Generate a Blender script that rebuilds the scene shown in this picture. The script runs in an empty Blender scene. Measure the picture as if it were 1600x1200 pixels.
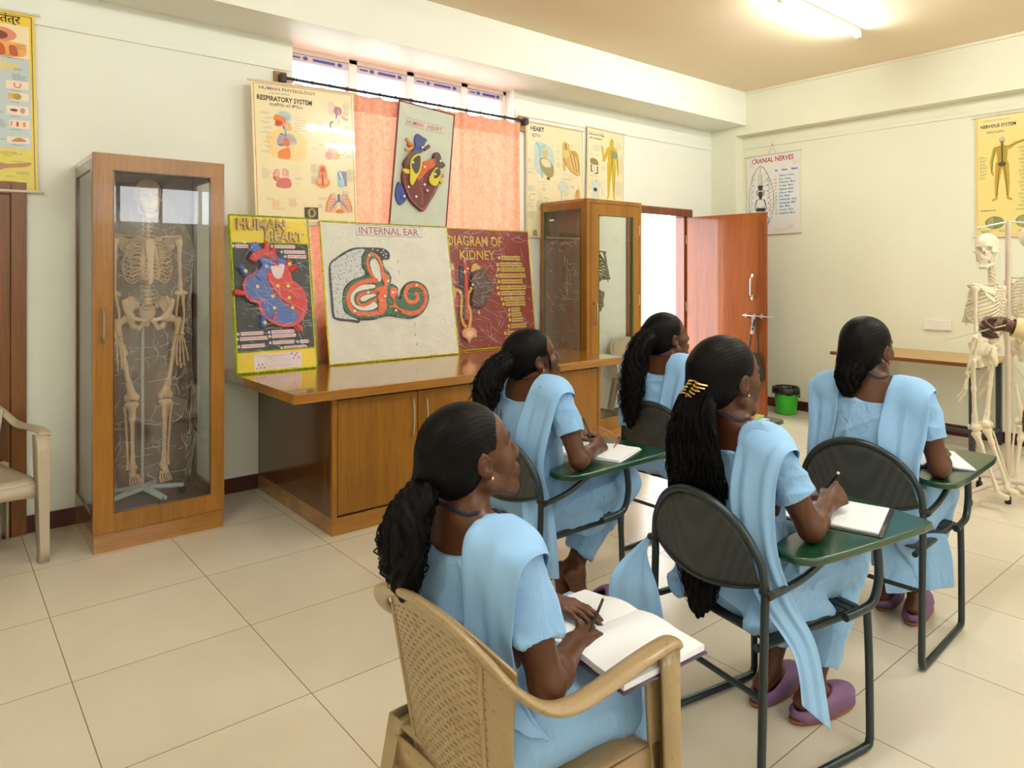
import bpy, bmesh, math, random
import numpy as np
from mathutils import Vector, Matrix
R_ = math.radians
SC = bpy.context.scene
COL = SC.collection
random.seed(7)

# ------------------------------------------------------------------ camera
cam_data = bpy.data.cameras.new('camera')
cam = bpy.data.objects.new('camera', cam_data)
COL.objects.link(cam)
cam.location = (0, 0, 1.5)
cam.rotation_euler = (R_(90), 0, R_(-39.6))
cam_data.sensor_width = 36.0
cam_data.lens = 36.0 * 1100 / 1600
cam_data.shift_y = -177 / 1600
cam_data.clip_start = 0.02
SC.camera = cam

# ------------------------------------------------------------------ world, exposure
wd = bpy.data.worlds.new('daylight')
SC.world = wd
wd.use_nodes = True
bg = wd.node_tree.nodes['Background']
bg.inputs[0].default_value = (0.93, 0.96, 1.0, 1)
bg.inputs[1].default_value = 7.0
SC.view_settings.view_transform = 'Standard'
SC.view_settings.look = 'None'
SC.view_settings.exposure = 0.3
SC.view_settings.gamma = 1.0
SC.view_settings.use_curve_mapping = False
SC.cycles.use_denoising = True
SC.cycles.max_bounces = 8
SC.cycles.diffuse_bounces = 4
SC.cycles.glossy_bounces = 4
SC.cycles.transmission_bounces = 6
SC.cycles.transparent_max_bounces = 16
SC.cycles.sample_clamp_indirect = 6.0
SC.cycles.caustics_reflective = False
SC.cycles.caustics_refractive = False

TUBE_STRENGTH = 186.0
def daylight(name, loc, rot, sx, sy):
    # marks an opening through which the sky lights the room
    l = bpy.data.lights.new(name, 'AREA')
    l.shape = 'RECTANGLE'; l.size = sx; l.size_y = sy
    l.cycles.is_portal = True
    o = bpy.data.objects.new(name, l); COL.objects.link(o)
    o.location = loc; o.rotation_euler = rot
    return o
daylight('daylight_window', (3.02, 5.14, 2.14), (R_(-90), 0, R_(180)), 2.05, 1.98)
daylight('daylight_doorway', (6.1, 5.12, 1.08), (R_(-90), 0, R_(180)), 1.0, 2.16)
daylight('daylight_rear_window', (2.6, -2.82, 2.45), (R_(90), 0, R_(180)), 2.2, 0.6)
daylight('daylight_rear_window', (-0.9, -2.82, 2.45), (R_(90), 0, R_(180)), 2.2, 0.6)

# ------------------------------------------------------------------ materials
MATS = {}
def srgb(r, g, b):
    f = lambda c: ((c / 255 + 0.055) / 1.055) ** 2.4 if c > 10 else c / 255 / 12.92
    return (f(r), f(g), f(b))
def new_mat(name):
    m = bpy.data.materials.new(name); m.use_nodes = True
    nt = m.node_tree
    return m, nt, nt.nodes['Principled BSDF'], nt.nodes['Material Output']
def coords(nt, scale=(1, 1, 1), rot=(0, 0, 0)):
    tc = nt.nodes.new('ShaderNodeTexCoord'); mp = nt.nodes.new('ShaderNodeMapping')
    nt.links.new(tc.outputs['Object'], mp.inputs['Vector'])
    mp.inputs['Scale'].default_value = scale; mp.inputs['Rotation'].default_value = rot
    return mp.outputs['Vector']
def noise_tex(nt, vec, scale, detail=3, rough=0.5, dist=0.0):
    n = nt.nodes.new('ShaderNodeTexNoise')
    n.inputs['Scale'].default_value = scale; n.inputs['Detail'].default_value = detail
    n.inputs['Roughness'].default_value = rough; n.inputs['Distortion'].default_value = dist
    if vec is not None: nt.links.new(vec, n.inputs['Vector'])
    return n
def ramp(nt, fac, stops):
    r = nt.nodes.new('ShaderNodeValToRGB')
    e = r.color_ramp.elements
    while len(e) < len(stops): e.new(0.5)
    for i, (p, c) in enumerate(stops):
        e[i].position = p; e[i].color = (*c, 1) if len(c) == 3 else c
    nt.links.new(fac, r.inputs['Fac'])
    return r.outputs['Color']
def bump(nt, p, height, strength=0.2, dist=0.01):
    b = nt.nodes.new('ShaderNodeBump')
    b.inputs['Strength'].default_value = strength; b.inputs['Distance'].default_value = dist
    nt.links.new(height, b.inputs['Height']); nt.links.new(b.outputs['Normal'], p.inputs['Normal'])
def mix_col(nt, fac, a, b):
    m = nt.nodes.new('ShaderNodeMix'); m.data_type = 'RGBA'
    for s, v in ((0, fac), (6, a), (7, b)):
        if hasattr(v, 'is_linked'): nt.links.new(v, m.inputs[s])
        else: m.inputs[s].default_value = v if s == 0 else (*v, 1)
    return m.outputs[2]
def mat(name, col, rough=0.5, metal=0.0, var=0.06, vscale=6.0, bmp=0.0, bscale=60.0, coat=0.0, stretch=(1, 1, 1), **kw):
    if name in MATS: return MATS[name]
    m, nt, p, out = new_mat(name)
    v = coords(nt, stretch)
    n = noise_tex(nt, v, vscale, 3)
    lo = tuple(c * (1 - var) for c in col); hi = tuple(min(1, c * (1 + var)) for c in col)
    nt.links.new(ramp(nt, n.outputs['Fac'], [(0.3, lo), (0.7, hi)]), p.inputs['Base Color'])
    p.inputs['Roughness'].default_value = rough; p.inputs['Metallic'].default_value = metal
    p.inputs['Coat Weight'].default_value = coat; p.inputs['Coat Roughness'].default_value = 0.08
    if bmp:
        nb = noise_tex(nt, v, bscale, 3)
        bump(nt, p, nb.outputs['Fac'], bmp, 0.004)
    for k, val in kw.items(): p.inputs[k].default_value = val
    MATS[name] = m
    return m
def wood(name, dark, mid, light, axis='Z', rough=0.3, coat=0.3, scale=1.0, spec=0.5):
    m, nt, p, out = new_mat(name)
    st = {'X': (0.6, 14, 14), 'Y': (14, 0.6, 14), 'Z': (14, 14, 0.6)}[axis]
    v = coords(nt, tuple(s * scale for s in st))
    n1 = noise_tex(nt, v, 1.3, 4, 0.6, 0.8)
    n2 = noise_tex(nt, v, 9.0, 3, 0.6, 0.4)
    st2 = {'X': (0.15, 5, 5), 'Y': (5, 0.15, 5), 'Z': (5, 5, 0.15)}[axis]
    v2 = coords(nt, st2)
    n3 = noise_tex(nt, v2, 1.0, 2)
    c1 = ramp(nt, n1.outputs['Fac'], [(0.25, dark), (0.5, mid), (0.75, light)])
    c2 = ramp(nt, n2.outputs['Fac'], [(0.35, tuple(c * 0.72 for c in mid)), (0.6, light)])
    c3 = mix_col(nt, 0.5, c1, c2)
    c4 = ramp(nt, n3.outputs['Fac'], [(0.35, dark), (0.65, light)])
    nt.links.new(mix_col(nt, 0.35, c3, c4), p.inputs['Base Color'])
    p.inputs['Roughness'].default_value = rough
    p.inputs['Coat Weight'].default_value = coat; p.inputs['Coat Roughness'].default_value = 0.06
    p.inputs['Specular IOR Level'].default_value = spec
    MATS[name] = m
    return m
def two_sided(nt, fr, ior):
    # the same reflection from either face of a thin sheet
    g = nt.nodes.new('ShaderNodeNewGeometry'); m = nt.nodes.new('ShaderNodeMapRange')
    m.inputs['To Min'].default_value = ior; m.inputs['To Max'].default_value = 1 / ior
    nt.links.new(g.outputs['Backfacing'], m.inputs['Value']); nt.links.new(m.outputs[0], fr.inputs['IOR'])
def glass_mat(name, tint=(1, 1, 1), rough=0.0, boost=1.0):
    # thin clear sheet: straight-through transparency with a Fresnel mirror on top
    m, nt, p, out = new_mat(name)
    nt.nodes.remove(p)
    tr = nt.nodes.new('ShaderNodeBsdfTransparent'); tr.inputs[0].default_value = (*tint, 1)
    gl = nt.nodes.new('ShaderNodeBsdfGlossy'); gl.inputs['Roughness'].default_value = rough
    fr = nt.nodes.new('ShaderNodeFresnel'); fr.inputs['IOR'].default_value = 1.5
    two_sided(nt, fr, 1.5)
    mu = nt.nodes.new('ShaderNodeMath'); mu.operation = 'MULTIPLY'; mu.use_clamp = True
    mu.inputs[1].default_value = boost
    nt.links.new(fr.outputs[0], mu.inputs[0])
    mx = nt.nodes.new('ShaderNodeMixShader')
    nt.links.new(mu.outputs[0], mx.inputs[0]); nt.links.new(tr.outputs[0], mx.inputs[1]); nt.links.new(gl.outputs[0], mx.inputs[2])
    nt.links.new(mx.outputs[0], out.inputs['Surface'])
    MATS[name] = m
    return m
def film_mat(name, haze=0.06, scale=9.0, strength=0.9, stretch=(1, 1, 1), gloss=1.6, rough=0.12):
    # crinkled clear plastic film
    m, nt, p, out = new_mat(name)
    nt.nodes.remove(p)
    v = coords(nt, stretch)
    n1 = noise_tex(nt, v, scale, 5, 0.65, 1.5)
    n2 = noise_tex(nt, v, scale * 0.35, 2, 0.5, 2.5)
    ad = nt.nodes.new('ShaderNodeMath'); ad.operation = 'ADD'
    nt.links.new(n1.outputs['Fac'], ad.inputs[0]); nt.links.new(n2.outputs['Fac'], ad.inputs[1])
    b = nt.nodes.new('ShaderNodeBump'); b.inputs['Strength'].default_value = strength; b.inputs['Distance'].default_value = 0.05
    nt.links.new(ad.outputs[0], b.inputs['Height'])
    tr = nt.nodes.new('ShaderNodeBsdfTransparent')
    gl = nt.nodes.new('ShaderNodeBsdfGlossy'); gl.inputs['Roughness'].default_value = rough
    df = nt.nodes.new('ShaderNodeBsdfDiffuse'); df.inputs[0].default_value = (0.9, 0.9, 0.9, 1)
    nt.links.new(b.outputs[0], gl.inputs['Normal'])
    fr = nt.nodes.new('ShaderNodeFresnel'); fr.inputs['IOR'].default_value = 1.45
    nt.links.new(b.outputs[0], fr.inputs['Normal'])
    two_sided(nt, fr, 1.45)
    mu = nt.nodes.new('ShaderNodeMath'); mu.operation = 'MULTIPLY'; mu.use_clamp = True; mu.inputs[1].default_value = gloss
    nt.links.new(fr.outputs[0], mu.inputs[0])
    m1 = nt.nodes.new('ShaderNodeMixShader'); m1.inputs[0].default_value = haze
    nt.links.new(tr.outputs[0], m1.inputs[1]); nt.links.new(df.outputs[0], m1.inputs[2])
    m2 = nt.nodes.new('ShaderNodeMixShader')
    nt.links.new(mu.outputs[0], m2.inputs[0]); nt.links.new(m1.outputs[0], m2.inputs[1]); nt.links.new(gl.outputs[0], m2.inputs[2])
    nt.links.new(m2.outputs[0], out.inputs['Surface'])
    MATS[name] = m
    return m
def crease_glint_mat(name):
    # folds of clear film, half see-through, their glints put into the white colour
    m, nt, p, out = new_mat(name)
    p.inputs['Base Color'].default_value = (1, 1, 1, 1); p.inputs['Roughness'].default_value = .3; p.inputs['Specular IOR Level'].default_value = .8
    p.inputs['Alpha'].default_value = .5
    MATS[name] = m
    return m
def emit(name, col, strength):
    m, nt, p, out = new_mat(name)
    p.inputs['Base Color'].default_value = (*col, 1)
    p.inputs['Emission Color'].default_value = (*col, 1)
    p.inputs['Emission Strength'].default_value = strength
    MATS[name] = m
    return m
def print_mat(name, rough=0.25, coat=0.0):
    # printed sheet: ink colours are stored per face
    m, nt, p, out = new_mat(name)
    a = nt.nodes.new('ShaderNodeVertexColor'); a.layer_name = 'ink'
    nt.links.new(a.outputs['Color'], p.inputs['Base Color'])
    p.inputs['Roughness'].default_value = rough; p.inputs['Coat Weight'].default_value = coat
    p.inputs['Coat Roughness'].default_value = 0.05
    MATS[name] = m
    return m

# ------------------------------------------------------------------ mesh helpers
class MB:
    def __init__(s): s.v = []; s.f = []; s.c = []
    def add(s, vs, fs, col=None):
        b = len(s.v); s.v += [tuple(p) for p in vs]; s.f += [tuple(i + b for i in f) for f in fs]
        s.c += [col] * len(fs)
        return s
    def box(s, x0, y0, z0, x1, y1, z1, col=None):
        vs = [(x, y, z) for z in (z0, z1) for y in (y0, y1) for x in (x0, x1)]
        return s.add(vs, [(0, 2, 3, 1), (4, 5, 7, 6), (0, 1, 5, 4), (2, 6, 7, 3), (0, 4, 6, 2), (1, 3, 7, 5)], col)
    def tube(s, pts, r, n=10, cap=True, flat=None, up=None, col=None, closed=False):
        pts = [Vector(p) for p in pts]; m = len(pts)
        rr = r if isinstance(r, (list, tuple)) else [r] * m
        vs = []; prev = None
        for i in range(m):
            if closed: t = pts[(i + 1) % m] - pts[i - 1]
            else: t = pts[min(i + 1, m - 1)] - pts[max(i - 1, 0)]
            if t.length < 1e-9: t = Vector((0, 0, 1))
            t.normalize()
            if prev is None:
                ref = Vector(up) if up else (Vector((0, 0, 1)) if abs(t.z) < 0.9 else Vector((1, 0, 0)))
                a = ref - t * ref.dot(t)
            else: a = prev - t * prev.dot(t)
            if a.length < 1e-6: a = Vector((1, 0, 0)) if abs(t.x) < .9 else Vector((0, 1, 0)); a = a - t * a.dot(t)
            a.normalize(); prev = a; b = t.cross(a)
            fa, fb = (flat if flat else (1, 1))
            for k in range(n):
                q = 2 * math.pi * k / n
                vs.append(pts[i] + (a * math.cos(q) * fa + b * math.sin(q) * fb) * rr[i])
        fs = []
        for i in range(m if closed else m - 1):
            j = (i + 1) % m
            for k in range(n):
                k2 = (k + 1) % n
                fs.append((i * n + k, i * n + k2, j * n + k2, j * n + k))
        if cap and not closed:
            fs.append(tuple(range(n - 1, -1, -1))); fs.append(tuple((m - 1) * n + k for k in range(n)))
        return s.add(vs, fs, col)
    def ell(s, c, r, nu=12, nv=8, M=None, col=None):
        vs = []; c = Vector(c)
        for j in range(nv + 1):
            th = math.pi * j / nv
            for i in range(nu):
                ph = 2 * math.pi * i / nu
                q = Vector((r[0] * math.sin(th) * math.cos(ph), r[1] * math.sin(th) * math.sin(ph), r[2] * math.cos(th)))
                if M: q = M @ q
                vs.append(c + q)
        fs = [(j * nu + i, (j + 1) * nu + i, (j + 1) * nu + (i + 1) % nu, j * nu + (i + 1) % nu) for j in range(nv) for i in range(nu)]
        return s.add(vs, fs, col)
    def lathe(s, prof, n=20, c=(0, 0, 0), col=None):
        vs = [(c[0] + r * math.cos(2 * math.pi * k / n), c[1] + r * math.sin(2 * math.pi * k / n), c[2] + z) for r, z in prof for k in range(n)]
        fs = [(i * n + k, i * n + (k + 1) % n, (i + 1) * n + (k + 1) % n, (i + 1) * n + k) for i in range(len(prof) - 1) for k in range(n)]
        return s.add(vs, fs, col)
    def prism(s, pts, z0, z1, M=None, col=None):
        n = len(pts)
        if sum(pts[i - 1][0] * pts[i][1] - pts[i][0] * pts[i - 1][1] for i in range(n)) < 0: pts = pts[::-1]
        vs = [Vector((x, y, z0)) for x, y in pts] + [Vector((x, y, z1)) for x, y in pts]
        if M: vs = [M @ q for q in vs]
        fs = [tuple(range(n - 1, -1, -1)), tuple(range(n, 2 * n))] + [(i, (i + 1) % n, (i + 1) % n + n, i + n) for i in range(n)]
        return s.add(vs, fs, col)
    def grid(s, P, closed_u=False, col=None):
        nu = len(P); nv = len(P[0])
        vs = [q for row in P for q in row]
        fs = [(i * nv + j, ((i + 1) % nu) * nv + j, ((i + 1) % nu) * nv + j + 1, i * nv + j + 1) for i in range(nu if closed_u else nu - 1) for j in range(nv - 1)]
        return s.add(vs, fs, col)
    def xf(s, M):
        s.v = [tuple(M @ Vector(p)) for p in s.v]; return s
def merge(*ms):
    o = MB()
    for m in ms: 
        b = len(o.v); o.v += m.v; o.f += [tuple(i + b for i in f) for f in m.f]; o.c += m.c
    return o
def link(name, me, parent=None, loc=None):
    o = bpy.data.objects.new(name, me); COL.objects.link(o)
    if parent is not None: o.parent = parent
    if loc: o.location = loc
    return o
def obj(name, mb, m, parent=None, smooth=False, bevel=0.0, world=False, ang=40, solid=0.0, sub=0, weld=0.0):
    me = bpy.data.meshes.new(name)
    me.from_pydata(mb.v, [], mb.f)
    if any(c is not None for c in mb.c):
        at = me.color_attributes.new('ink', 'FLOAT_COLOR', 'CORNER')
        cols = []
        for f, c in zip(mb.f, mb.c):
            c = c or (0.5, 0.5, 0.5)
            cols += [c[0], c[1], c[2], 1.0] * len(f)
        at.data.foreach_set('color', cols)
    me.validate(); me.update()
    me.materials.append(MATS[m] if isinstance(m, str) else m)
    if smooth:
        me.polygons.foreach_set('use_smooth', [True] * len(me.polygons))
        if smooth != 'all': me.set_sharp_from_angle(angle=R_(ang))
    o = link(name, me, parent)
    if world and parent is not None:
        o.matrix_parent_inverse = parent.matrix_basis.inverted()
    if weld:
        w = o.modifiers.new('weld', 'WELD'); w.merge_threshold = weld
    if solid:
        w = o.modifiers.new('solid', 'SOLIDIFY'); w.thickness = solid; w.offset = 0
    if sub:
        w = o.modifiers.new('sub', 'SUBSURF'); w.levels = sub; w.render_levels = sub
    if bevel:
        b = o.modifiers.new('bevel', 'BEVEL'); b.width = bevel; b.segments = 2; b.limit_method = 'ANGLE'; b.angle_limit = R_(35)
    return o
def tag(o, label, cat, group=None):
    o['label'] = label; o['category'] = cat
    if group: o['group'] = group
    return o
def thing(name, label, cat, loc=(0, 0, 0), rz=0.0, group=None):
    o = bpy.data.objects.new(name, None); COL.objects.link(o)
    o.empty_display_size = 0.1
    o.location = loc; o.rotation_euler = (0, 0, rz)
    return tag(o, label, cat, group)
def struct(name, mb, m, parent=None, **k):
    o = obj(name, mb, m, parent, **k)
    if parent is None: o['kind'] = 'structure'
    return o
def kids(o): return [c for c in bpy.data.objects if c.parent == o]
def dup(root, loc=None, rz=None, label=None):
    def rec(o, par):
        c = o.copy(); COL.objects.link(c)
        if par is not None: c.parent = par
        for k in kids(o): rec(k, c)
        return c
    r = rec(root, None)
    if loc: r.location = loc
    if rz is not None: r.rotation_euler = (0, 0, rz)
    if label: r['label'] = label
    return r
def crom(pts, n=6, closed=False):
    # Catmull-Rom through the points
    pts = [np.array(p, float) for p in pts]; m = len(pts); out = []
    for i in range(m if closed else m - 1):
        if closed: p0, p1, p2, p3 = pts[i - 1], pts[i], pts[(i + 1) % m], pts[(i + 2) % m]
        else: p0, p1, p2, p3 = pts[max(i - 1, 0)], pts[i], pts[i + 1], pts[min(i + 2, m - 1)]
        for k in range(n):
            t = k / n
            out.append(0.5 * ((2 * p1) + (-p0 + p2) * t + (2 * p0 - 5 * p1 + 4 * p2 - p3) * t * t + (-p0 + 3 * p1 - 3 * p2 + p3) * t ** 3))
    if not closed: out.append(pts[-1])
    return [tuple(float(x) for x in q) for q in out]
def text_mb(txt, size, depth=0.0, bold=0.0, align='LEFT', wfac=1.0, res=2):
    cu = bpy.data.curves.new('t', 'FONT'); cu.body = txt; cu.size = size
    cu.extrude = depth; cu.offset = bold; cu.align_x = align; cu.resolution_u = res
    o = bpy.data.objects.new('t', cu); COL.objects.link(o)
    dg = bpy.context.evaluated_depsgraph_get()
    me = bpy.data.meshes.new_from_object(o.evaluated_get(dg))
    mb = MB().add([(v.co.x * wfac, v.co.y, v.co.z) for v in me.vertices], [tuple(p.vertices) for p in me.polygons])
    bpy.data.objects.remove(o); bpy.data.curves.remove(cu); bpy.data.meshes.remove(me)
    return mb
def tint(mb, col): mb.c = [col] * len(mb.f); return mb

# ------------------------------------------------------------------ shared materials
WALL = srgb(239, 238, 225)
mat('wall_paint', WALL, 0.55, var=0.015, vscale=2.0, bmp=0.03, bscale=180)
mat('ceiling_paint', srgb(238, 220, 190), 0.75, var=0.015, vscale=1.5)
mat('trim_paint', srgb(238, 230, 205), 0.4, var=0.02)
mat('baseboard_stone', srgb(74, 26, 18), 0.22, var=0.2, vscale=14)
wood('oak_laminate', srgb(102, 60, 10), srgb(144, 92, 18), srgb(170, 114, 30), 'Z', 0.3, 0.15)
wood('oak_laminate_x', srgb(112, 66, 12), srgb(158, 102, 26), srgb(184, 126, 42), 'X', 0.2, 0.9)
wood('oak_laminate_y', srgb(108, 70, 22), srgb(146, 98, 38), srgb(166, 118, 50), 'Y', 0.25, 0.3)
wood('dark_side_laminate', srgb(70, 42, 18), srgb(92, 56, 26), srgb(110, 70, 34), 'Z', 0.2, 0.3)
wood('cabinet_back', srgb(112, 76, 58), srgb(128, 90, 70), srgb(140, 100, 80), 'Z', 0.35, 0.1)
wood('door_veneer', srgb(92, 38, 8), srgb(136, 66, 16), srgb(166, 88, 26), 'Z', 0.42, 0.6, 0.6, 0.2)
for n_ in MATS['door_veneer'].node_tree.nodes:
    if n_.type == 'BSDF_PRINCIPLED': n_.inputs['Coat Roughness'].default_value = .025
wood('door_frame_wood', srgb(84, 38, 16), srgb(112, 54, 24), srgb(136, 70, 34), 'Z', 0.25, 0.3)
wood('panel_door_wood', srgb(92, 50, 16), srgb(124, 72, 26), srgb(144, 88, 36), 'Z', 0.3, 0.2)
mat('aluminium_white', srgb(236, 226, 226), 0.35, var=0.02)
mat('steel', (0.62, 0.60, 0.57), 0.28, 1.0, var=0.05)
mat('black_iron', (0.012, 0.011, 0.012), 0.4, var=0.2)
mat('ivory_plastic', srgb(238, 234, 222), 0.35, var=0.02)
mat('dark_metal', srgb(38, 40, 44), 0.4, 0.2, var=0.1)
glass_mat('pane_glass', (0.97, 0.99, 0.98), 0.0, 1.0)

# floor: large beige tiles with thin joints
m, nt, p, out = new_mat('floor_tile'); MATS['floor_tile'] = m
v = coords(nt, (1, 1, 1))
mp = v.node; mp.inputs['Location'].default_value = (-0.40, -0.52, 0)
br = nt.nodes.new('ShaderNodeTexBrick')
br.offset = 0.0; br.squash = 1.0
nt.links.new(v, br.inputs['Vector'])
br.inputs['Scale'].default_value = 1.0; br.inputs['Brick Width'].default_value = 0.645; br.inputs['Row Height'].default_value = 0.62
br.inputs['Mortar Size'].default_value = 0.0022; br.inputs['Mortar Smooth'].default_value = 0.3; br.inputs['Bias'].default_value = 0
br.inputs['Color1'].default_value = (*srgb(226, 215, 195), 1); br.inputs['Color2'].default_value = (*srgb(231, 220, 200), 1)
br.inputs['Mortar'].default_value = (*srgb(150, 132, 102), 1)
n = noise_tex(nt, v, 2.2, 5, 0.6, 0.6)
cl = ramp(nt, n.outputs['Fac'], [(0.3, (0.93, 0.92, 0.90)), (0.7, (1.0, 1.0, 1.0))])
mm = nt.nodes.new('ShaderNodeMix'); mm.data_type = 'RGBA'; mm.blend_type = 'MULTIPLY'; mm.inputs[0].default_value = 1
nt.links.new(br.outputs['Color'], mm.inputs[6]); nt.links.new(cl, mm.inputs[7])
nt.links.new(mm.outputs[2], p.inputs['Base Color'])
p.inputs['Roughness'].default_value = 0.22; p.inputs['Specular IOR Level'].default_value = 0.45
inv = nt.nodes.new('ShaderNodeMath'); inv.operation = 'SUBTRACT'; inv.inputs[0].default_value = 1; nt.links.new(br.outputs['Fac'], inv.inputs[1])
bump(nt, p, inv.outputs[0], 0.25, 0.002)

# ------------------------------------------------------------------ room shell
XL, XR, YB, YW, ZC = -2.4, 7.2, -2.6, 4.87, 3.5
struct('floor', MB().box(XL - .3, YB - .3, -0.1, XR + .3, YW + .25, 0), 'floor_tile')
struct('ceiling', MB().box(XL - .3, YB - .3, ZC, XR + .3, YW + .25, ZC + .12), 'ceiling_paint')
WX0, WX1, WZ0, WZ1 = 1.996, 4.05, 1.15, 3.13      # window opening
DX0, DX1, DZ1 = 5.62, 6.60, 2.16                   # doorway opening
wf = MB()
wf.box(XL - .3, YW, 0, WX0, YW + .23, ZC); wf.box(WX1, YW, 0, DX0, YW + .23, ZC); wf.box(DX1, YW, 0, XR + .3, YW + .23, ZC)
wf.box(WX0, YW, 0, WX1, YW + .23, WZ0); wf.box(WX0, YW, WZ1, WX1, YW + .23, ZC); wf.box(DX0, YW, DZ1, DX1, YW + .23, ZC)
struct('wall_front', wf, 'wall_paint')
wr = MB().box(XR, YB - .3, 0, XR + .2, YW, ZC)
wr.box(7.06, 4.54, 0, XR, YW, ZC)                  # corner column
mat('wall_right_yellower', srgb(236, 234, 211), 0.55, var=0.015, vscale=2.0, bmp=0.03, bscale=180)  # slightly yellower tone for the right wall, its column and trims
struct('wall_right', wr, 'wall_right_yellower')
struct('wall_left', MB().box(XL - .2, YB - .3, 0, XL, YW, ZC), 'wall_paint')
wb = MB()
RW = [(-2.0, 0.2), (1.5, 3.7)]
wb.box(XL, YB - .2, 0, XR, YB, 2.15); wb.box(XL, YB - .2, 2.75, XR, YB, ZC)
wb.box(XL, YB - .2, 2.15, RW[0][0], YB, 2.75); wb.box(RW[0][1], YB - .2, 2.15, RW[1][0], YB, 2.75); wb.box(RW[1][1], YB - .2, 2.15, XR, YB, 2.75)
struct('wall_back', wb, 'wall_paint')
# beams under the ceiling along the window wall and the right wall
struct('trim_1', MB().box(XL, 4.415, 3.13, 7.06, YW, ZC), 'wall_paint')
struct('trim_2', MB().box(7.06, YB, 3.03, XR, 4.54, ZC), 'wall_right_yellower')
# picture rails and the cove at the ceiling
struct('trim_3', merge(MB().box(XL, YW - .014, 2.915, WX0 - .01, YW, 2.965), MB().box(WX1 + .01, YW - .014, 2.90, 7.06, YW, 2.945)), 'wall_paint', bevel=.003)
struct('trim_4', MB().box(XR - .012, YB, 2.885, XR, 4.54, 2.925), 'wall_right_yellower', bevel=.003)
struct('trim_5', MB().box(7.035, YB, 3.475, 7.06, 4.415, ZC), 'trim_paint', bevel=.004)
bb = MB().box(XL, YW - .012, 0, DX0 - .07, YW, .1).box(6.66, YW - .012, 0, 7.06, YW, .1)
struct('baseboard_front', bb, 'baseboard_stone', bevel=.002)
struct('baseboard_right', MB().box(XR - .012, YB, 0, XR, 4.54, .1).box(7.048, 4.528, 0, 7.06, YW, .1), 'baseboard_stone', bevel=.002)
for i, (a, b) in enumerate(RW):
    w = MB().box(a, YB - .12, 2.15, a + .05, YB - .07, 2.75).box(b - .05, YB - .12, 2.15, b, YB - .07, 2.75)
    w.box(a, YB - .12, 2.15, b, YB - .07, 2.2).box(a, YB - .12, 2.70, b, YB - .07, 2.75)
    for k in range(1, 4):
        x = a + (b - a) * k / 4; w.box(x - .025, YB - .12, 2.15, x + .025, YB - .07, 2.75)
    struct('window_%d' % (i + 2), w, 'aluminium_white')

# ------------------------------------------------------------------ the window: frame, panes, grille
wn = thing('window_1', 'x', 'window', ((WX0 + WX1) / 2, 5.0, WZ0))
del wn['label'], wn['category']; wn['kind'] = 'structure'
fx0, fx1 = 2.0, 4.05
mull = [2.0, 2.525, 3.04, 3.585, 4.05]
fr = MB()
fr.box(fx0, 4.98, WZ1 - .035, fx1, 5.05, WZ1); fr.box(fx0, 4.98, WZ0, fx1, 5.05, WZ0 + .05)
for x in mull: fr.box(max(fx0, x - .035), 4.98, WZ0, min(fx1, x + .035), 5.05, WZ1)
obj('window_frame', fr, 'aluminium_white', wn, world=True, bevel=.003)
mat('protective_tape', srgb(196, 186, 200), 0.3, var=0.03)
mat('tape_print', srgb(70, 70, 150), 0.4)
mat('tape_text', srgb(140, 130, 150), 0.4)
for i in range(4):
    a, b = max(fx0, mull[i] - .035 if i == 0 else mull[i] + .035), mull[i + 1] - .035
    s = MB().box(a, 4.985, WZ1 - .095, b, 5.035, WZ1 - .036).box(a, 4.985, WZ0 + .05, b, 5.035, WZ0 + .1)
    s.box(b - .035, 4.985, WZ0 + .05, b, 5.035, WZ1 - .095)
    obj('sash', s, 'aluminium_white', wn, world=True, bevel=.002)
    tp = MB().box(a + .005, 4.978, WZ1 - .088, b - .005, 4.984, WZ1 - .040)
    t = obj('tape', tp, 'protective_tape', wn, world=True)
    ov = MB()
    for fx in (.28, .84):
        q = [(a + (b - a) * fx + .020 * math.cos(k * .5236), WZ1 - .064 + .015 * math.sin(k * .5236)) for k in range(12)]
        ov.add([(x, 4.9765, z) for x, z in q], [tuple(range(12))])
    ov.box(a + .02, 4.9765, WZ1 - .071, a + (b - a) * .2, 4.9775, WZ1 - .058); ov.box(a + (b - a) * .40, 4.9765, WZ1 - .075, a + (b - a) * .76, 4.9775, WZ1 - .054)
    obj('tape_print', ov, 'tape_print', t, world=True)
    g = MB().box(a, 5.01, WZ0 + .05, b, 5.014, WZ1 - .095)
    obj('pane', g, 'pane_glass', wn, world=True)
mat('grille_paint', srgb(240, 190, 195), 0.5)
gr = MB()
for z in (1.3, 1.45, 1.6, 1.75, 1.9, 2.05, 2.2, 2.35, 2.5, 2.65, 2.80, 2.93, 3.02): gr.tube([(fx0 - .03, 5.09, z), (fx1 + .03, 5.09, z)], .005, 6)
obj('grille', gr, 'grille_paint', wn, world=True, smooth=True)

# ------------------------------------------------------------------ doors
dr = thing('door_1', 'x', 'door', (6.59, YW, 0)); del dr['label'], dr['category']; dr['kind'] = 'structure'
f = MB().box(DX0 - .06, YW - .03, 0, DX0 + .045, YW + .12, DZ1).box(6.545, YW - .0, 0, 6.66, YW + .12, DZ1 - .055)
f.box(DX0 - .06, YW - .03, DZ1 - .055, 6.66, YW + .12, DZ1 + .03)
obj('door_frame', f, 'door_frame_wood', dr, world=True, bevel=.004)
lf = MB().box(6.575, 3.885, .012, 6.612, YW - .004, 2.10)
leaf = obj('door_leaf', lf, 'door_veneer', dr, world=True, bevel=.003)
h = MB().tube(crom([(6.572, 4.035, 1.43), (6.54, 4.035, 1.41), (6.535, 4.035, 1.33), (6.54, 4.035, 1.25), (6.572, 4.035, 1.23)], 5), .009, 8)
h.ell((6.57, 4.035, 1.44), (.008, .014, .03)).ell((6.57, 4.035, 1.22), (.008, .014, .03))
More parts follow.
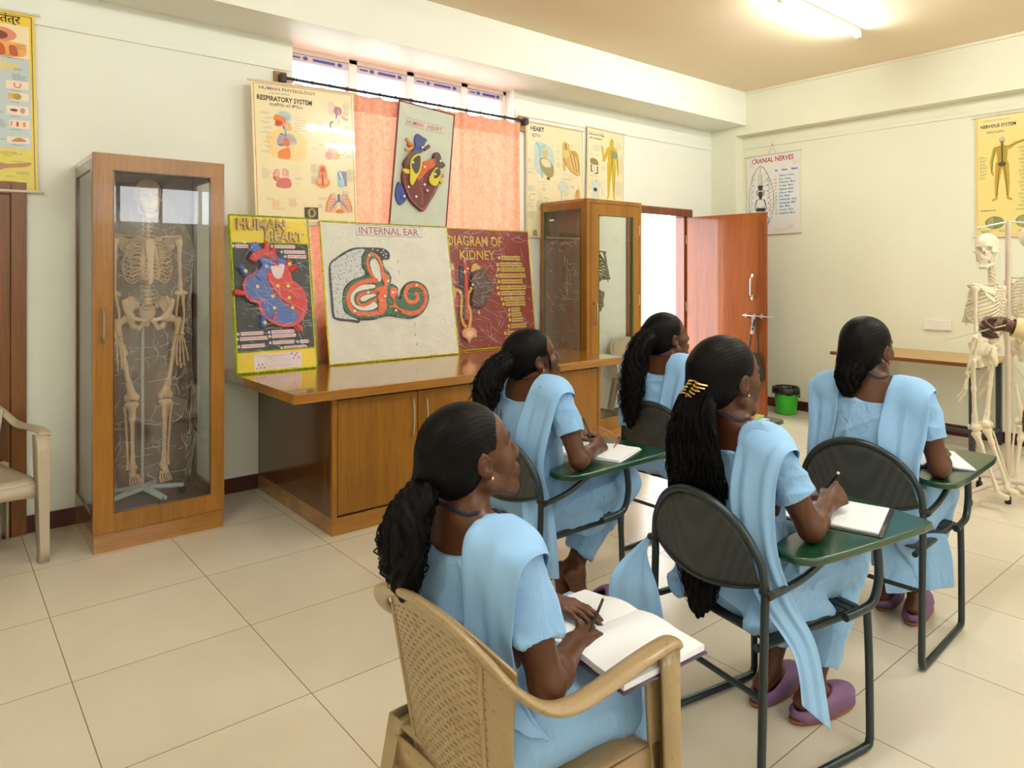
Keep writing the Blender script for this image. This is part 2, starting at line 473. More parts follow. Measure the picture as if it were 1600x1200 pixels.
obj('door_handle', h, 'steel', leaf, world=True, smooth=True)
h = MB().tube([(6.558, 3.80, 1.03), (6.558, 4.14, 1.035)], .007, 8)
for yy in (3.92, 4.00, 4.10): h.box(6.552, yy - .012, 1.012, 6.576, yy + .012, 1.054)
h.box(6.55, 3.99, .90, 6.566, 4.03, 1.03)
obj('latch_bolt', h, 'steel', leaf, world=True, smooth=True, bevel=.001)
for z in (.35, 1.1, 1.85): obj('hinge', MB().tube([(6.572, YW - .006, z - .05), (6.572, YW - .006, z + .05)], .007, 8), 'steel', dr, world=True, smooth=True)
d2 = thing('door_2', 'x', 'door', (0, YW, 0)); del d2['label'], d2['category']; d2['kind'] = 'structure'
obj('door_leaf', MB().box(-.52, YW - .018, .01, .35, YW - .002, 1.93), 'panel_door_wood', d2, world=True, bevel=.003)
obj('door_frame', MB().box(.352, YW - .03, 0, .425, YW, 2.0).box(-.6, YW - .03, 0, -.522, YW, 2.0).box(-.522, YW - .03, 1.932, .352, YW, 2.0), 'panel_door_wood', d2, world=True, bevel=.003)

# outside: sunlit passage beyond the doorway and unseen ground reddened to bounce pink light in
mat('outside_plaster', srgb(250, 246, 240), 0.8, var=0.02)
mat('pink_bounce_ground', srgb(196, 120, 96), 0.7, var=0.1)
mat('outside_concrete', srgb(200, 194, 182), .8, var=.06)
struct('floor_2', MB().box(1.0, YW + .25, -.1, 4.9, 8.2, 0), 'pink_bounce_ground')  # out of view, coloured so pink light bounces up to the soffit
struct('floor_3', MB().box(4.9, YW + .25, -.1, 9.5, 8.2, 0), 'outside_concrete')
ow = MB().box(5.0, 7.4, 0, 9.5, 7.6, 3.2)
struct('wall_passage', ow, 'outside_plaster')
struct('trim_6', MB().box(6.95, 7.36, .95, 7.3, 7.4, 1.9), 'aluminium_white')

# ------------------------------------------------------------------ ceiling tube lights
emit('tube_glow', (0.95, 1.0, 0.97), TUBE_STRENGTH)
def tube_light(x0, x1, y, label):
    t = thing('tube_light', label, 'lamp', ((x0 + x1) / 2, y, ZC), 0, 'fluorescent tubes on the ceiling')
    L = (x1 - x0) / 2
    obj('batten', MB().box(-L, -.022, -.03, L, .022, 0), 'ivory_plastic', t, bevel=.003)
    obj('tube', MB().tube([(-L + .03, 0, -.058), (L - .03, 0, -.058)], .013, 12), 'tube_glow', t, smooth=True)
    for sx in (-1, 1): obj('lamp_holder', MB().box(sx * L - .02, -.017, -.075, sx * L + .02, .017, -.02), 'ivory_plastic', t, bevel=.003)
tube_light(4.70, 5.92, 2.66, 'glowing fluorescent tube on the ceiling, the one seen at the top right')
tube_light(1.4, 2.6, 0.75, 'fluorescent tube on the ceiling above the plastic chair in the foreground')
tube_light(4.7, 5.9, -0.7, 'fluorescent tube on the ceiling to the right behind the camera')
tube_light(3.9, 5.1, 0.4, 'added unseen fluorescent tube on the ceiling, brightening the floor at the right')  # extra lamp out of view, added to brighten the floor at the right
tube_light(-1.5, -0.3, 1.4, 'fluorescent tube on the ceiling to the left of the camera')
tube_light(1.4, 2.6, -1.5, 'fluorescent tube on the ceiling close to the rear windows')

# ------------------------------------------------------------------ glass display cabinets
mat('green_edge', srgb(18, 84, 50), 0.3)
mat('sticker_white', srgb(220, 220, 216), 0.5)
def handle_pts(x, y, z0, z1, out=.035):
    zm = (z0 + z1) / 2
    return crom([(x, y, z0), (x, y - out * .8, z0 + .03), (x, y - out, zm), (x, y - out * .8, z1 - .03), (x, y, z1)], 6)
def cabinet(x0, x1, label, hx, side_glass_left, side_right, second=False):
    y0, y1, H = 4.25, 4.85, 2.125
    t = thing('display_cabinet', label, 'cabinet', ((x0 + x1) / 2, 4.55, 0))
    pl = .10
    obj('plinth', MB().box(x0 + .004, y0 + .012, 0, x1 - .004, y1, pl), 'oak_laminate_x', t, world=True, bevel=.002)
    obj('top_panel', MB().box(x0, y0 + .024, H - .03, x1, y1, H), 'oak_laminate_x', t, world=True, bevel=.002)
    obj('bottom_panel', MB().box(x0 + .02, y0 + .024, pl, x1 - .02, y1 - .01, pl + .03), 'cabinet_back', t, world=True)
    obj('back_panel', MB().box(x0 + .012, y1 - .012, pl, x1 - .012, y1, H - .03), 'cabinet_back', t, world=True)
    def side(xa, xb, name):
        s = MB()
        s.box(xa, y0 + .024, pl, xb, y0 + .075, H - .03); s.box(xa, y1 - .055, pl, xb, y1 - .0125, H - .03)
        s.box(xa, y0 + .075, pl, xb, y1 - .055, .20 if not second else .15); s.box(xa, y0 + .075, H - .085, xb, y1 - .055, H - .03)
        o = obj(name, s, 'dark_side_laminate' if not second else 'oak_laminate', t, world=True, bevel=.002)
        xm = (xa + xb) / 2
        obj('side_pane', MB().box(xm - .002, y0 + .07, .14, xm + .002, y1 - .05, H - .08), 'pane_glass', o, world=True)
        if second:
            e = MB()
            for (ya, yb, za, zb) in ((y0 + .075, y0 + .083, .15, H - .085), (y1 - .063, y1 - .055, .15, H - .085), (y0 + .083, y1 - .063, .15, .158), (y0 + .083, y1 - .063, H - .093, H - .085)):
                e.box(xa - .002, ya, za, xa + .008, yb, zb)
            obj('glass_bead', e, 'green_edge', o, world=True)
        return o
    sl = side(x0, x0 + .02, 'side_panel'); side(x1 - .02, x1, 'side_panel')
    if second:
        ga, gb = .10, .085
        s = MB().box(x0, y0, pl, x0 + .045, y0 + .022, H).box(x1 - .03, y0, pl, x1, y0 + .022, H).box(x0 + .045, y0, H - .035, x1 - .03, y0 + .022, H)
        obj('face_frame', s, 'oak_laminate', t, world=True, bevel=.002)
        dx0, dx1, dz0, dz1 = x0 + .049, x1 - .034, pl + .004, H - .039
    else:
        ga, gb = .095, .075
        dx0, dx1, dz0, dz1 = x0, x1, pl + .004, H
    gx0, gx1, gz0, gz1 = dx0 + ga, dx1 - gb, dz0 + .10, dz1 - (.085 if not second else .10)
    d = MB().box(dx0, y0, dz0, gx0, y0 + .022, dz1).box(gx1, y0, dz0, dx1, y0 + .022, dz1)
    door = obj('door', d, 'oak_laminate', t, world=True, bevel=.0015)
    for za, zb in ((dz0, gz0), (gz1, dz1)): obj('door_rail', MB().box(gx0, y0, za, gx1, y0 + .022, zb), 'oak_laminate', door, world=True, bevel=.001)
    obj('door_pane', MB().box(gx0 - .005, y0 + .010, gz0 - .005, gx1 + .005, y0 + .014, gz1 + .005), 'pane_glass', door, world=True)
    bw = .006
    e = MB().box(gx0, y0 - .001, gz0, gx0 + bw, y0 + .01, gz1).box(gx1 - bw, y0 - .001, gz0, gx1, y0 + .01, gz1).box(gx0, y0 - .001, gz0, gx1, y0 + .01, gz0 + bw).box(gx0, y0 - .001, gz1 - bw, gx1, y0 + .01, gz1)
    if second: e.box(gx1 - .02, y0 - .001, gz0, gx1, y0 + .01, gz1)
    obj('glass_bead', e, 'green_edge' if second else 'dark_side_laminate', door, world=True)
    obj('handle', MB().tube(handle_pts(hx, y0, 1.12, 1.30) if not second else handle_pts(hx, y0, 1.03, 1.23), .0065, 8, flat=(1.6, .8)), 'steel', door, world=True, smooth=True)
    if second:
        for z in (.5, 1.23, 1.87): obj('hinge', MB().box(dx1 - .004, y0 - .006, z - .045, dx1 + .008, y0 + .002, z + .045), 'steel', door, world=True, bevel=.002)
        obj('price_sticker', MB().box(x0 - .003, 4.66, 1.95, x0 - .0005, 4.72, 1.965), 'sticker_white', sl, world=True)
    return t
CAB1 = cabinet(.66, 1.33, 'tall oak display cabinet with a glass door, holding a full skeleton in plastic', .707, True, True)
CAB2 = cabinet(4.35, 5.07, 'tall oak display cabinet with green edged glass, standing at the right end of the counter', 4.445, True, True, True)
film_mat('shrink_wrap', 0.01, 5.0, .4, gloss=1.0, rough=0.08)
crease_glint_mat('film_crease')
o = obj('plastic_wrap', MB().box(4.344, 4.33, .5, 4.346, 4.79, 1.78), 'shrink_wrap', CAB2, world=True)

rg = random.Random(9); c = MB()
for k in range(70):
    y, z = (rg.uniform(4.34, 4.78), rg.choice([rg.gauss(1.74, .02), rg.gauss(1.50, .02), rg.gauss(1.25, .06), rg.uniform(.9, 1.75)])) if k < 55 else (rg.gauss(4.5, .02), rg.uniform(1.2, 1.75))
    a = rg.gauss(0, .4) if k < 55 else rg.gauss(1.57, .2); L = rg.uniform(.03, .12)
    pts = [(4.3425, y + math.cos(a) * L * (q / 6 - .5), z + math.sin(a) * L * (q / 6 - .5) + .006 * math.sin(q * 1.3 + k)) for q in range(7)]
    if all(4.335 < p[1] < 4.785 and p[2] < 1.78 for p in pts): c.tube(pts, [.0002, .0008, .0012, .0013, .0012, .0008, .0002], 5)
obj('film_crease_glints', c, 'film_crease', o, smooth='all')  # white streaks on the wrap stand in for glints along its folds

# ------------------------------------------------------------------ the low counter
ct = thing('counter_unit', 'long low oak counter unit with overhanging glossy top under the window', 'counter', (2.84, 4.3, 0))
obj('worktop', MB().box(1.49, 3.62, .785, 4.12, 4.868, .84), 'oak_laminate_x', ct, world=True, bevel=.004)
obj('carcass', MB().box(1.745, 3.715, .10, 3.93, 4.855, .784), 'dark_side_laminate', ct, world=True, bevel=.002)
obj('plinth', MB().box(1.745, 3.70, 0, 3.93, 4.855, .10), 'oak_laminate_x', ct, world=True, bevel=.002)
for xa in (1.745, 3.90): obj('face_frame', MB().box(xa, 3.695, .10, xa + .03, 3.714, .784), 'oak_laminate', ct, world=True)
ds = [1.778, 2.308, 2.838, 3.368, 3.898]
for i in range(4):
    d = obj('door', MB().box(ds[i], 3.692, .115, ds[i + 1] - .006, 3.714, .765), 'oak_laminate', ct, world=True, bevel=.0015)
    hx = ds[i + 1] - .05 if i % 2 == 0 else ds[i] + .045
    obj('handle', MB().tube(handle_pts(hx, 3.692, .50, .725), .006, 8, flat=(1.7, .8)), 'steel', d, world=True, smooth=True)

# ------------------------------------------------------------------ side table by the right wall
mat('table_top', srgb(184, 148, 84), 0.35, var=0.08, stretch=(4, .4, 4))
mat('table_edge', srgb(112, 62, 22), 0.4)
mat('grey_steel', srgb(56, 60, 66), 0.42, 0.3, var=0.08)
tb = thing('side_table', 'long narrow wooden table with grey steel legs against the cream wall', 'table', (6.77, 2.52, 0))
obj('tabletop', MB().box(6.38, 1.92, .735, 7.16, 3.12, .76), 'table_top', tb, world=True, bevel=.003)
obj('edge_band', MB().box(6.372, 1.92, .731, 6.3795, 3.12, .761), 'table_edge', tb, world=True)
for (x, y) in ((6.45, 2.0), (7.1, 2.0), (6.45, 3.04), (7.1, 3.04)):
    obj('leg', MB().box(x - .02, y - .02, 0, x + .02, y + .02, .734), 'grey_steel', tb, world=True, bevel=.003)
obj('frame_rail', MB().box(6.45, 2.0 - .015, .12, 7.1, 2.015, .15).box(6.45, 3.04 - .015, .12, 7.1, 3.055, .15).box(6.76, 2.0, .12, 6.79, 3.04, .15)
    .box(6.45, 2.0 - .015, .70, 7.1, 2.015, .734).box(6.45, 3.025, .70, 7.1, 3.055, .734), 'grey_steel', tb, world=True)

# ------------------------------------------------------------------ blank socket plate on the right wall
o = obj('blank_wall_plate', MB().box(7.176, 2.392, .95, 7.199, 2.623, 1.045), 'ivory_plastic', bevel=.005)
tag(o, 'white rectangular blank plate fixed to the cream wall above the side table', 'wall plate')

# ------------------------------------------------------------------ green bin with a black liner
mat('green_plastic', srgb(52, 190, 40), 0.35, var=0.03)
mat('black_liner', (0.012, 0.012, 0.012), 0.28, var=0.2, bmp=.5, bscale=30)
bn = thing('waste_bin', 'bright green plastic waste bin with black liner beside the open door', 'bin', (6.93, 3.86, 0))
obj('bucket', MB().lathe([(0, .006), (.094, .006), (.10, .012), (.122, .25), (.126, .255), (.126, .265), (.119, .265), (.096, .02), (0, .018)], 28), 'green_plastic', bn, smooth=True)
pr = []
for k in range(41):
    a = 2 * math.pi * k / 40
    j = random.uniform(-.006, .006)
    pr.append([((r + (j if i else 0)) * math.cos(a), (r + (j if i else 0)) * math.sin(a), z + (j if i != 2 else 0)) for i, (r, z) in enumerate([(.105, .17), (.116, .27), (.128, .285), (.136, .27), (.138, .215 + j)])])
obj('bin_liner', MB().grid(pr), 'black_liner', bn, smooth='all', solid=.002)
obj('liner_knot', MB().tube(crom([(-.05, -.135, .22), (-.03, -.155, .205), (0, -.15, .19), (.01, -.14, .215), (-.02, -.138, .22)], 5), .005, 6), 'black_liner', bn, smooth=True)

# ------------------------------------------------------------------ black bag and padlock on the door bolt
mat('black_fabric', (0.014, 0.012, 0.012), 0.75, var=0.25, bmp=.2)
bg_ = thing('shoulder_bag', 'black cloth shoulder bag hanging by its strap from the door bolt', 'bag', (6.52, 3.99, .5))
b = MB()
P = []
for k in range(15):
    v = k / 14; z = .36 + .30 * v
    w = .13 * (1 - .55 * v ** 2.2) * (1 - .25 * max(0, .12 - v) / .12); th = .05 * (1 - .6 * v) * (1 - .5 * max(0, .1 - v) / .1) + .004
    P.append([(6.515 + th * math.cos(a), 3.99 + w * math.sin(a) * (1 + .05 * math.sin(3 * a + 5 * v)), z) for a in [2 * math.pi * q / 20 for q in range(21)]])
b.grid(P); b.add(P[0][:-1], [tuple(range(20))])
obj('bag_body', b, 'black_fabric', bg_, world=True, smooth=True, sub=1)
for s in (-1, 1):
    obj('strap', MB().tube(crom([(6.52, 3.99 + s * .06, .63), (6.535, 3.99 + s * .042, .78), (6.545, 3.99 + s * .02, .93), (6.545, 3.99 + s * .004, 1.0)], 5), .008, 6, flat=(.35, 1.2)), 'black_fabric', bg_, world=True, smooth=True)
pk = thing('padlock', 'small steel padlock hanging from the bolt of the open door', 'padlock', (6.535, 4.01, .9))
obj('lock_body', MB().box(6.526, 3.99, .845, 6.545, 4.03, .885), 'steel', pk, world=True, bevel=.006)
obj('shackle', MB().tube(crom([(6.536, 3.998, .88), (6.536, 3.998, .91), (6.536, 4.01, .925), (6.536, 4.022, .91), (6.536, 4.022, .88)], 5), .0035, 6), 'steel', pk, world=True, smooth=True)

# ------------------------------------------------------------------ moulded plastic chairs
m, nt, p, out = new_mat('beige_plastic'); MATS['beige_plastic'] = m
v = coords(nt); n1 = noise_tex(nt, v, 4, 3); n2 = noise_tex(nt, v, 60, 3, .7)
base = ramp(nt, n1.outputs['Fac'], [(.3, srgb(158, 132, 92)), (.7, srgb(172, 147, 106))])
spk = ramp(nt, n2.outputs['Fac'], [(.30, (.30, .20, .10)), (.40, (1, 1, 1))])
mm = nt.nodes.new('ShaderNodeMix'); mm.data_type = 'RGBA'; mm.blend_type = 'MULTIPLY'; mm.inputs[0].default_value = .5
nt.links.new(base, mm.inputs[6]); nt.links.new(spk, mm.inputs[7]); nt.links.new(mm.outputs[2], p.inputs['Base Color'])
p.inputs['Roughness'].default_value = .3; p.inputs['Coat Weight'].default_value = .25
mat('pale_plastic', srgb(190, 174, 150), 0.4, var=0.04, coat=.1)
mat('foil_badge', srgb(220, 170, 90), 0.2, 0.6, var=.5, vscale=60)
def rim_z(y):
    a = min(1, abs(y) / .25); return .825 - .11 * a ** 2.4
def plastic_chair(label, m, loc, rz, badge=False, solidback=False):
    t = thing('plastic_chair', label, 'chair', loc, rz, None)
    # rim running from one arm over the back to the other arm
    half = [(.275, -.272, .648), (.25, -.277, .660), (.14, -.285, .664), (.0, -.287, .655), (-.09, -.282, .652), (-.15, -.268, .668), (-.205, -.242, .712), (-.238, -.20, .760), (-.258, -.13, .797), (-.268, -.05, .815)]
    pts = crom(half + [(x, -y, z) for x, y, z in half[::-1]], 6)
    rr = [.026 if p_[0] > -.1 else .026 - .007 * min(1, (-.1 - p_[0]) / .1) for p_ in pts]
    obj('arm_rim', MB().tube(pts, rr, 12, flat=(.55, 1.15), up=(0, 0, 1)), m, t, smooth=True, sub=1)
    # perforated back
    b = MB(); nu, nv = 92, 120
    def bp(i, j):
        v = j / nv; u = i / nu * 2 - 1
        hw = .182 + .052 * v ** 1.3
        y = u * hw
        z = .33 + (rim_z(y) - .33) * v
        x = -.165 - .098 * v ** .8 + .075 * (abs(u) ** 2.4) * (.35 + .65 * v)
        return (x, y, z)
    for i in range(nu + 1):
        for j in range(nv + 1): b.v.append(bp(i, j))
    for i in range(nu):
        for j in range(nv):
            hole = False
            if 11 <= i < nu - 11 and 16 < j < nv - 9 and j % 3 == 0 and not solidback:
                ph = i + (3 if (j // 3) % 2 else 0)
                hole = ph % 6 in (0, 1, 2)
            if hole: continue
            b.f.append((i * (nv + 1) + j, (i + 1) * (nv + 1) + j, (i + 1) * (nv + 1) + j + 1, i * (nv + 1) + j + 1)); b.c.append(None)
    obj('backrest', b, m, t, smooth=True, solid=.007)
    for s in (-1, 1):
        r = MB().tube([tuple(Vector(bp(nu * (.5 + s * .36), j)) + Vector((-.004, 0, 0))) for j in range(8, nv - 4, 6)], .006, 8)
        obj('back_rib', r, m, t, smooth=True)
    # seat
    S = []
    for i in range(15):
        u = i / 14; x = -.19 + .44 * u
        row = []
        for j in range(13):
            w = j / 12 * 2 - 1
            y = w * (.215 + .03 * u)
            z = .425 - .018 * (1 - w * w) * math.sin(math.pi * min(1, u * 1.1)) + .012 * (1 - u)
            if u > .9: z -= .02 * ((u - .9) / .1) ** 2
            row.append((x, y, z))
        S.append(row)
    obj('seat', MB().grid(S), m, t, smooth='all', solid=.008)
    ap = MB()
    def wall(path):   # hanging apron
        n = len(path); vs = []; 
        for (x, y, zt, zb) in path: vs += [(x, y, zt), (x, y, zb)]
        ap.add(vs, [(2 * i, 2 * i + 1, 2 * i + 3, 2 * i + 2) for i in range(n - 1)])
    fr = [(.252, -.245 + .49 * k / 12, .405, .330 + .018 * math.sin(math.pi * k / 12) ** .5) for k in range(13)]
    wall(fr)
    for s in (-1, 1):
        wall([(-.20 + .455 * k / 12, s * (.217 + .03 * k / 12), .425, .335 + .05 * math.sin(math.pi * k / 12) ** .5) for k in range(13)])
    wall([(-.195, -.2 + .4 * k / 8, .42, .35) for k in range(9)])
    obj('apron', ap, m, t, smooth=True, solid=.008)
    if badge: 
        o = obj('foil_badge', MB().ell((.2565, .02, .376), (.004, .040, .018), 16, 8), 'foil_badge', t, smooth=True)
    for s in (-1, 1):
        def chan(p0, p1, w0, w1, d0, d1, dirx):
            # channel shaped leg: outer web plus two flanges
            L = MB(); N = 8; rows = []
            for k in range(N + 1):
                q = k / N; c = Vector(p0).lerp(Vector(p1), q); w = w0 + (w1 - w0) * q; d = d0 + (d1 - d0) * q
                rows.append([(c.x - dirx * d, c.y - s * w, c.z), (c.x, c.y - s * w, c.z), (c.x, c.y, c.z), (c.x - dirx * d, c.y, c.z)])
            L.grid(rows)
            return L
        obj('leg', chan((.272, s * .292, .65), (.292, s * .285, 0), .05, .035, .065, .045, 1), m, t, smooth=True, ang=30, solid=.009)
        obj('leg', chan((-.19, s * .235, .45), (-.265, s * .262, 0), .045, .035, -.06, -.045, 1), m, t, smooth=True, ang=30, solid=.009)
    return t
CHA = plastic_chair('beige plastic armchair with a slotted back in the foreground', 'beige_plastic', (1.035, 1.256, 0), R_(2))
CHA.scale = (.96, .95, 1)
CHL = plastic_chair('pale plastic armchair with a foil badge at the far left beside the skeleton cabinet', 'pale_plastic', (.13, 4.54, 0), R_(-77), badge=True)
CHR = plastic_chair('pale plastic armchair seen through the glass cabinet beside the doorway', 'pale_plastic', (5.42, 4.52, 0), R_(-90), solidback=True)

# ------------------------------------------------------------------ steel chairs with a writing tablet
mat('chair_tube', srgb(52, 60, 62), 0.32, 0.5, var=0.08)
m, nt, p, out = new_mat('perforated_steel'); MATS['perforated_steel'] = m
v = coords(nt, (1, 1, 1)); vo = nt.nodes.new('ShaderNodeTexVoronoi'); vo.inputs['Scale'].default_value = 170; vo.inputs['Randomness'].default_value = 0.0
nt.links.new(v, vo.inputs['Vector'])
nt.links.new(ramp(nt, vo.outputs['Distance'], [(.28, srgb(24, 26, 28)), (.36, srgb(64, 66, 64))]), p.inputs['Base Color'])
p.inputs['Roughness'].default_value = .45; p.inputs['Metallic'].default_value = .3
mat('tablet_green', srgb(20, 62, 40), 0.25, var=0.06, coat=.2)
mat('rubber_black', (.012, .012, .012), .6)
def tablet_chair(label, loc, rz):
    t = thing('tablet_chair', label, 'chair', loc, rz, None)
    r = .0125; Y = .228
    for s in (-1, 1):
        fr = crom([(.235, s * Y, .44), (.245, s * Y, .30), (.25, s * Y, .08), (.247, s * Y, .03), (.225, s * Y, r + .002), (.1, s * Y, r), (-.1, s * Y, r), (-.215, s * Y, r + .002), (-.237, s * Y, .03), (-.24, s * Y, .08), (-.232, s * Y, .35), (-.225, s * Y, .56)], 4)
        obj('leg_frame', MB().tube(fr, r, 10), 'chair_tube', t, smooth=True)
        obj('seat_rail', MB().tube([(-.232, s * (Y - .026), .43), (.245, s * (Y - .026), .43)], .011, 8), 'chair_tube', t, smooth=True)
        obj('pivot_knob', MB().tube([(-.228, s * (Y - .01), .60), (-.228, s * (Y + .028), .60)], .011, 10), 'rubber_black', t, smooth=True)
    arch = [(-.225, -Y, .55), (-.226, -Y, .62), (-.234, -.212, .69), (-.25, -.16, .765), (-.268, -.08, .815), (-.274, 0, .83)]
    arch = crom(arch + [(x, -y, z) for x, y, z in arch[-2::-1]], 5)
    obj('back_frame', MB().tube(arch, r, 10), 'chair_tube', t, smooth=True)
    G = []
    for i in range(25):
        u = i / 24 * 2 - 1; y = u * .216
        top = .625 + .195 * max(0.0, 1 - abs(u) ** 2.2) ** .62; bot = .612 - .045 * (1 - u * u)
        row = []
        for j in range(9):
            q = j / 8; z = bot + (top - bot) * q
            row.append((-.232 - .034 * (1 - u * u) - .012 * (q - .3) + .002, y, z))
        G.append(row)
    obj('backrest', MB().grid(G), 'perforated_steel', t, smooth='all', solid=.003)
    lip = [Vector(g[0]) for g in G]
    obj('back_lip', MB().tube(lip, .006, 6), 'chair_tube', t, smooth=True)
    st = MB(); 
    st.box(-.19, -.20, .436, .10, .20, .444)
    obj('seat', st, 'perforated_steel', t, bevel=.003)
    for k in range(4): obj('slat', MB().box(.108 + .034 * k, -.2, .434, .136 + .034 * k, .2, .446), 'chair_tube', t, bevel=.004)
    obj('cross_bar', MB().tube([(-.236, -Y, .30), (-.236, Y, .30)], .009, 8), 'chair_tube', t, smooth=True)
    obj('tablet_arm', MB().tube(crom([(-.226, -Y - .012, .59), (-.10, -Y - .02, .615), (.02, -Y - .02, .66), (.10, -Y + .02, .668)], 5), .011, 8), 'chair_tube', t, smooth=True)
    obj('tablet_post', MB().tube(crom([(.20, -Y + .03, .668), (.245, -Y - .015, .66), (.262, -Y - .02, .60), (.262, -Y - .02, .53), (.235, -Y - .02, .475), (.18, -Y - .02, .462), (.10, -Y - .02, .458)], 6), .0135, 10), 'chair_tube', t, smooth=True)
    obj('tablet_bracket', MB().box(-.02, -.27, .662, .30, -.20, .676), 'rubber_black', t)
    pl = crom([(-.16, -.245), (-.14, -.295), (-.06, -.318), (.25, -.318), (.42, -.312), (.465, -.28), (.47, -.1), (.455, .06), (.41, .09), (.30, .075), (.20, -.02), (.10, -.115), (-.08, -.165), (-.145, -.19)], 5, True)
    obj('tablet', MB().prism(pl, .677, .70), 'tablet_green', t, bevel=.005, smooth=True)
    return t
CHB = tablet_chair('grey steel tablet chair in the left row whose sitter crosses her bare ankles', (2.06, 2.27, 0), 0)
CHC = tablet_chair('grey steel tablet chair with colourful books on its tablet, nearest the open door', (3.08, 2.29, 0), R_(0))
CHD = tablet_chair('grey steel tablet chair in the middle with a spiral notebook on its green tablet', (2.064, 1.253, 0), R_(-10))
CHE = tablet_chair('grey steel tablet chair at the right in front of the hanging skeleton', (3.08, 1.29, 0), R_(3))

# ------------------------------------------------------------------ printed charts and relief boards
print_mat('chart_print', 0.22, 0.35)
print_mat('board_print', 0.6)
print_mat('relief_paint', 0.45)
mat('chart_rod', srgb(226, 214, 192), .4)
mat('rod_wood', srgb(170, 120, 70), .5)
mat('hang_string', srgb(90, 70, 50), .8)
film_mat('cling_film', 0.01, 6.0, .35, stretch=(.8, 2.2, 1), gloss=1.0, rough=0.08)
crease_glint_mat('film_crease')
INK = dict(k=srgb(30, 28, 28), gy=srgb(120, 116, 108), lg=srgb(176, 170, 158), w=srgb(240, 236, 226), cream=srgb(246, 226, 180), pale=srgb(238, 224, 184),
           red=srgb(196, 52, 40), pink=srgb(226, 140, 120), or_=srgb(232, 128, 52), or2=srgb(240, 168, 96), yl=srgb(238, 204, 70), bl=srgb(70, 110, 170), lb=srgb(150, 196, 214),
           br=srgb(120, 72, 44), tan=srgb(214, 176, 104), dk=srgb(60, 50, 44), gn=srgb(96, 128, 84), pu=srgb(140, 120, 150), ol=srgb(176, 148, 60), fl=srgb(236, 176, 120))
def limb2(p0, p1, r0, r1, n=8):
    a = math.atan2(p1[1] - p0[1], p1[0] - p0[0]); o = []
    for k in range(n + 1):
        t = a + math.pi / 2 + math.pi * k / n; o.append((p0[0] + r0 * math.cos(t), p0[1] + r0 * math.sin(t)))
    for k in range(n + 1):
        t = a - math.pi / 2 + math.pi * k / n; o.append((p1[0] + r1 * math.cos(t), p1[1] + r1 * math.sin(t)))
    return o
def oval(c, rx, ry, n=20, rot=0.0, wob=0.0, seed=0):
    rg = random.Random(seed); ph = rg.random() * 6
    return [(c[0] + (1 + wob * math.sin(3 * t + ph)) * (rx * math.cos(t) * math.cos(rot) - ry * math.sin(t) * math.sin(rot)), c[1] + (1 + wob * math.sin(3 * t + ph)) * (rx * math.cos(t) * math.sin(rot) + ry * math.sin(t) * math.cos(rot))) for t in [2 * math.pi * k / n for k in range(n)]]
class Sheet:
    # flat print; layers of ink a fraction of a millimetre apart
    def __init__(s, W, H, base, thick=.0012, dm=None):
        s.W, s.H, s.w = W, H, thick; s.mb = MB(); s.rg = random.Random(int(W * 1000 + H * 7000)); s.dm = dm or (lambda x, y: (x, y))
        s.mb.box(0, 0, 0, W, H, thick, base)
    def q(s, pts): return [s.dm(*p) for p in pts]
    def poly(s, pts, col, raw=False):
        pts = pts if raw else s.q(pts)
        col = INK[col] if isinstance(col, str) else col
        s.w += .00004
        if sum(pts[i - 1][0] * pts[i][1] - pts[i][0] * pts[i - 1][1] for i in range(len(pts))) < 0: pts = pts[::-1]
        s.mb.add([(x, y, s.w) for x, y in pts], [tuple(range(len(pts)))], col)
    def fill(s, pts, col, n=4): s.poly(crom(s.q(pts), n, True), col, True)
    def line(s, pts, wd, col, smooth=True, closed=False):
        pts = s.q(pts); col = INK[col] if isinstance(col, str) else col
        if smooth and len(pts) > 2: pts = crom(pts, 4, closed)
        elif closed: pts = pts + [pts[0]]
        if closed and smooth and len(pts) > 2: pts = pts + [pts[0]]
        s.w += .00004; n = len(pts); vs = []
        for i in range(n):
            a, b = pts[max(i - 1, 0)], pts[min(i + 1, n - 1)]; d = math.hypot(b[0] - a[0], b[1] - a[1]) or 1
            nx, ny = -(b[1] - a[1]) / d * wd / 2, (b[0] - a[0]) / d * wd / 2
            vs += [(pts[i][0] + nx, pts[i][1] + ny, s.w), (pts[i][0] - nx, pts[i][1] - ny, s.w)]
        s.mb.add(vs, [(2 * i, 2 * i + 1, 2 * i + 3, 2 * i + 2) for i in range(n - 1)], col)
    def rect(s, x0, y0, x1, y1, col):
        (a, b), (c, d) = s.dm(x0, y0), s.dm(x1, y1)
        s.poly([(a, b), (c, b), (c, d), (a, d)], col, True)
    def caption(s, x, y, w, n=2, lh=.009, th=.0028, col='lg', align=0):
        # lines of small print too fine to read
        x, y = s.dm(x, y); col = INK[col] if isinstance(col, str) else col
        s.w += .00004
        for k in range(n):
            L = w * s.rg.uniform(.55, 1); p = x + (w - L) * (1 if align else 0); e = p + L; yy = y - k * lh
            while p < e - .002:
                l = min(s.rg.uniform(.006, .02), e - p)
                s.mb.add([(p, yy, s.w), (p + l, yy, s.w), (p + l, yy + th, s.w), (p, yy + th, s.w)], [(0, 1, 2, 3)], col); p += l + .0025
    def text(s, t, x, y, size, col, bold=0.0, align='LEFT', wf=1.0):
        x, y = s.dm(x, y); s.w += .00004
        mb = tint(text_mb(t, size, 0, bold, align, wf), INK[col] if isinstance(col, str) else col)
        mb.v = [(a + x, b + y, s.w) for a, b, c in mb.v]
        b0 = len(s.mb.v); s.mb.v += mb.v; s.mb.f += [tuple(i + b0 for i in f) for f in mb.f]; s.mb.c += mb.c
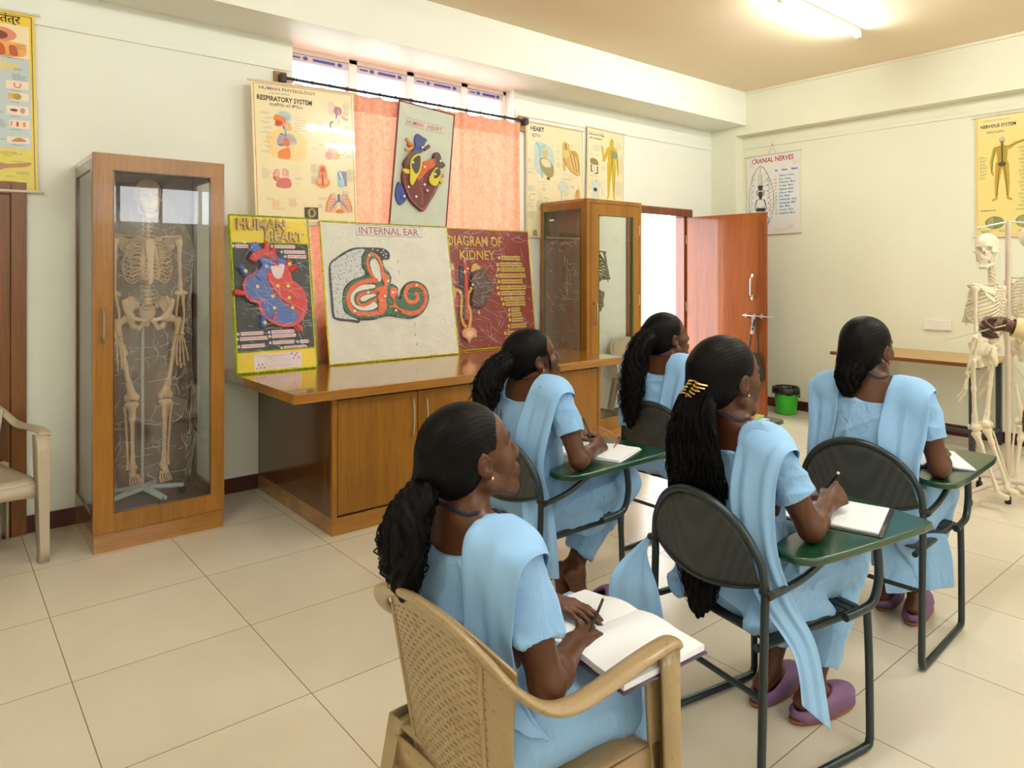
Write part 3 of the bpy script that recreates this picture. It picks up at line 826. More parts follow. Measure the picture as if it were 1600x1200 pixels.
def frame(o, ux, vx, square=True):
    u = Vector(ux).normalized(); v = Vector(vx)
    if square: v = v - u * v.dot(u)
    v.normalize(); w = u.cross(v).normalized()
    M = Matrix.Identity(4)
    for i in range(3): M[i][0], M[i][1], M[i][2], M[i][3] = u[i], v[i], w[i], o[i]
    return M
def chart(name, label, sh, M, rods=True, over=.02, rod_r=.008, string=None, m='chart_print'):
    t = bpy.data.objects.new(name, None); COL.objects.link(t); t.matrix_basis = M; tag(t, label, 'poster')
    obj('printed_sheet', sh.mb, m, t)
    if rods:
        for vv in (0, sh.H): obj('hanging_rod', MB().tube([(-over, vv, .004), (sh.W + over, vv, .004)], rod_r, 8), 'chart_rod', t, smooth=True)
    if string:
        x, h = string
        obj('hanging_cord', MB().tube([(x - .05, sh.H, .006), (x, sh.H + h, .004), (x + .05, sh.H, .006)], .0012, 5).tube([(x, sh.H + h - .006, .004), (x, sh.H + h + .012, .004)], .004, 6), 'hang_string', t)
    return t
def border(s, ins, wd, col): s.line([(ins, ins), (s.W - ins, ins), (s.W - ins, s.H - ins), (ins, s.H - ins)], wd, col, smooth=False, closed=True)

# --- respiratory system chart
s = Sheet(.75, .97, INK['cream'])
border(s, .016, .004, 'red')
s.text('HUMAN PHYSIOLOGY', .05, .918, .030, 'gy', .0006, wf=1.35)
s.text('ಮಾನವ ಶರೀರ', .12, .893, .016, 'gy', wf=1.5)
s.text('RESPIRATORY SYSTEM', .035, .845, .046, 'k', .0016, wf=.86)
s.text('ಉಸಿರಾಟದ ಕ್ರಮ', .12, .812, .030, 'k', .0004)
s.dm = lambda x, y: ((x - 70) / 840 * .75, .97 - (y - 75) / 1190 * .97)
s.fill([(170, 520), (250, 470), (300, 450), (380, 450), (450, 490), (495, 530), (490, 590), (470, 700), (350, 720), (220, 700), (190, 620)], srgb(250, 214, 140))
s.fill(oval((312, 355), 70, 66), srgb(226, 222, 200)); s.fill(oval((318, 350), 52, 44), srgb(190, 200, 196)); s.fill(oval((330, 365), 30, 22), 'lb')
s.fill([(245, 340), (232, 380), (245, 395), (240, 430), (268, 440), (300, 430), (330, 450), (335, 400), (320, 360), (285, 345)], 'or_')
s.fill([(255, 385), (250, 425), (290, 425), (300, 395)], 'red')
s.fill([(330, 400), (360, 400), (375, 450), (340, 470), (300, 450)], 'fl')
s.line([(305, 430), (325, 470), (325, 520)], .012, 'bl'); s.line([(320, 440), (335, 500), (340, 530)], .006, 'lb')
s.fill([(290, 490), (262, 530), (258, 590), (300, 600), (325, 560), (318, 510)], 'pu')
s.fill([(345, 490), (330, 530), (350, 575), (405, 575), (412, 540), (385, 500)], 'lb')
for k in range(5): s.line([(345 + 14 * k, 500 + 9 * k), (365 + 10 * k, 545 + 5 * k)], .007, 'or_')
for k in range(5): s.line([(262, 520 + 15 * k), (290, 512 + 15 * k), (315, 530 + 12 * k)], .003, 'w')
s.fill([(315, 525), (350, 540), (352, 590), (320, 600), (305, 560)], srgb(214, 96, 64))
s.fill([(262, 650), (300, 625), (350, 610), (352, 700), (300, 705), (262, 700)], 'or_')
for i in range(9): s.caption(120 + 20 * (i % 2), 330 + 40 * i, .07, 2, align=1)
for i in range(6): s.caption(398, 350 + 22 * i, .09, 1)
# ribs
s.fill([(240, 770), (262, 755), (300, 775), (340, 800), (350, 940), (220, 945), (215, 850)], srgb(250, 226, 200))
for k in range(7): s.line([(215, 840 + 14 * k - 8 * k), (240, 800 + 16 * k), (268, 810 + 16 * k)], .008, 'red' if k > 3 else 'pink')
for k in range(5): s.line([(285, 800 + 14 * k), (310, 790 + 14 * k), (338, 812 + 12 * k)], .007, 'pink')
s.fill([(250, 890), (300, 865), (348, 880), (348, 948), (240, 948)], srgb(214, 110, 100))
# larynx
s.fill([(600, 740), (640, 745), (658, 800), (655, 850), (680, 880), (660, 925), (615, 935), (570, 920), (555, 880), (580, 850), (580, 790)], 'or_')
s.fill([(605, 760), (630, 760), (635, 800), (600, 800)], 'red'); s.line([(615, 820), (615, 920)], .014, 'red'); s.fill(oval((590, 880), 20, 26), 'or2'); s.fill(oval((642, 880), 20, 26), 'or2'); s.line([(583, 800), (575, 860)], .005, 'lb'); s.line([(655, 800), (660, 860)], .005, 'lb')
s.rect(746, 785, 826, 915, 'pu'); s.fill([(750, 790), (780, 800), (800, 912), (750, 912)], 'lb'); s.line([(760, 800), (790, 850), (800, 910)], .006, 'w'); s.line([(748, 800), (770, 860)], .008, 'bl')
# heart and circulation
s.fill(oval((710, 235), 32, 62), srgb(240, 200, 170)); s.fill(oval((765, 250), 34, 40), 'red'); s.line([(740, 225), (752, 290), (748, 320)], .01, 'bl'); s.line([(770, 210), (775, 300)], .008, 'pink'); s.line([(735, 210), (800, 250)], .008, 'bl')
s.line([(725, 350), (700, 362), (698, 400), (715, 418), (735, 412)], .012, 'dk'); s.line([(770, 320), (775, 400), (800, 410)], .006, 'pink'); s.fill(oval((760, 385), 26, 32), srgb(240, 210, 180)); s.line([(800, 300), (850, 320)], .02, 'pink')
# bronchi
s.fill(oval((715, 600), 42, 48, wob=.1), srgb(238, 180, 140)); s.fill(oval((780, 590), 34, 50), 'w'); s.line(oval((782, 590), 36, 52, 10), .004, 'or2', closed=True); s.fill(oval((675, 650), 32, 36), 'pink'); s.fill(oval((735, 650), 36, 30), 'or2')
for k in range(5): s.line([(700 + 10 * k, 520), (690 + 18 * k, 580)], .003, 'lg')
# lungs bottom right
for sx in (-1, 1):
    s.fill([(750 + sx * 22, 1010), (750 + sx * 60, 990), (750 + sx * 100, 1060), (750 + sx * 112, 1140), (750 + sx * 60, 1150), (750 + sx * 20, 1110)], srgb(236, 178, 140))
    s.line([(750 + sx * 60, 992), (750 + sx * 98, 1060), (750 + sx * 112, 1145)], .012, 'or_')
    for k in range(5): s.line([(750 + sx * 10, 1050), (750 + sx * (40 + 8 * k), 1050 + 22 * k - 10), (750 + sx * (80 + 4 * k), 1030 + 28 * k)], .003, 'bl')
s.line([(750, 990), (750, 1060)], .018, 'bl'); s.fill([(735, 1125), (770, 1125), (790, 1155), (720, 1155)], 'or_')
for cx in (228, 362): s.fill(oval((cx, 1085), 38, 30), srgb(244, 208, 160)); s.line([(cx - 18, 1060), (cx - 10, 1110)], .004, 'or2'); s.line([(cx + 18, 1060), (cx + 10, 1110)], .004, 'or2')
s.rect(455, 1113, 568, 1215, 'dk'); s.fill(oval((515, 1160), 34, 40), 'ol'); s.fill(oval((515, 1160), 16, 26), 'dk')
for (x, y, w, n) in [(645, 225, .03, 1), (815, 180, .06, 6), (812, 250, .06, 4), (580, 365, .06, 5), (815, 380, .06, 4), (690, 465, .08, 1), (780, 520, .08, 1), (585, 560, .06, 2), (525, 605, .05, 1), (820, 640, .07, 3), (520, 740, .06, 7), (520, 850, .05, 6), (590, 945, .06, 1), (830, 770, .07, 10), (385, 865, .07, 2), (385, 915, .05, 1), (130, 800, .06, 8), (150, 1045, .08, 2), (320, 1045, .08, 2), (575, 1030, .07, 2), (570, 1090, .05, 3), (780, 968, .07, 4), (200, 1125, .10, 2), (450, 1090, .03, 1), (690, 980, .03, 1)]: s.caption(x, y, w, n)
chart('wall_poster', 'large cream respiratory system wall chart hanging beside the peach curtain', s, frame((1.69, 4.745, 1.81), (1, 0, .035), (-.045, 0, 1)), string=(.32, .05))

# --- heart chart
s = Sheet(.735, 1.05, INK['pale']); border(s, .012, .003, 'br')
s.text('HEART', .055, .975, .058, 'k', .0022, wf=.92); s.text('ಹೃದಯ', .07, .925, .036, 'k')
s.dm = lambda x, y: ((x - 40) / 725 * .735, 1.05 - (y - 45) / 1180 * .965)
s.fill([(140, 320), (160, 265), (250, 260), (330, 290), (380, 380), (390, 500), (340, 600), (200, 620), (135, 540)], srgb(200, 214, 200))
s.line([(165, 265), (205, 320), (210, 420)], .03, 'lb'); s.line([(215, 420), (225, 560), (240, 655)], .022, 'lb'); s.line([(270, 280), (215, 330)], .02, 'lb'); s.fill([(235, 330), (260, 310), (300, 330), (295, 420), (250, 430)], srgb(206, 190, 140)); s.fill(oval((265, 325), 30, 18), srgb(240, 196, 140))
s.fill([(210, 440), (260, 430), (330, 450), (375, 520), (375, 600), (350, 635), (290, 625), (240, 570), (210, 500)], srgb(168, 150, 104)); s.fill([(225, 450), (280, 440), (335, 465), (340, 520), (280, 530), (235, 500)], srgb(224, 216, 180))
s.line([(210, 440), (205, 500), (240, 575), (295, 628), (350, 636), (378, 600), (375, 520), (330, 450)], .005, 'ol')
for k in range(10): s.line([(340 + 4 * (k % 3), 320 + 22 * k), (385 - 6 * (k % 4), 310 + 26 * k)], .002, 'lb'); s.line([(150, 330 + 20 * k), (190, 350 + 20 * k)], .002, 'lb')
s.fill([(500, 215), (575, 225), (590, 290), (660, 295), (705, 350), (720, 480), (725, 575), (680, 585), (600, 540), (545, 470), (530, 540), (500, 530), (490, 400), (490, 310)], 'tan')
s.fill([(500, 310), (560, 310), (570, 370), (530, 400), (495, 370)], srgb(226, 196, 120)); s.fill([(600, 310), (660, 310), (690, 360), (640, 370)], srgb(196, 150, 80))
for k in range(6): s.line([(570 + 22 * k, 330 + 8 * k), (600 + 20 * k, 450), (640 + 12 * k, 550)], .007, 'br' if k % 2 else srgb(236, 206, 130))
s.line([(505, 400), (545, 480), (610, 550), (690, 588)], .006, 'br'); s.line([(530, 230), (540, 300)], .012, 'br')
s.fill(oval((498, 735), 74, 66), srgb(206, 214, 200)); s.line([(420, 760), (500, 730), (570, 740)], .003, 'lg'); s.line([(470, 790), (485, 830), (465, 900)], .008, 'lg')
for k in range(6): s.line([(430 + 22 * k, 690 + 6 * (k % 2)), (470 + 10 * k, 760)], .003, 'w')
s.fill([(690, 740), (720, 760), (725, 930), (690, 945), (660, 900), (655, 800)], 'tan'); s.line([(680, 760), (690, 930)], .005, 'br'); s.line([(705, 690), (700, 760)], .008, 'yl')
s.line([(160, 850), (110, 850), (75, 880), (90, 920), (140, 910)], .006, 'lg'); s.line([(240, 890), (290, 880), (300, 920), (250, 925)], .006, 'lg')
s.fill([(180, 910), (250, 920), (265, 990), (215, 1035), (165, 985)], srgb(206, 200, 160))
for k in range(4): s.line([(190 + 14 * k, 810 + 8 * k), (195 + 12 * k, 900)], .006, srgb(224, 206, 150))
s.fill([(365, 990), (395, 990), (425, 1050), (350, 1055)], 'or2')
s.line([(160, 790), (70, 800)], .003, 'lg')
s.rect(292, 640, 328, 672, 'br')
for (x, y, w, n) in [(60, 460, .05, 4), (60, 570, .08, 1), (60, 600, .1, 3), (410, 325, .05, 4), (410, 420, .05, 1), (415, 460, .06, 6), (600, 240, .1, 1), (690, 260, .04, 2), (490, 590, .23, 1), (560, 620, .12, 1), (480, 640, .19, 2), (170, 705, .17, 1), (240, 735, .05, 1), (60, 765, .09, 6), (230, 770, .06, 4), (600, 715, .06, 3), (510, 805, .08, 4), (490, 880, .12, 2), (490, 940, .19, 1), (530, 968, .1, 1), (415, 975, .05, 1), (60, 945, .08, 6), (280, 970, .06, 4), (60, 1050, .10, 7), (380, 680, .05, 1), (395, 600, .03, 1), (330, 275, .06, 1)]: s.caption(x, y, w, n, col='lg')
s.fill([(120, 1260), (165, 1250), (170, 1320), (125, 1325)], 'ol', 3)
chart('wall_poster', 'pale heart wall chart hanging right of the curtain, partly behind the second oak cabinet', s, frame((4.172, 4.846, 1.81), (1, 0, 0), (0, 0, 1)), over=.01)

# --- circulation chart
s = Sheet(.545, .80, INK['pale']); border(s, .012, .003, 'red')
s.text('HUMAN PHYSIOLOGY', .025, .752, .018, 'gy', wf=1.15); s.text('CIRCULATORY SYSTEM', .025, .728, .024, 'k', .0005, wf=.84); s.text('ರಕ್ತ ಪರಿಚಲನೆ', .03, .69, .028, 'k')
s.dm = lambda x, y: ((x - 815) / 465 * .545, .80 - (y - 130) / 900 * .715)
G = srgb(206, 172, 40)
def figure(s, cx, top, k, col, arm=None):
    P = lambda x, y: (cx + x * k, top + y * k)
    f = lambda a, b, r0, r1: s.poly(limb2(s.dm(*P(*a)), s.dm(*P(*b)), r0 * k * s.ku, r1 * k * s.ku), col, True)
    s.poly(oval(s.dm(*P(0, 42)), 27 * k * s.ku, 42 * k * s.ku), col, True)
    f((0, 80), (0, 110), 15, 20); f((-40, 135), (40, 135), 24, 24); f((0, 140), (0, 300), 52, 44); f((-14, 310), (14, 310), 40, 40)
    for sx in (-1, 1):
        f((sx * 26, 320), (sx * 30, 520), 30, 20); f((sx * 30, 520), (sx * 33, 700), 20, 11); f((sx * 33, 705), (sx * 44, 728), 9, 10)
    f((52, 140), (72, 270), 18, 14); f((72, 270), (84, 400), 14, 8); f((84, 400), (82, 440), 9, 6)
    if arm:
        f((-52, 140), (-92, 265), 18, 14); f((-92, 265), (-112, 160), 14, 8); f((-112, 160), (-122, 95), 12, 7); f((-116, 140), (-98, 120), 6, 4)
    else: f((-52, 140), (-76, 270), 18, 14); f((-76, 270), (-92, 400), 14, 8); f((-92, 400), (-92, 440), 9, 6)
s.ku = .545 / 465
figure(s, 1118, 238, 1.02, G, True)
s.line([(1122, 380), (1122, 560)], .010, 'dk'); s.line([(1140, 380), (1190, 420), (1195, 620)], .006, srgb(90, 110, 110)); s.fill([(1120, 375), (1160, 380), (1190, 440), (1150, 470), (1125, 430)], srgb(140, 150, 130)); s.line([(1130, 560), (1150, 700), (1155, 900)], .005, srgb(110, 120, 90)); s.line([(1110, 560), (1095, 760)], .004, 'br'); s.line([(1112, 370), (1100, 420)], .006, 'br')
s.fill([(855, 520), (900, 505), (940, 530), (955, 580), (900, 585), (860, 570)], srgb(150, 130, 80)); s.line([(870, 585), (868, 660), (885, 670)], .014, 'dk'); s.line([(940, 600), (945, 680), (920, 690)], .014, 'dk'); s.line([(900, 590), (905, 680)], .01, 'lb'); s.line([(905, 690), (908, 708)], .01, 'dk')
s.fill([(870, 790), (925, 768), (985, 790), (990, 850), (960, 900), (960, 1000), (890, 1000), (890, 900)], srgb(206, 212, 206)); s.fill([(900, 880), (935, 870), (940, 910), (905, 915)], 'dk'); s.line([(930, 765), (930, 800)], .012, 'pink'); s.line([(875, 800), (900, 850), (880, 900)], .006, 'lb'); s.line([(960, 870), (965, 1000)], .004, 'or2')
for (x, y, w, n) in [(890, 340, .12, 7), (840, 460, .06, 2), (915, 460, .05, 2), (850, 720, .13, 2), (1165, 265, .1, 8), (1220, 430, .06, 20), (990, 600, .07, 4), (1000, 780, .05, 3), (840, 840, .03, 6), (990, 880, .05, 8), (1175, 760, .12, 16), (840, 690, .05, 1), (1000, 500, .05, 3)]: s.caption(x, y, w, n)
chart('wall_poster', 'narrow cream circulation chart with a yellow human figure above the second oak cabinet', s, frame((4.95, 4.846, 2.113), (1, 0, -.02), (.02, 0, 1)), over=.012)

# --- far-left chart, mostly outside the picture
s = Sheet(.72, 1.01, INK['yl'])
s.text('तंत्र', .56, .945, .06, 'k', .001)
s.rect(.02, .79, .695, .93, 'cream'); s.rect(.02, .775, .695, .79, INK['w']); s.rect(.02, .24, .695, .77, srgb(196, 206, 206)); s.rect(.02, .75, .695, .935, srgb(246, 222, 176)); 
s.fill(oval((.56, .875), .075, .04), 'pink'); s.fill(oval((.545, .87), .05, .025), 'br')
s.fill([(.5, .83), (.66, .835), (.68, .815), (.66, .76), (.5, .76)], 'or2'); s.fill([(.52, .82), (.57, .82), (.58, .765), (.53, .765)], srgb(200, 90, 40)); s.fill([(.60, .815), (.63, .815), (.64, .765), (.605, .765)], srgb(190, 90, 50))
s.fill(oval((.56, .70), .09, .02), srgb(226, 206, 140)); s.fill(oval((.50, .705), .03, .018), 'br')
for i, (v0, v1) in enumerate([(.575, .62), (.51, .555), (.43, .48), (.355, .40), (.27, .305)]):
    s.rect(.58 + .012 * (i % 2), v0, .685, v1, srgb(244, 222, 200))
    vm = (v0 + v1) / 2
    if i == 0: s.line([(.62, v1 - .01), (.622, v0 + .012), (.645, v0 + .012), (.648, v1 - .01)], .008, 'pink')
    if i == 1: s.rect(.59, v0 + .004, .62, v1 - .004, 'tan'); s.fill(oval((.632, vm), .02, .018), 'ol')
    if i == 2: s.fill(oval((.615, vm), .018, .008), 'br'); s.fill(oval((.655, vm), .012, .016), srgb(190, 150, 130))
    if i == 3: s.line([(.60, vm - .014), (.605, vm + .014)], .008, 'pink'); s.fill(oval((.63, vm), .006, .015), 'red'); s.fill(oval((.662, vm), .008, .015), 'or_')
    if i == 4: s.fill([(.60, v0 + .008), (.635, v1 - .003), (.67, v0 + .012)], srgb(196, 130, 60))
    s.caption(.60, v0 - .012, .07, 1, col='gy')
s.rect(.02, .03, .695, .24, srgb(226, 206, 90))
s.fill([(.42, .13), (.52, .16), (.58, .15), (.685, .165), (.67, .14), (.57, .125), (.50, .09), (.43, .10)], srgb(176, 124, 80)); s.fill(oval((.49, .11), .03, .022), 'pink')
for (x, y, w, n) in [(.59, .745, .08, 1), (.63, .82, .05, 3), (.50, .765, .18, 3), (.62, .69, .06, 2), (.61, .655, .07, 4), (.52, .60, .04, 1), (.52, .53, .04, 2), (.52, .44, .05, 2), (.54, .39, .04, 5), (.55, .285, .03, 1), (.55, .215, .1, 2), (.56, .195, .05, 1), (.60, .165, .08, 1), (.62, .105, .06, 2), (.57, .08, .06, 1), (.55, .05, .1, 2)]: s.caption(x, y, w, n, col='gy')
s.line([(.006, .006), (.706, .006), (.706, .99), (.006, .99)], .004, 'k', smooth=False, closed=True)
a = math.radians(4.6)
chart('wall_poster', 'yellow and blue wall chart at the far left edge above the brown door', s, frame((.478 - .72 * math.cos(a), 4.845, 1.955 - .72 * math.sin(a) * .3), (1, 0, .02), (-.085, 0, 1)), over=.03)

# --- cranial nerves chart on the right wall
s = Sheet(.635, .885, srgb(232, 228, 224))
s.text('CRANIAL NERVES', .317, .800, .074, srgb(160, 24, 30), .0018, 'CENTER', wf=.86)
s.dm = lambda x, y: ((x - 97) / 278 * .635, .885 - (y - 250 - (x - 97) * -.06) / 440 * .885 + 0)
BK = INK['k']
s.line([(172, 305), (140, 340), (118, 410), (108, 500), (112, 560), (130, 620), (160, 650), (185, 650), (205, 640), (225, 600), (240, 540), (240, 460), (225, 390), (200, 330)], .005, BK, closed=True)
s.line([(172, 310), (172, 420)], .004, BK)
for sx in (-1, 1):
    s.line([(172 + sx * 8, 350), (172 + sx * 9, 415)], .005, INK['gn'])
    for k in range(7): s.line([(172 + sx * (25 + 3 * k), 345 + 34 * k), (172 + sx * (38 + 3 * k), 350 + 34 * k), (172 + sx * (44 + 2 * k), 372 + 32 * k), (172 + sx * (30 + 3 * k), 380 + 33 * k)], .004, BK)
    s.line([(172 + sx * 6, 430), (172 + sx * 20, 450), (172 + sx * 14, 470)], .009, BK); s.line([(172 + sx * 20, 490), (172 + sx * 32, 540), (172 + sx * 14, 560)], .006, BK)
    s.line([(172 + sx * 30, 575), (172 + sx * 44, 610), (172 + sx * 22, 640)], .008, BK)
s.fill([(158, 415), (186, 415), (178, 440), (166, 440)], BK); s.fill([(160, 450), (184, 450), (178, 485), (166, 485)], BK); s.fill([(150, 540), (196, 540), (192, 556), (154, 556)], BK)
s.line([(155, 495), (190, 495), (192, 535), (152, 535)], .005, BK, closed=True)
for i in range(8): s.line([(185 + 3 * i, 395 + 26 * i), (215, 388 + 24 * i), (250, 384 + 19 * i)], .0025, srgb(150, 60, 70))
LB = srgb(70, 150, 200)
for i, (a_, b_) in enumerate([('Olfactory', 'Sensory'), ('Optic', 'Sensory'), ('Oculomotor', 'Motor'), ('Trochlear', 'Motor'), ('Trigeminal', 'Mixed'), ('Abducent', 'Motor'), ('Facial', 'Mixed'), ('Vestibulocochlear', 'Sensory'), ('Glossopharyngeal', 'Mixed'), ('Vagus', 'Mixed'), ('Accessory', 'Motor'), ('Hypoglossal', 'Motor')]):
    v = .625 - .0375 * i
    dm = s.dm; s.dm = lambda x, y: (x, y)
    s.text(['I', 'II', 'III', 'IV', 'V', 'VI', 'VII', 'VIII', 'IX', 'X', 'XI', 'XII'][i], .352, v, .026, srgb(60, 140, 110), .0006, wf=.7)
    s.text(a_ + ' - ' + b_, .395, v, .031, LB, .0006, wf=.72 if len(a_) < 14 else .58)
    s.dm = dm
s.dm = lambda x, y: (x, y)
for t_, x in (('No', .35), ('Nerve', .43), ('Nature', .54)): s.text(t_, x, .685, .034, srgb(30, 110, 190), .0012, wf=.75)
s.caption(.36, .045, .20, 2, .02, .008, srgb(236, 206, 150))
for (a_, b_) in ((.03, .76), (.56, .74), (.5, .05)): s.rect(a_, b_, a_ + .06, b_ + .05, srgb(226, 216, 200))
chart('wall_poster', 'white cranial nerves chart on the right wall behind the open door', s, frame((7.188, 4.478, 1.905), (0, -1, .01), (0, 0, 1)), over=.02, string=(.32, .10))

# --- nervous system chart on the right wall
s = Sheet(.52, 1.06, srgb(240, 220, 140)); border(s, .012, .004, 'pink')
s.text('HUMAN PHYSIOLOGY', .05, 1.01, .020, 'gy', wf=1.05); s.text('NERVOUS SYSTEM', .035, .955, .040, 'k', .0012, wf=.82); s.text('ನರಮಂಡಲ', .08, .905, .030, 'k')
s.ku = .00115
fc = srgb(196, 160, 60)
def fig2(s, cx, top, k, col):
    f = lambda a, b, r0, r1, c=col: s.poly(limb2((cx + a[0] * k, top - a[1] * k), (cx + b[0] * k, top - b[1] * k), r0 * k, r1 * k), c, True)
    s.poly(oval((cx, top - .045 * k), .032 * k, .045 * k), col, True)
    f((0, .09), (0, .13), .018, .024); f((-.05, .15), (.05, .15), .028, .028); f((0, .17), (0, .33), .066, .054); f((-.018, .35), (.018, .35), .05, .05)
    for sx in (-1, 1): f((sx * .034, .36), (sx * .06, .60), .042, .026); f((sx * .06, .60), (sx * .065, .80), .026, .012); f((sx * .065, .81), (sx * .10, .83), .014, .014)
    f((-.08, .15), (-.12, .32), .024, .018); f((-.12, .32), (-.115, .46), .018, .010); f((-.115, .46), (-.10, .50), .013, .007)
    f((.08, .15), (.15, .10), .024, .018); f((.15, .10), (.26, .07), .018, .012); f((.26, .07), (.31, .05), .014, .008)
    D = srgb(70, 78, 50)
    s.line([(cx, top - .02 * k), (cx, top - .36 * k)], .012, D)
    for sx in (-1, 1):
        s.line([(cx, top - .33 * k), (cx + sx * .035 * k, top - .45 * k), (cx + sx * .06 * k, top - .78 * k)], .005, D)
        for j in range(6): s.line([(cx, top - (.16 + .03 * j) * k), (cx + sx * .05 * k, top - (.185 + .03 * j) * k)], .003, D)
    s.line([(cx, top - .14 * k), (cx - .08 * k, top - .17 * k), (cx - .12 * k, top - .45 * k)], .004, D); s.line([(cx, top - .14 * k), (cx + .12 * k, top - .12 * k), (cx + .27 * k, top - .065 * k)], .004, D)
    s.poly(oval((cx, top - .36 * k), .045 * k, .03 * k), D, True); s.poly(oval((cx, top - .032 * k), .024 * k, .026 * k), srgb(200, 204, 190), True)
fig2(s, .20, .865, .66, fc)
for (cx, cy) in ((.145, .12), (.37, .125)):
    s.fill(oval((cx, cy), .072, .055), srgb(130, 140, 90)); s.fill(oval((cx - .022, cy), .034, .045), srgb(160, 166, 110)); s.line([(cx, cy - .05), (cx, cy + .05)], .004, 'dk')
    for k in range(5): s.line([(cx - .05 + .022 * k, cy + .03), (cx - .036 + .018 * k, cy - .03)], .003, 'ol')
s.caption(.04, .225, .17, 1, .012, .006, 'dk'); s.caption(.30, .225, .09, 1, .012, .005, 'gy')
for i in range(16): s.caption(.32 + .01 * (i % 3), .76 - .033 * i, .15, 2, .011, .003, 'gy')
for i in range(7): s.caption(.03, .70 - .03 * i, .06, 2, .011, .003, 'gy')
for i in range(3): s.caption(.04 + .14 * i, .05, .1, 2, .011, .003, 'gy')
chart('wall_poster', 'yellow nervous system chart on the right wall behind the hanging skeletons', s, frame((7.186, 2.20, 1.80), (0, -1, 0), (0, 0, 1)), over=.025)

# ------------------------------------------------------------------ relief boards standing on the counter
mat('tinsel_gold', srgb(206, 196, 30), 0.25, 0.7, var=.5, vscale=140, bmp=1, bscale=200)
mat('tinsel_green', srgb(150, 190, 30), 0.25, 0.7, var=.6, vscale=140, bmp=1, bscale=200)
mat('foil_letters', srgb(150, 120, 66), 0.3, 0.6, var=.25, vscale=40)
mat('gold_letters', srgb(196, 152, 56), 0.4, 0.3, var=.2, vscale=40)
mat('yellow_foam', srgb(240, 206, 30), .5); mat('black_foam', srgb(22, 21, 22), .5); mat('white_card', srgb(232, 226, 212), .6)
mat('maroon_card', srgb(128, 24, 20), .5, var=.08); mat('thermocol', srgb(226, 222, 206), .7); mat('grey_cloth', srgb(206, 210, 192), .8, var=.04, bmp=.2, bscale=300)
mat('border_maroon', srgb(110, 26, 44), .5)
def board(name, label, W, H, M, base, tinsel, thick=.014, film=None):
    t = bpy.data.objects.new(name, None); COL.objects.link(t); t.matrix_basis = M; tag(t, label, 'display board')
    obj('board_panel', MB().box(0, 0, -thick, W, H, 0), base, t, bevel=.001)
    if tinsel:
        n = 60; pts = []
        for a, b in (((0, 0), (W, 0)), ((W, 0), (W, H)), ((W, H), (0, H)), ((0, H), (0, 0))):
            for k in range(n): pts.append((a[0] + (b[0] - a[0]) * k / n, a[1] + (b[1] - a[1]) * k / n, .0))
        obj('tinsel_edge', MB().tube(pts, [.005 + .0025 * random.random() for _ in pts], 6, closed=True), tinsel, t)
    return t
def piece(t, name, pts, col, z0, z1, m='relief_paint', smooth=4, bev=.002, parent=None):
    mb = MB().prism(crom(pts, smooth, True) if smooth else pts, z0, z1, col=col)
    return obj(name, mb, m, parent or t, bevel=bev)
def strip(pts, wd, z0, z1, col, smooth=5, taper=None):
    pts = crom(pts, smooth) if smooth else pts; n = len(pts); L = []; Rr = []
    for i in range(n):
        a, b = pts[max(i - 1, 0)], pts[min(i + 1, n - 1)]; d = math.hypot(b[0] - a[0], b[1] - a[1]) or 1
        w = (taper(i / (n - 1)) if taper else 1) * wd / 2
        L.append((pts[i][0] - (b[1] - a[1]) / d * w, pts[i][1] + (b[0] - a[0]) / d * w)); Rr.append((pts[i][0] + (b[1] - a[1]) / d * w, pts[i][1] - (b[0] - a[0]) / d * w))
    mb = MB()
    vs = [(x, y, z1) for x, y in L] + [(x, y, z1) for x, y in Rr] + [(x, y, z0) for x, y in L] + [(x, y, z0) for x, y in Rr]
    fs = []
    for i in range(n - 1):
        fs += [(n + i, n + i + 1, i + 1, i), (2 * n + i, i, i + 1, 2 * n + i + 1), (3 * n + i + 1, n + i + 1, n + i, 3 * n + i)]
    fs += [(0, 2 * n, 3 * n, n), (n - 1, 2 * n - 1, 4 * n - 1, 3 * n - 1)]
    return mb.add(vs, fs, col)
def dots(t, pts, r, z, col, name='number_sticker', sq=False):
    for x, y in pts:
        p = [(x - r, y - r), (x + r, y - r), (x + r, y + r), (x - r, y + r)] if sq else [(x + r * math.cos(k * .6283), y + r * math.sin(k * .6283)) for k in range(10)]
        obj(name, MB().prism(p, z, z + .003, col=col), 'relief_paint', t)
def letters(t, txt, x, y, size, depth, m, name='lettering', wf=1.0, bold=.002, z=.002, sp=None):
    mb = text_mb(txt, size, depth, bold, 'LEFT', wf); mb.v = [(a + x, b + y, c + z + depth) for a, b, c in mb.v]
    return obj(name, mb, m, t)
def film(t, W, H, z, m='cling_film', name='plastic_wrap', wav=.006):
    G = [[(W * i / 24, H * j / 24, z + wav * math.sin(i * .9 + j * .33) * math.sin(j * .5 + 1)) for j in range(25)] for i in range(25)]
    o = obj(name, MB().grid(G), m, t, smooth='all')
    rg = random.Random(int(W * 977)); c = MB()
    for k in range(int(150 * W * H) + 70):
        x, y = rg.uniform(.02, W - .02), rg.uniform(.02, H - .02); a = rg.gauss(-.35, .35) if rg.random() < .7 else rg.uniform(0, 3.14); L = rg.uniform(.03, .17); b = rg.uniform(-.5, .5); pts = []
        for i in range(7):
            q = i / 6 - .5; pts.append((x + math.cos(a + b * q) * L * q, y + math.sin(a + b * q) * L * q, z + .001 + wav * math.sin((x / W * 24) * .9 + (y / H * 24) * .33) * math.sin((y / H * 24) * .5 + 1)))
        if all(.004 < p[0] < W - .004 and .004 < p[1] < H - .004 for p in pts): c.tube(pts, [.0002, .0007, .0010, .0012, .0010, .0007, .0002], 5)
    obj('film_crease_glints', c, 'film_crease', o, smooth='all')  # folds drawn white in place of the film's highlights
    return o

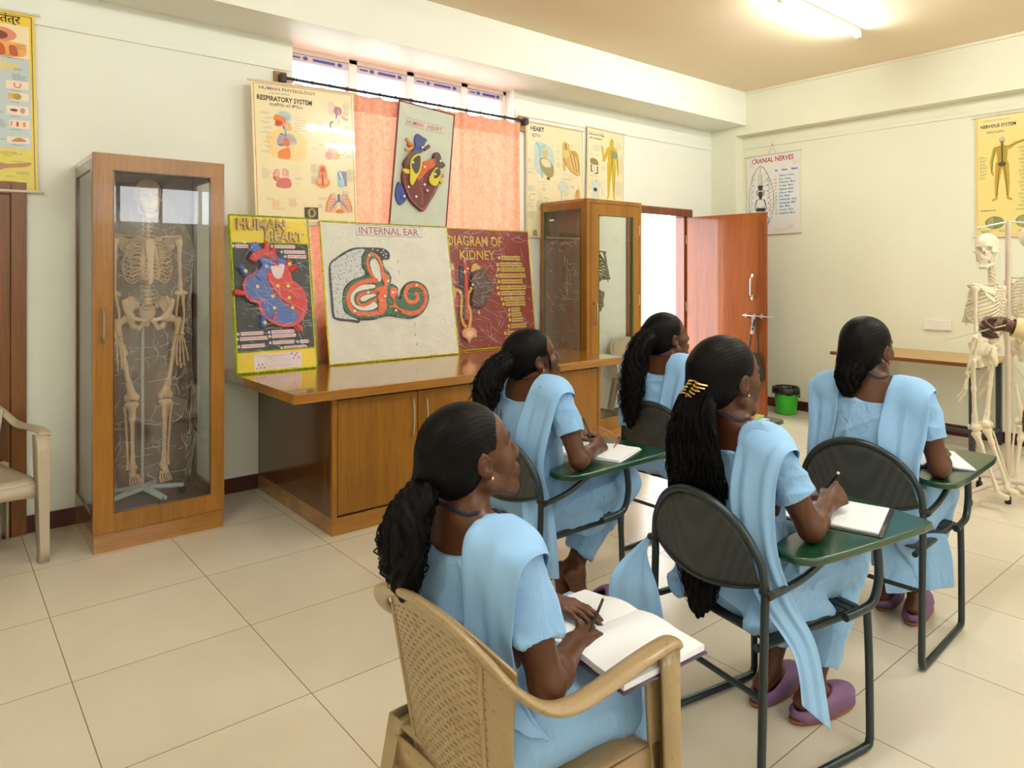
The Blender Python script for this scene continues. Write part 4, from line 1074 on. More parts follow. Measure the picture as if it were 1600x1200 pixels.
RGB = lambda r, g, b: srgb(r, g, b)
# --- HUMAN HEART board, yellow and black
b1 = board('display_board', 'narrow yellow and black board with red and blue heart model, left on the counter', .535, 1.03, frame((1.495, 4.53, .8465), (1, 0, 0), (0, .16, 1)), 'yellow_foam', 'tinsel_green')
obj('black_panel', MB().box(.012, .135, .0005, .523, .845, .004), 'black_foam', b1)
letters(b1, 'HUMAN', .04, .935, .105, .009, 'foil_letters', wf=.86, bold=.003)
letters(b1, 'HEART', .22, .860, .095, .009, 'foil_letters', wf=.92, bold=.003)
e = MB()
for z in (.135, .845): e.tube([(.012 + .51 * k / 40, z, .003) for k in range(41)], .005, 6)
obj('tinsel_edge', e, 'tinsel_green', b1)
heart = piece(b1, 'heart_model', [(0.148, 0.655), (0.083, 0.619), (0.056, 0.565), (0.065, 0.501), (0.094, 0.464), (0.143, 0.443), (0.155, 0.397), (0.181, 0.35), (0.234, 0.31), (0.309, 0.282), (0.376, 0.283), (0.436, 0.318), (0.473, 0.382), (0.482, 0.459), (0.46, 0.526), (0.418, 0.57), (0.385, 0.595), (0.377, 0.642), (0.346, 0.69), (0.261, 0.709), (0.195, 0.691)], RGB(206, 60, 70), .004, .034)
piece(b1, 'blue_chamber', [(0.151, 0.636), (0.091, 0.61), (0.07, 0.56), (0.078, 0.51), (0.113, 0.472), (0.162, 0.461), (0.17, 0.415), (0.195, 0.363), (0.244, 0.323), (0.309, 0.304), (0.367, 0.307), (0.407, 0.329), (0.404, 0.371), (0.352, 0.407), (0.297, 0.456), (0.252, 0.504), (0.227, 0.561), (0.201, 0.617)], RGB(66, 96, 170), .034, .037)
piece(b1, 'red_chamber', [(0.216, 0.635), (0.259, 0.653), (0.345, 0.671), (0.367, 0.633), (0.375, 0.586), (0.417, 0.556), (0.459, 0.507), (0.466, 0.45), (0.439, 0.398), (0.391, 0.415), (0.317, 0.474), (0.267, 0.532), (0.237, 0.579)], RGB(208, 34, 26), .034, .0375)
for p in ([(.226, .61), (.262, .53), (.31, .47), (.40, .41), (.44, .39)], [(.09, .464), (.14, .452), (.185, .462)], [(.235, .325), (.25, .36), (.262, .38)], [(.39, .47), (.43, .48), (.465, .47)]): obj('chamber_wall', strip(p, .016, .034, .045, RGB(200, 70, 84)), 'relief_paint', b1)
obj('aorta', strip([(.12, .72), (.15, .755), (.205, .775), (.262, .745), (.272, .69)], .055, .02, .05, RGB(196, 36, 34)), 'relief_paint', b1, bevel=.006)
obj('pulmonary_artery', strip([(.13, .835), (.18, .76), (.215, .70), (.19, .65), (.15, .605)], .06, .02, .045, RGB(60, 92, 176)), 'relief_paint', b1, bevel=.006)
piece(b1, 'valve_ring', [(0.234, 0.728), (0.281, 0.742), (0.338, 0.728), (0.338, 0.70), (0.28, 0.705), (0.236, 0.69)], RGB(70, 96, 190), .035, .05)
piece(b1, 'valve_flap', [(0.24, 0.70), (0.29, 0.705), (0.335, 0.695), (0.304, 0.606), (0.257, 0.616)], RGB(226, 200, 206), .036, .044)
tb = [(0.191, 0.803), (0.203, 0.765), (0.23, 0.849), (0.226, 0.775), (0.266, 0.812), (0.268, 0.766), (0.381, 0.728), (0.355, 0.681), (0.423, 0.685), (0.373, 0.661), (0.046, 0.692), (0.083, 0.628), (-0.001, 0.521), (0.065, 0.51), (0.173, 0.286), (0.181, 0.359), (0.428, 0.251), (0.395, 0.291)]
tc = ['r', 'r', 'r', 'r', 'r', 'b', 'r', 'b', 'r']
for i in range(9):
    a, b = tb[2 * i], tb[2 * i + 1]
    obj('vessel', MB().tube([(a[0], a[1], .022), (b[0], b[1], .02)], .020, 12, col=RGB(214, 34, 28) if tc[i] == 'r' else RGB(50, 84, 170)), 'relief_paint', b1, smooth=True)
dots(b1, [(0.075, 0.654), (0.212, 0.686), (0.37, 0.701), (0.146, 0.551), (0.28, 0.555), (0.349, 0.551), (0.242, 0.484), (0.352, 0.473), (0.248, 0.408), (0.371, 0.406), (0.181, 0.315)], .012, .042, RGB(206, 206, 90))
lb = [(0.016, 0.823, .1), (0.271, 0.826, .158), (0.336, 0.79, .165), (0.358, 0.758, .148), (0.019, 0.252, .16), (0.218, 0.253, .17), (0.013, 0.219, .19), (0.22, 0.225, .178), (0.02, 0.171, .165), (0.222, 0.183, .16), (0.408, 0.179, .075), (0.295, 0.144, .17)]
for x, y, w in lb:
    n = int(w / .014); q = []
    mb = MB().prism([(x + .009 * math.cos(k * .6283), y + .010 * math.sin(k * .6283)) for k in range(10)], .004, .0055, col=RGB(206, 196, 210))
    top = [(x + .016 + (w - .016) * k / (2 * n), y + .010 + (.003 if k % 2 else 0)) for k in range(2 * n + 1)]; bot = [(x_, 2 * y - y_) for x_, y_ in top[::-1]]
    mb.prism(top + bot, .004, .0055, col=RGB(216, 196, 200))
    for k in range(n): mb.box(x + .022 + .0135 * k, y - .004, .0055, x + .031 + .0135 * k, y + .004, .0058, RGB(216, 100, 90))
    obj('name_label', mb, 'relief_paint', b1)
s = Sheet(.315, .10, RGB(228, 214, 214)); s.line([(.03, .015), (.285, .015), (.285, .085), (.03, .085)], .002, RGB(170, 130, 150), smooth=False, closed=True); s.caption(.07, .075, .19, 5, .013, .003, RGB(220, 170, 180))
for k in range(5): s.fill(oval((.015 + .012 * k, .012 + .02 * ((k * 3) % 2)), .006, .006, 6), RGB(206, 80, 150)); s.fill(oval((.25 + .012 * k, .092 - .016 * ((k * 2) % 3)), .006, .006, 6), RGB(206, 80, 150))
o = obj('title_card', s.mb, 'board_print', b1); o.location = (.112, .014, .001)
film(b1, .535, 1.03, .062)

# --- INTERNAL EAR board
b2 = board('display_board', 'large white board with a green and orange inner ear model, middle of the counter', 1.09, 1.02, frame((2.135, 4.56, .8465), (1, 0, 0), (0, .17, 1)), 'thermocol', 'tinsel_gold')
s = Sheet(.57, .082, RGB(222, 214, 208)); s.line([(.002, .002), (.568, .002), (.568, .08), (.002, .08)], .003, RGB(96, 60, 60), smooth=False, closed=True)
s.text('INTERNAL EAR', .02, .013, .078, RGB(168, 70, 84), .0004, wf=.98)
o = obj('title_strip', s.mb, 'board_print', b2); o.location = (.28, .926, .001)
m, nt, p, out = new_mat('spongy_bone'); MATS['spongy_bone'] = m
v = coords(nt); vo = nt.nodes.new('ShaderNodeTexVoronoi'); vo.inputs['Scale'].default_value = 55; nt.links.new(v, vo.inputs['Vector'])
nt.links.new(ramp(nt, vo.outputs['Distance'], [(.18, srgb(30, 30, 34)), (.30, srgb(206, 206, 204))]), p.inputs['Base Color']); p.inputs['Roughness'].default_value = .6
piece(b2, 'bone_outline', [(0.050, 0.702), (0.104, 0.758), (0.236, 0.828), (0.388, 0.836), (0.492, 0.832), (0.54, 0.798), (0.532, 0.75), (0.482, 0.745), (0.43, 0.70), (0.36, 0.60), (0.25, 0.45), (0.255, 0.292), (0.177, 0.294), (0.07, 0.312), (0.043, 0.354), (0.042, 0.501), (0.041, 0.606)], RGB(40, 42, 46), .001, .010)
piece(b2, 'spongy_bone', [(0.056, 0.698), (0.104, 0.742), (0.236, 0.812), (0.330, 0.818), (0.306, 0.77), (0.299, 0.697), (0.318, 0.633), (0.204, 0.588), (0.141, 0.526), (0.127, 0.43), (0.14, 0.36), (0.235, 0.303), (0.177, 0.308), (0.078, 0.324), (0.056, 0.354), (0.055, 0.501), (0.054, 0.606)], None, .010, .014, 'spongy_bone')
GN = RGB(34, 92, 56); ORG = RGB(226, 92, 28); DKG = RGB(30, 40, 36)
piece(b2, 'labyrinth_outline', [(0.359, 0.806), (0.303, 0.778), (0.29, 0.706), (0.326, 0.63), (0.24, 0.607), (0.148, 0.541), (0.115, 0.456), (0.123, 0.38), (0.175, 0.322), (0.262, 0.299), (0.366, 0.300), (0.481, 0.320), (0.584, 0.303), (0.694, 0.293), (0.795, 0.342), (0.853, 0.434), (0.84, 0.526), (0.772, 0.575), (0.687, 0.575), (0.622, 0.528), (0.595, 0.47), (0.578, 0.47), (0.586, 0.529), (0.54, 0.562), (0.525, 0.556), (0.537, 0.61), (0.513, 0.66), (0.486, 0.685), (0.462, 0.762), (0.408, 0.808)], DKG, .001, .012)
piece(b2, 'labyrinth', [(0.359, 0.794), (0.311, 0.77), (0.3, 0.706), (0.338, 0.634), (0.347, 0.62), (0.244, 0.597), (0.156, 0.535), (0.125, 0.456), (0.133, 0.386), (0.18, 0.332), (0.266, 0.31), (0.366, 0.312), (0.481, 0.331), (0.584, 0.314), (0.692, 0.305), (0.786, 0.349), (0.842, 0.434), (0.83, 0.521), (0.767, 0.564), (0.689, 0.564), (0.629, 0.522), (0.601, 0.457), (0.588, 0.439), (0.568, 0.458), (0.576, 0.523), (0.536, 0.551), (0.514, 0.546), (0.526, 0.607), (0.505, 0.653), (0.476, 0.681), (0.453, 0.755), (0.405, 0.796)], GN, .012, .024)
for pts in ([(0.379, 0.744), (0.36, 0.707), (0.378, 0.634), (0.41, 0.588), (0.434, 0.579), (0.451, 0.634), (0.437, 0.699), (0.41, 0.745)], [(0.371, 0.556), (0.28, 0.552), (0.207, 0.508), (0.182, 0.455), (0.201, 0.402), (0.262, 0.369), (0.352, 0.371), (0.395, 0.397), (0.377, 0.425), (0.395, 0.46), (0.371, 0.445), (0.276, 0.405), (0.225, 0.409), (0.208, 0.454), (0.234, 0.50), (0.316, 0.521), (0.377, 0.530), (0.39, 0.545)], [(0.264, 0.44), (0.261, 0.458), (0.302, 0.48), (0.374, 0.486), (0.388, 0.474), (0.33, 0.452), (0.288, 0.434)]):
    q = crom(pts, 3, True); c = np.mean(q, axis=0)
    obj('window_rim', MB().prism([(c[0] + (x - c[0]) * 1.1, c[1] + (y - c[1]) * 1.08) for x, y in q], .0242, .0248, col=DKG), 'relief_paint', b2)
    piece(b2, 'opening', pts, RGB(222, 218, 204), .0248, .0256, bev=0)
tp = lambda a, b: (lambda q: a + (b - a) * q)
for pts, wd in (([(0.414, 0.583), (0.343, 0.584), (0.251, 0.561), (0.188, 0.517), (0.163, 0.455), (0.176, 0.394), (0.221, 0.353), (0.318, 0.341), (0.411, 0.351)], .034), ([(0.395, 0.588), (0.352, 0.652), (0.338, 0.725), (0.362, 0.771), (0.394, 0.781), (0.432, 0.754), (0.458, 0.681)], .022), ([(0.39, 0.503), (0.282, 0.489), (0.235, 0.45), (0.25, 0.412), (0.296, 0.408), (0.391, 0.448)], .022), ([(0.589, 0.353), (0.674, 0.332), (0.754, 0.352), (0.808, 0.416), (0.813, 0.482), (0.78, 0.531), (0.721, 0.548), (0.663, 0.531), (0.636, 0.485), (0.642, 0.438), (0.682, 0.413), (0.728, 0.427), (0.744, 0.464), (0.719, 0.488)], .030)):
    obj('orange_canal', strip(pts, wd, .0246, .030, ORG), 'relief_paint', b2, bevel=.002)
piece(b2, 'vestibule', [(0.445, 0.70), (0.472, 0.644), (0.51, 0.607), (0.5, 0.56), (0.482, 0.533), (0.483, 0.496), (0.462, 0.45), (0.468, 0.404), (0.453, 0.359), (0.419, 0.333), (0.392, 0.37), (0.407, 0.415), (0.396, 0.46), (0.415, 0.497), (0.365, 0.506), (0.41, 0.538), (0.462, 0.547), (0.451, 0.588), (0.441, 0.643)], ORG, .0246, .033)
piece(b2, 'saccule', [(0.512, 0.523), (0.545, 0.532), (0.569, 0.513), (0.562, 0.476), (0.536, 0.449), (0.551, 0.393), (0.632, 0.354), (0.697, 0.347), (0.673, 0.334), (0.588, 0.351), (0.539, 0.38), (0.487, 0.386), (0.525, 0.403), (0.52, 0.449), (0.501, 0.468)], ORG, .0246, .032)
dots(b2, [(0.355, 0.773), (0.492, 0.579), (0.459, 0.467), (0.525, 0.493), (0.322, 0.498), (0.203, 0.365), (0.538, 0.359), (0.737, 0.545)], .008, .033, RGB(226, 222, 206), sq=True)
dots(b2, [(.40, .822), (.44, .815), (.47, .80), (.49, .815), (.51, .79), (.505, .765), (.485, .78)], .006, .010, RGB(210, 210, 206), 'spot')
for t_, (x, y) in zip('2 3 7 6 4'.split(), [(0.60, 0.725), (0.605, 0.64), (0.70, 0.23), (0.698, 0.16), (0.705, 0.085)]):
    letters(b2, t_, x, y, .035, .0002, 'border_maroon', 'digit', bold=-.0004, z=.0005)
film(b2, 1.09, 1.02, .045, wav=.004)

# --- DIAGRAM OF KIDNEY board
b3 = board('display_board', 'dark red board with a kidney diagram and gold lettering, right end of the counter', .945, 1.01, frame((3.215, 4.69, .8465), (1, 0, 0), (0, .115, 1)), 'maroon_card', 'tinsel_gold')
letters(b3, 'DIAGRAM OF', .045, .868, .118, .004, 'gold_letters', wf=.82, bold=.002)
letters(b3, 'KIDNEY', .165, .752, .110, .004, 'gold_letters', wf=.95, bold=.002)
piece(b3, 'left_kidney', [(0.031, 0.644), (0.092, 0.653), (0.094, 0.581), (0.056, 0.527), (0.104, 0.472), (0.125, 0.417), (0.102, 0.363), (0.055, 0.337), (0.019, 0.401), (0.013, 0.527)], RGB(170, 50, 80), .002, .022)
for k in range(4): obj('calyx', strip([(.03, .56 - .05 * k), (.07, .52 - .03 * k), (.10, .50)], .02, .022, .028, RGB(206, 150, 50)), 'relief_paint', b3, bevel=.002)
piece(b3, 'right_kidney', [(0.278, 0.638), (0.362, 0.667), (0.427, 0.63), (0.465, 0.546), (0.456, 0.47), (0.4, 0.386), (0.324, 0.335), (0.268, 0.341), (0.241, 0.407), (0.262, 0.49), (0.253, 0.564)], RGB(72, 24, 30), .002, .045, bev=.014)
piece(b3, 'adrenal_gland', [(0.028, 0.661), (0.062, 0.725), (0.092, 0.698), (0.098, 0.663)], RGB(214, 160, 60), .003, .02); piece(b3, 'adrenal_gland', [(0.27, 0.647), (0.304, 0.716), (0.374, 0.676)], RGB(214, 160, 60), .003, .02)
for nm, pts, wd, c in (('vein', [(.178, .694), (.17, .53), (.172, .40), (.158, .26)], .034, RGB(24, 24, 40)), ('artery', [(.213, .728), (.212, .58), (.206, .44), (.19, .262)], .034, RGB(206, 50, 34)), ('ureter', [(0.101, 0.5), (0.139, 0.49), (0.161, 0.445), (0.14, 0.307), (0.153, 0.224), (0.182, 0.185)], .026, RGB(214, 160, 56)), ('ureter', [(0.274, 0.499), (0.231, 0.472), (0.215, 0.379), (0.235, 0.305), (0.221, 0.212), (0.204, 0.184)], .028, RGB(214, 150, 40))):
    obj(nm, strip(pts, wd, .003, .02, c), 'relief_paint', b3, bevel=.004)
piece(b3, 'bladder', [(0.134, 0.159), (0.193, 0.185), (0.26, 0.173), (0.279, 0.135), (0.252, 0.103), (0.216, 0.086), (0.201, 0.054), (0.177, 0.092), (0.14, 0.113)], RGB(224, 150, 120), .003, .028, bev=.006)
piece(b3, 'bladder_ring', oval((.205, .132), .04, .028), RGB(236, 196, 160), .028, .031)
dots(b3, [(0.064, 0.693), (0.314, 0.68), (0.215, 0.669), (0.181, 0.644), (0.253, 0.536), (0.235, 0.507), (0.12, 0.471), (0.3, 0.306), (0.247, 0.112)], .010, .046, RGB(180, 190, 120), sq=True)
lb = [(0.591, 0.77, .24), (0.569, 0.713, .28), (0.574, 0.668, .30), (0.55, 0.615, .33), (0.569, 0.563, .27), (0.551, 0.51, .32), (0.557, 0.462, .30), (0.588, 0.412, .26), (0.602, 0.368, .25), (0.661, 0.316, .12), (0.66, 0.273, .14), (0.661, 0.228, .15), (0.645, 0.175, .2), (0.599, 0.116, .2), (0.613, 0.071, .2)]
for x, y, w in lb:
    mb = MB().prism([(x + .013 * math.cos(k * .6283), y + .015 * math.sin(k * .6283)) for k in range(10)], .001, .004, col=RGB(206, 180, 60))
    n = int(w / .019)
    top = [(x + .024 + (w - .024) * k / (2 * n), y + .014 + (.005 if k % 2 else 0)) for k in range(2 * n + 1)]; mb.prism(top + [(x_, 2 * y - y_) for x_, y_ in top[::-1]], .001, .003, col=RGB(206, 176, 70))
    for k in range(n): mb.box(x + .03 + .018 * k, y - .008, .003, x + .041 + .018 * k, y + .008, .0034, RGB(110, 70, 24))
    obj('name_label', mb, 'relief_paint', b3)
obj('white_card', MB().box(.042, .062, .001, .074, .217, .003), 'white_card', b3)
film(b3, .93, 1.01, .056)

# --- felt heart chart hanging in front of the curtain
b4 = board('hanging_chart', 'grey cloth chart with maroon border and felt heart hanging before the curtain', .52, 1.02, frame((2.715, 4.775, 1.815), (1, 0, -.05), (.135, 0, 1), False), 'grey_cloth', None, .006)
e = MB()
for a, b in (((0, 0), (.012, 1.02)), ((.508, 0), (.52, 1.02)), ((.012, 1.008), (.508, 1.02)), ((.012, 0), (.508, .012))): e.box(a[0], a[1], -.007, b[0], b[1], .002)
obj('cloth_border', e, 'border_maroon', b4)
H0 = .03   # drawing sits a little higher than the lower hem
def up(pts): return [(x, y + H0) for x, y in pts]
s = Sheet(.36, .062, RGB(214, 206, 186)); s.line([(.002, .002), (.17, .002), (.17, .06), (.002, .06)], .002, RGB(80, 50, 50), smooth=False, closed=True); s.line([(.19, .002), (.358, .002), (.358, .06), (.19, .06)], .002, RGB(80, 50, 50), smooth=False, closed=True)
s.text('HUMAN', .008, .012, .052, RGB(170, 84, 90), .0002, wf=.78); s.text('HEART', .20, .012, .052, RGB(170, 84, 90), .0002, wf=.84)
o = obj('title_strip', s.mb, 'board_print', b4); o.location = (.075, .835, .001)
piece(b4, 'vena_cava', up([(0.173, 0.754), (0.227, 0.74), (0.268, 0.724), (0.249, 0.685), (0.235, 0.62), (0.195, 0.6), (0.138, 0.596), (0.168, 0.655), (0.158, 0.698)]), RGB(58, 66, 130), .001, .02)
piece(b4, 'heart_body', up([(0.08, 0.462), (0.07, 0.506), (0.125, 0.577), (0.196, 0.596), (0.221, 0.554), (0.244, 0.539), (0.336, 0.58), (0.399, 0.505), (0.408, 0.432), (0.386, 0.336), (0.342, 0.247), (0.282, 0.152), (0.21, 0.177), (0.141, 0.234), (0.09, 0.319), (0.066, 0.398)]), RGB(104, 22, 24), .001, .03, bev=.008)
piece(b4, 'orange_felt', up([(0.244, 0.539), (0.346, 0.586), (0.353, 0.527), (0.293, 0.482), (0.233, 0.405), (0.208, 0.388), (0.197, 0.442), (0.227, 0.501)]), RGB(206, 92, 24), .030, .034)
piece(b4, 'brown_vessel', up([(0.341, 0.631), (0.384, 0.634), (0.412, 0.581), (0.443, 0.553), (0.419, 0.522), (0.364, 0.528), (0.333, 0.561)]), RGB(92, 58, 44), .001, .034)
piece(b4, 'brown_vessel', up([(0.10, 0.56), (0.13, 0.60), (0.19, 0.61), (0.13, 0.53), (.11, .49), (.08, .49)]), RGB(96, 66, 40), .03, .036)
piece(b4, 'atrium', up([(0.206, 0.593), (0.161, 0.582), (0.124, 0.532), (0.126, 0.469), (0.13, .41), (0.132, 0.361), (0.156, 0.336), (.19, .40), (0.218, 0.462), (0.228, 0.527)]), RGB(214, 196, 30), .03, .046, bev=.005)
piece(b4, 'atrium_opening', up([(0.203, 0.575), (0.167, 0.566), (0.138, 0.524), (0.138, 0.475), (0.18, 0.432), (0.208, 0.489)]), RGB(52, 42, 28), .046, .047, bev=0)
piece(b4, 'atrium', up([(0.365, 0.519), (0.326, 0.477), (0.301, 0.419), (0.316, 0.374), (0.371, 0.367), (0.402, 0.432), (0.406, 0.488)]), RGB(214, 196, 30), .03, .046, bev=.005)
piece(b4, 'atrium_opening', up([(0.371, 0.509), (0.342, 0.479), (0.34, 0.433), (0.359, 0.426), (0.393, 0.458), (0.394, 0.5)]), RGB(52, 42, 28), .046, .047, bev=0)
piece(b4, 'yellow_flap', up([(.07, .455), (.075, .43), (.12, .42), (.125, .455)]), RGB(206, 188, 40), .03, .036)
piece(b4, 'blue_felt', up([(0.042, 0.34), (0.073, 0.335), (0.13, 0.242), (0.094, 0.183), (0.069, 0.176), (0.032, 0.235)]), RGB(52, 66, 140), .001, .018)
for pts, c in (([(.085, .70), (.12, .67), (.15, .65)], RGB(206, 150, 70)), ([(.085, .612), (.12, .62), (.15, .645)], RGB(206, 150, 70)), ([(.10, .655), (.15, .648)], RGB(206, 90, 40)), ([(.40, .46), (.45, .47)], RGB(206, 150, 70)), ([(.405, .45), (.435, .40)], RGB(206, 180, 50)), ([(.25, .64), (.297, .683)], RGB(120, 30, 60))):
    obj('vessel_end', strip(up(pts), .024, .002, .022, c), 'relief_paint', b4, bevel=.004)
st = MB()
for k in range(44):
    q = k / 43; P = crom(up([(0.07, 0.43), (0.09, 0.319), (0.141, 0.234), (0.21, 0.177), (0.282, 0.155), (0.342, 0.247), (0.386, 0.336), (0.402, 0.40)]), 6); i = min(len(P) - 2, int(q * (len(P) - 1))); a, b = P[i], P[i + 1]; c = np.array((.24, .40)); d = (c - np.array(a)); d /= np.linalg.norm(d)
    st.tube([(a[0] + d[0] * .008, a[1] + d[1] * .008, .031), (a[0] + d[0] * .024, a[1] + d[1] * .024, .031)], .0016, 4, col=RGB(220, 196, 180))
for k in range(12): st.tube([(.232 + .004 * k - (.004 * k if k < 6 else .002 * k), .41 - .018 * k + H0, .031), (.252 + .004 * k - (.004 * k if k < 6 else .002 * k), .41 - .018 * k + H0, .031)], .0016, 4, col=RGB(220, 196, 180))
obj('stitching', st, 'relief_paint', b4)
dots(b4, up([(0.219, 0.649), (0.144, 0.516), (0.251, 0.499), (0.391, 0.574), (0.35, 0.459), (0.291, 0.318), (0.262, 0.361), (0.196, 0.254), (0.092, 0.241), (0.123, 0.319)]), .010, .045, RGB(232, 228, 220))
obj('hanging_loop', MB().tube([(.20, 1.0, .004), (.26, 1.08, .03), (.32, 1.0, .004)], .0012, 5), 'hang_string', b4)

# ------------------------------------------------------------------ curtains, rod and brackets
m, nt, p, out = new_mat('peach_cloth'); MATS['peach_cloth'] = m
v = coords(nt); n1 = noise_tex(nt, v, 26, 4, .65, 1.2)
c = ramp(nt, n1.outputs['Fac'], [(.42, srgb(250, 190, 160)), (.62, srgb(240, 164, 136))])
nt.links.new(c, p.inputs['Base Color']); p.inputs['Roughness'].default_value = .85
tl = nt.nodes.new('ShaderNodeBsdfTranslucent'); nt.links.new(c, tl.inputs[0])
mx = nt.nodes.new('ShaderNodeMixShader'); mx.inputs[0].default_value = .12
nt.links.new(p.outputs[0], mx.inputs[1]); nt.links.new(tl.outputs[0], mx.inputs[2]); nt.links.new(mx.outputs[0], out.inputs['Surface'])
def curtain(x0, x1, label, ph, z1=2.835, z0=.86):
    t = thing('curtain', label, 'curtain', ((x0 + x1) / 2, 4.838, z0))
    G = []; n = int((x1 - x0) * 110)
    for i in range(n + 1):
        x = x0 + (x1 - x0) * i / n; row = []
        for j in range(31):
            q = j / 30; z = z0 + (z1 - z0) * q
            a = .010 + .004 * (1 - q)
            y = 4.838 + a * math.sin(x * 42 + ph + .8 * math.sin(q * 3 + x * 3)) + .004 * math.sin(x * 95 + ph) * (1 if q > .93 else .5)
            dz = -.012 * abs(math.sin(x * 14 + ph)) * (q > .9) * (q - .9) / .1
            row.append((x + .006 * math.sin(x * 60 + q * 5), y, z + dz))
        G.append(row)
    obj('curtain_cloth', MB().grid(G), 'peach_cloth', t, world=True, smooth='all')
    hm = MB().grid([[(r[k][0], r[k][1] - .004, r[k][2]) for k in (28, 29, 30)] for r in G])
    obj('curtain_heading', hm, 'peach_cloth', t, world=True, smooth='all')
    return t
curtain(2.0, 2.86, 'peach curtain panel between the respiratory chart and the felt heart chart', .5)
curtain(2.87, 4.09, 'peach curtain panel right of the felt heart chart, reaching the window corner', 2.0)
rd = thing('curtain_rod', 'black iron curtain rod with rings across the window', 'curtain rod', (3.0, 4.80, 2.84))
obj('rod', MB().tube([(1.90, 4.812, 2.85), (4.14, 4.812, 2.85)], .011, 10), 'black_iron', rd, world=True, smooth=True)
for k in range(16):
    x = 1.98 + .137 * k
    obj('ring', MB().tube([(x, 4.812 + .016 * math.cos(a), 2.847 + .017 * math.sin(a)) for a in [2 * math.pi * q / 14 for q in range(14)]], .0035, 6, closed=True), 'black_iron', rd, world=True, smooth=True)
for x in (1.90, 4.14):
    obj('bracket', MB().box(x - .02, 4.79, 2.815, x + .02, 4.845, 2.875), 'black_iron', rd, world=True, bevel=.004)
    obj('wood_block', MB().box(x - .045, 4.846, 2.76, x + .045, 4.87, 2.90), 'rod_wood', rd, world=True, bevel=.003)

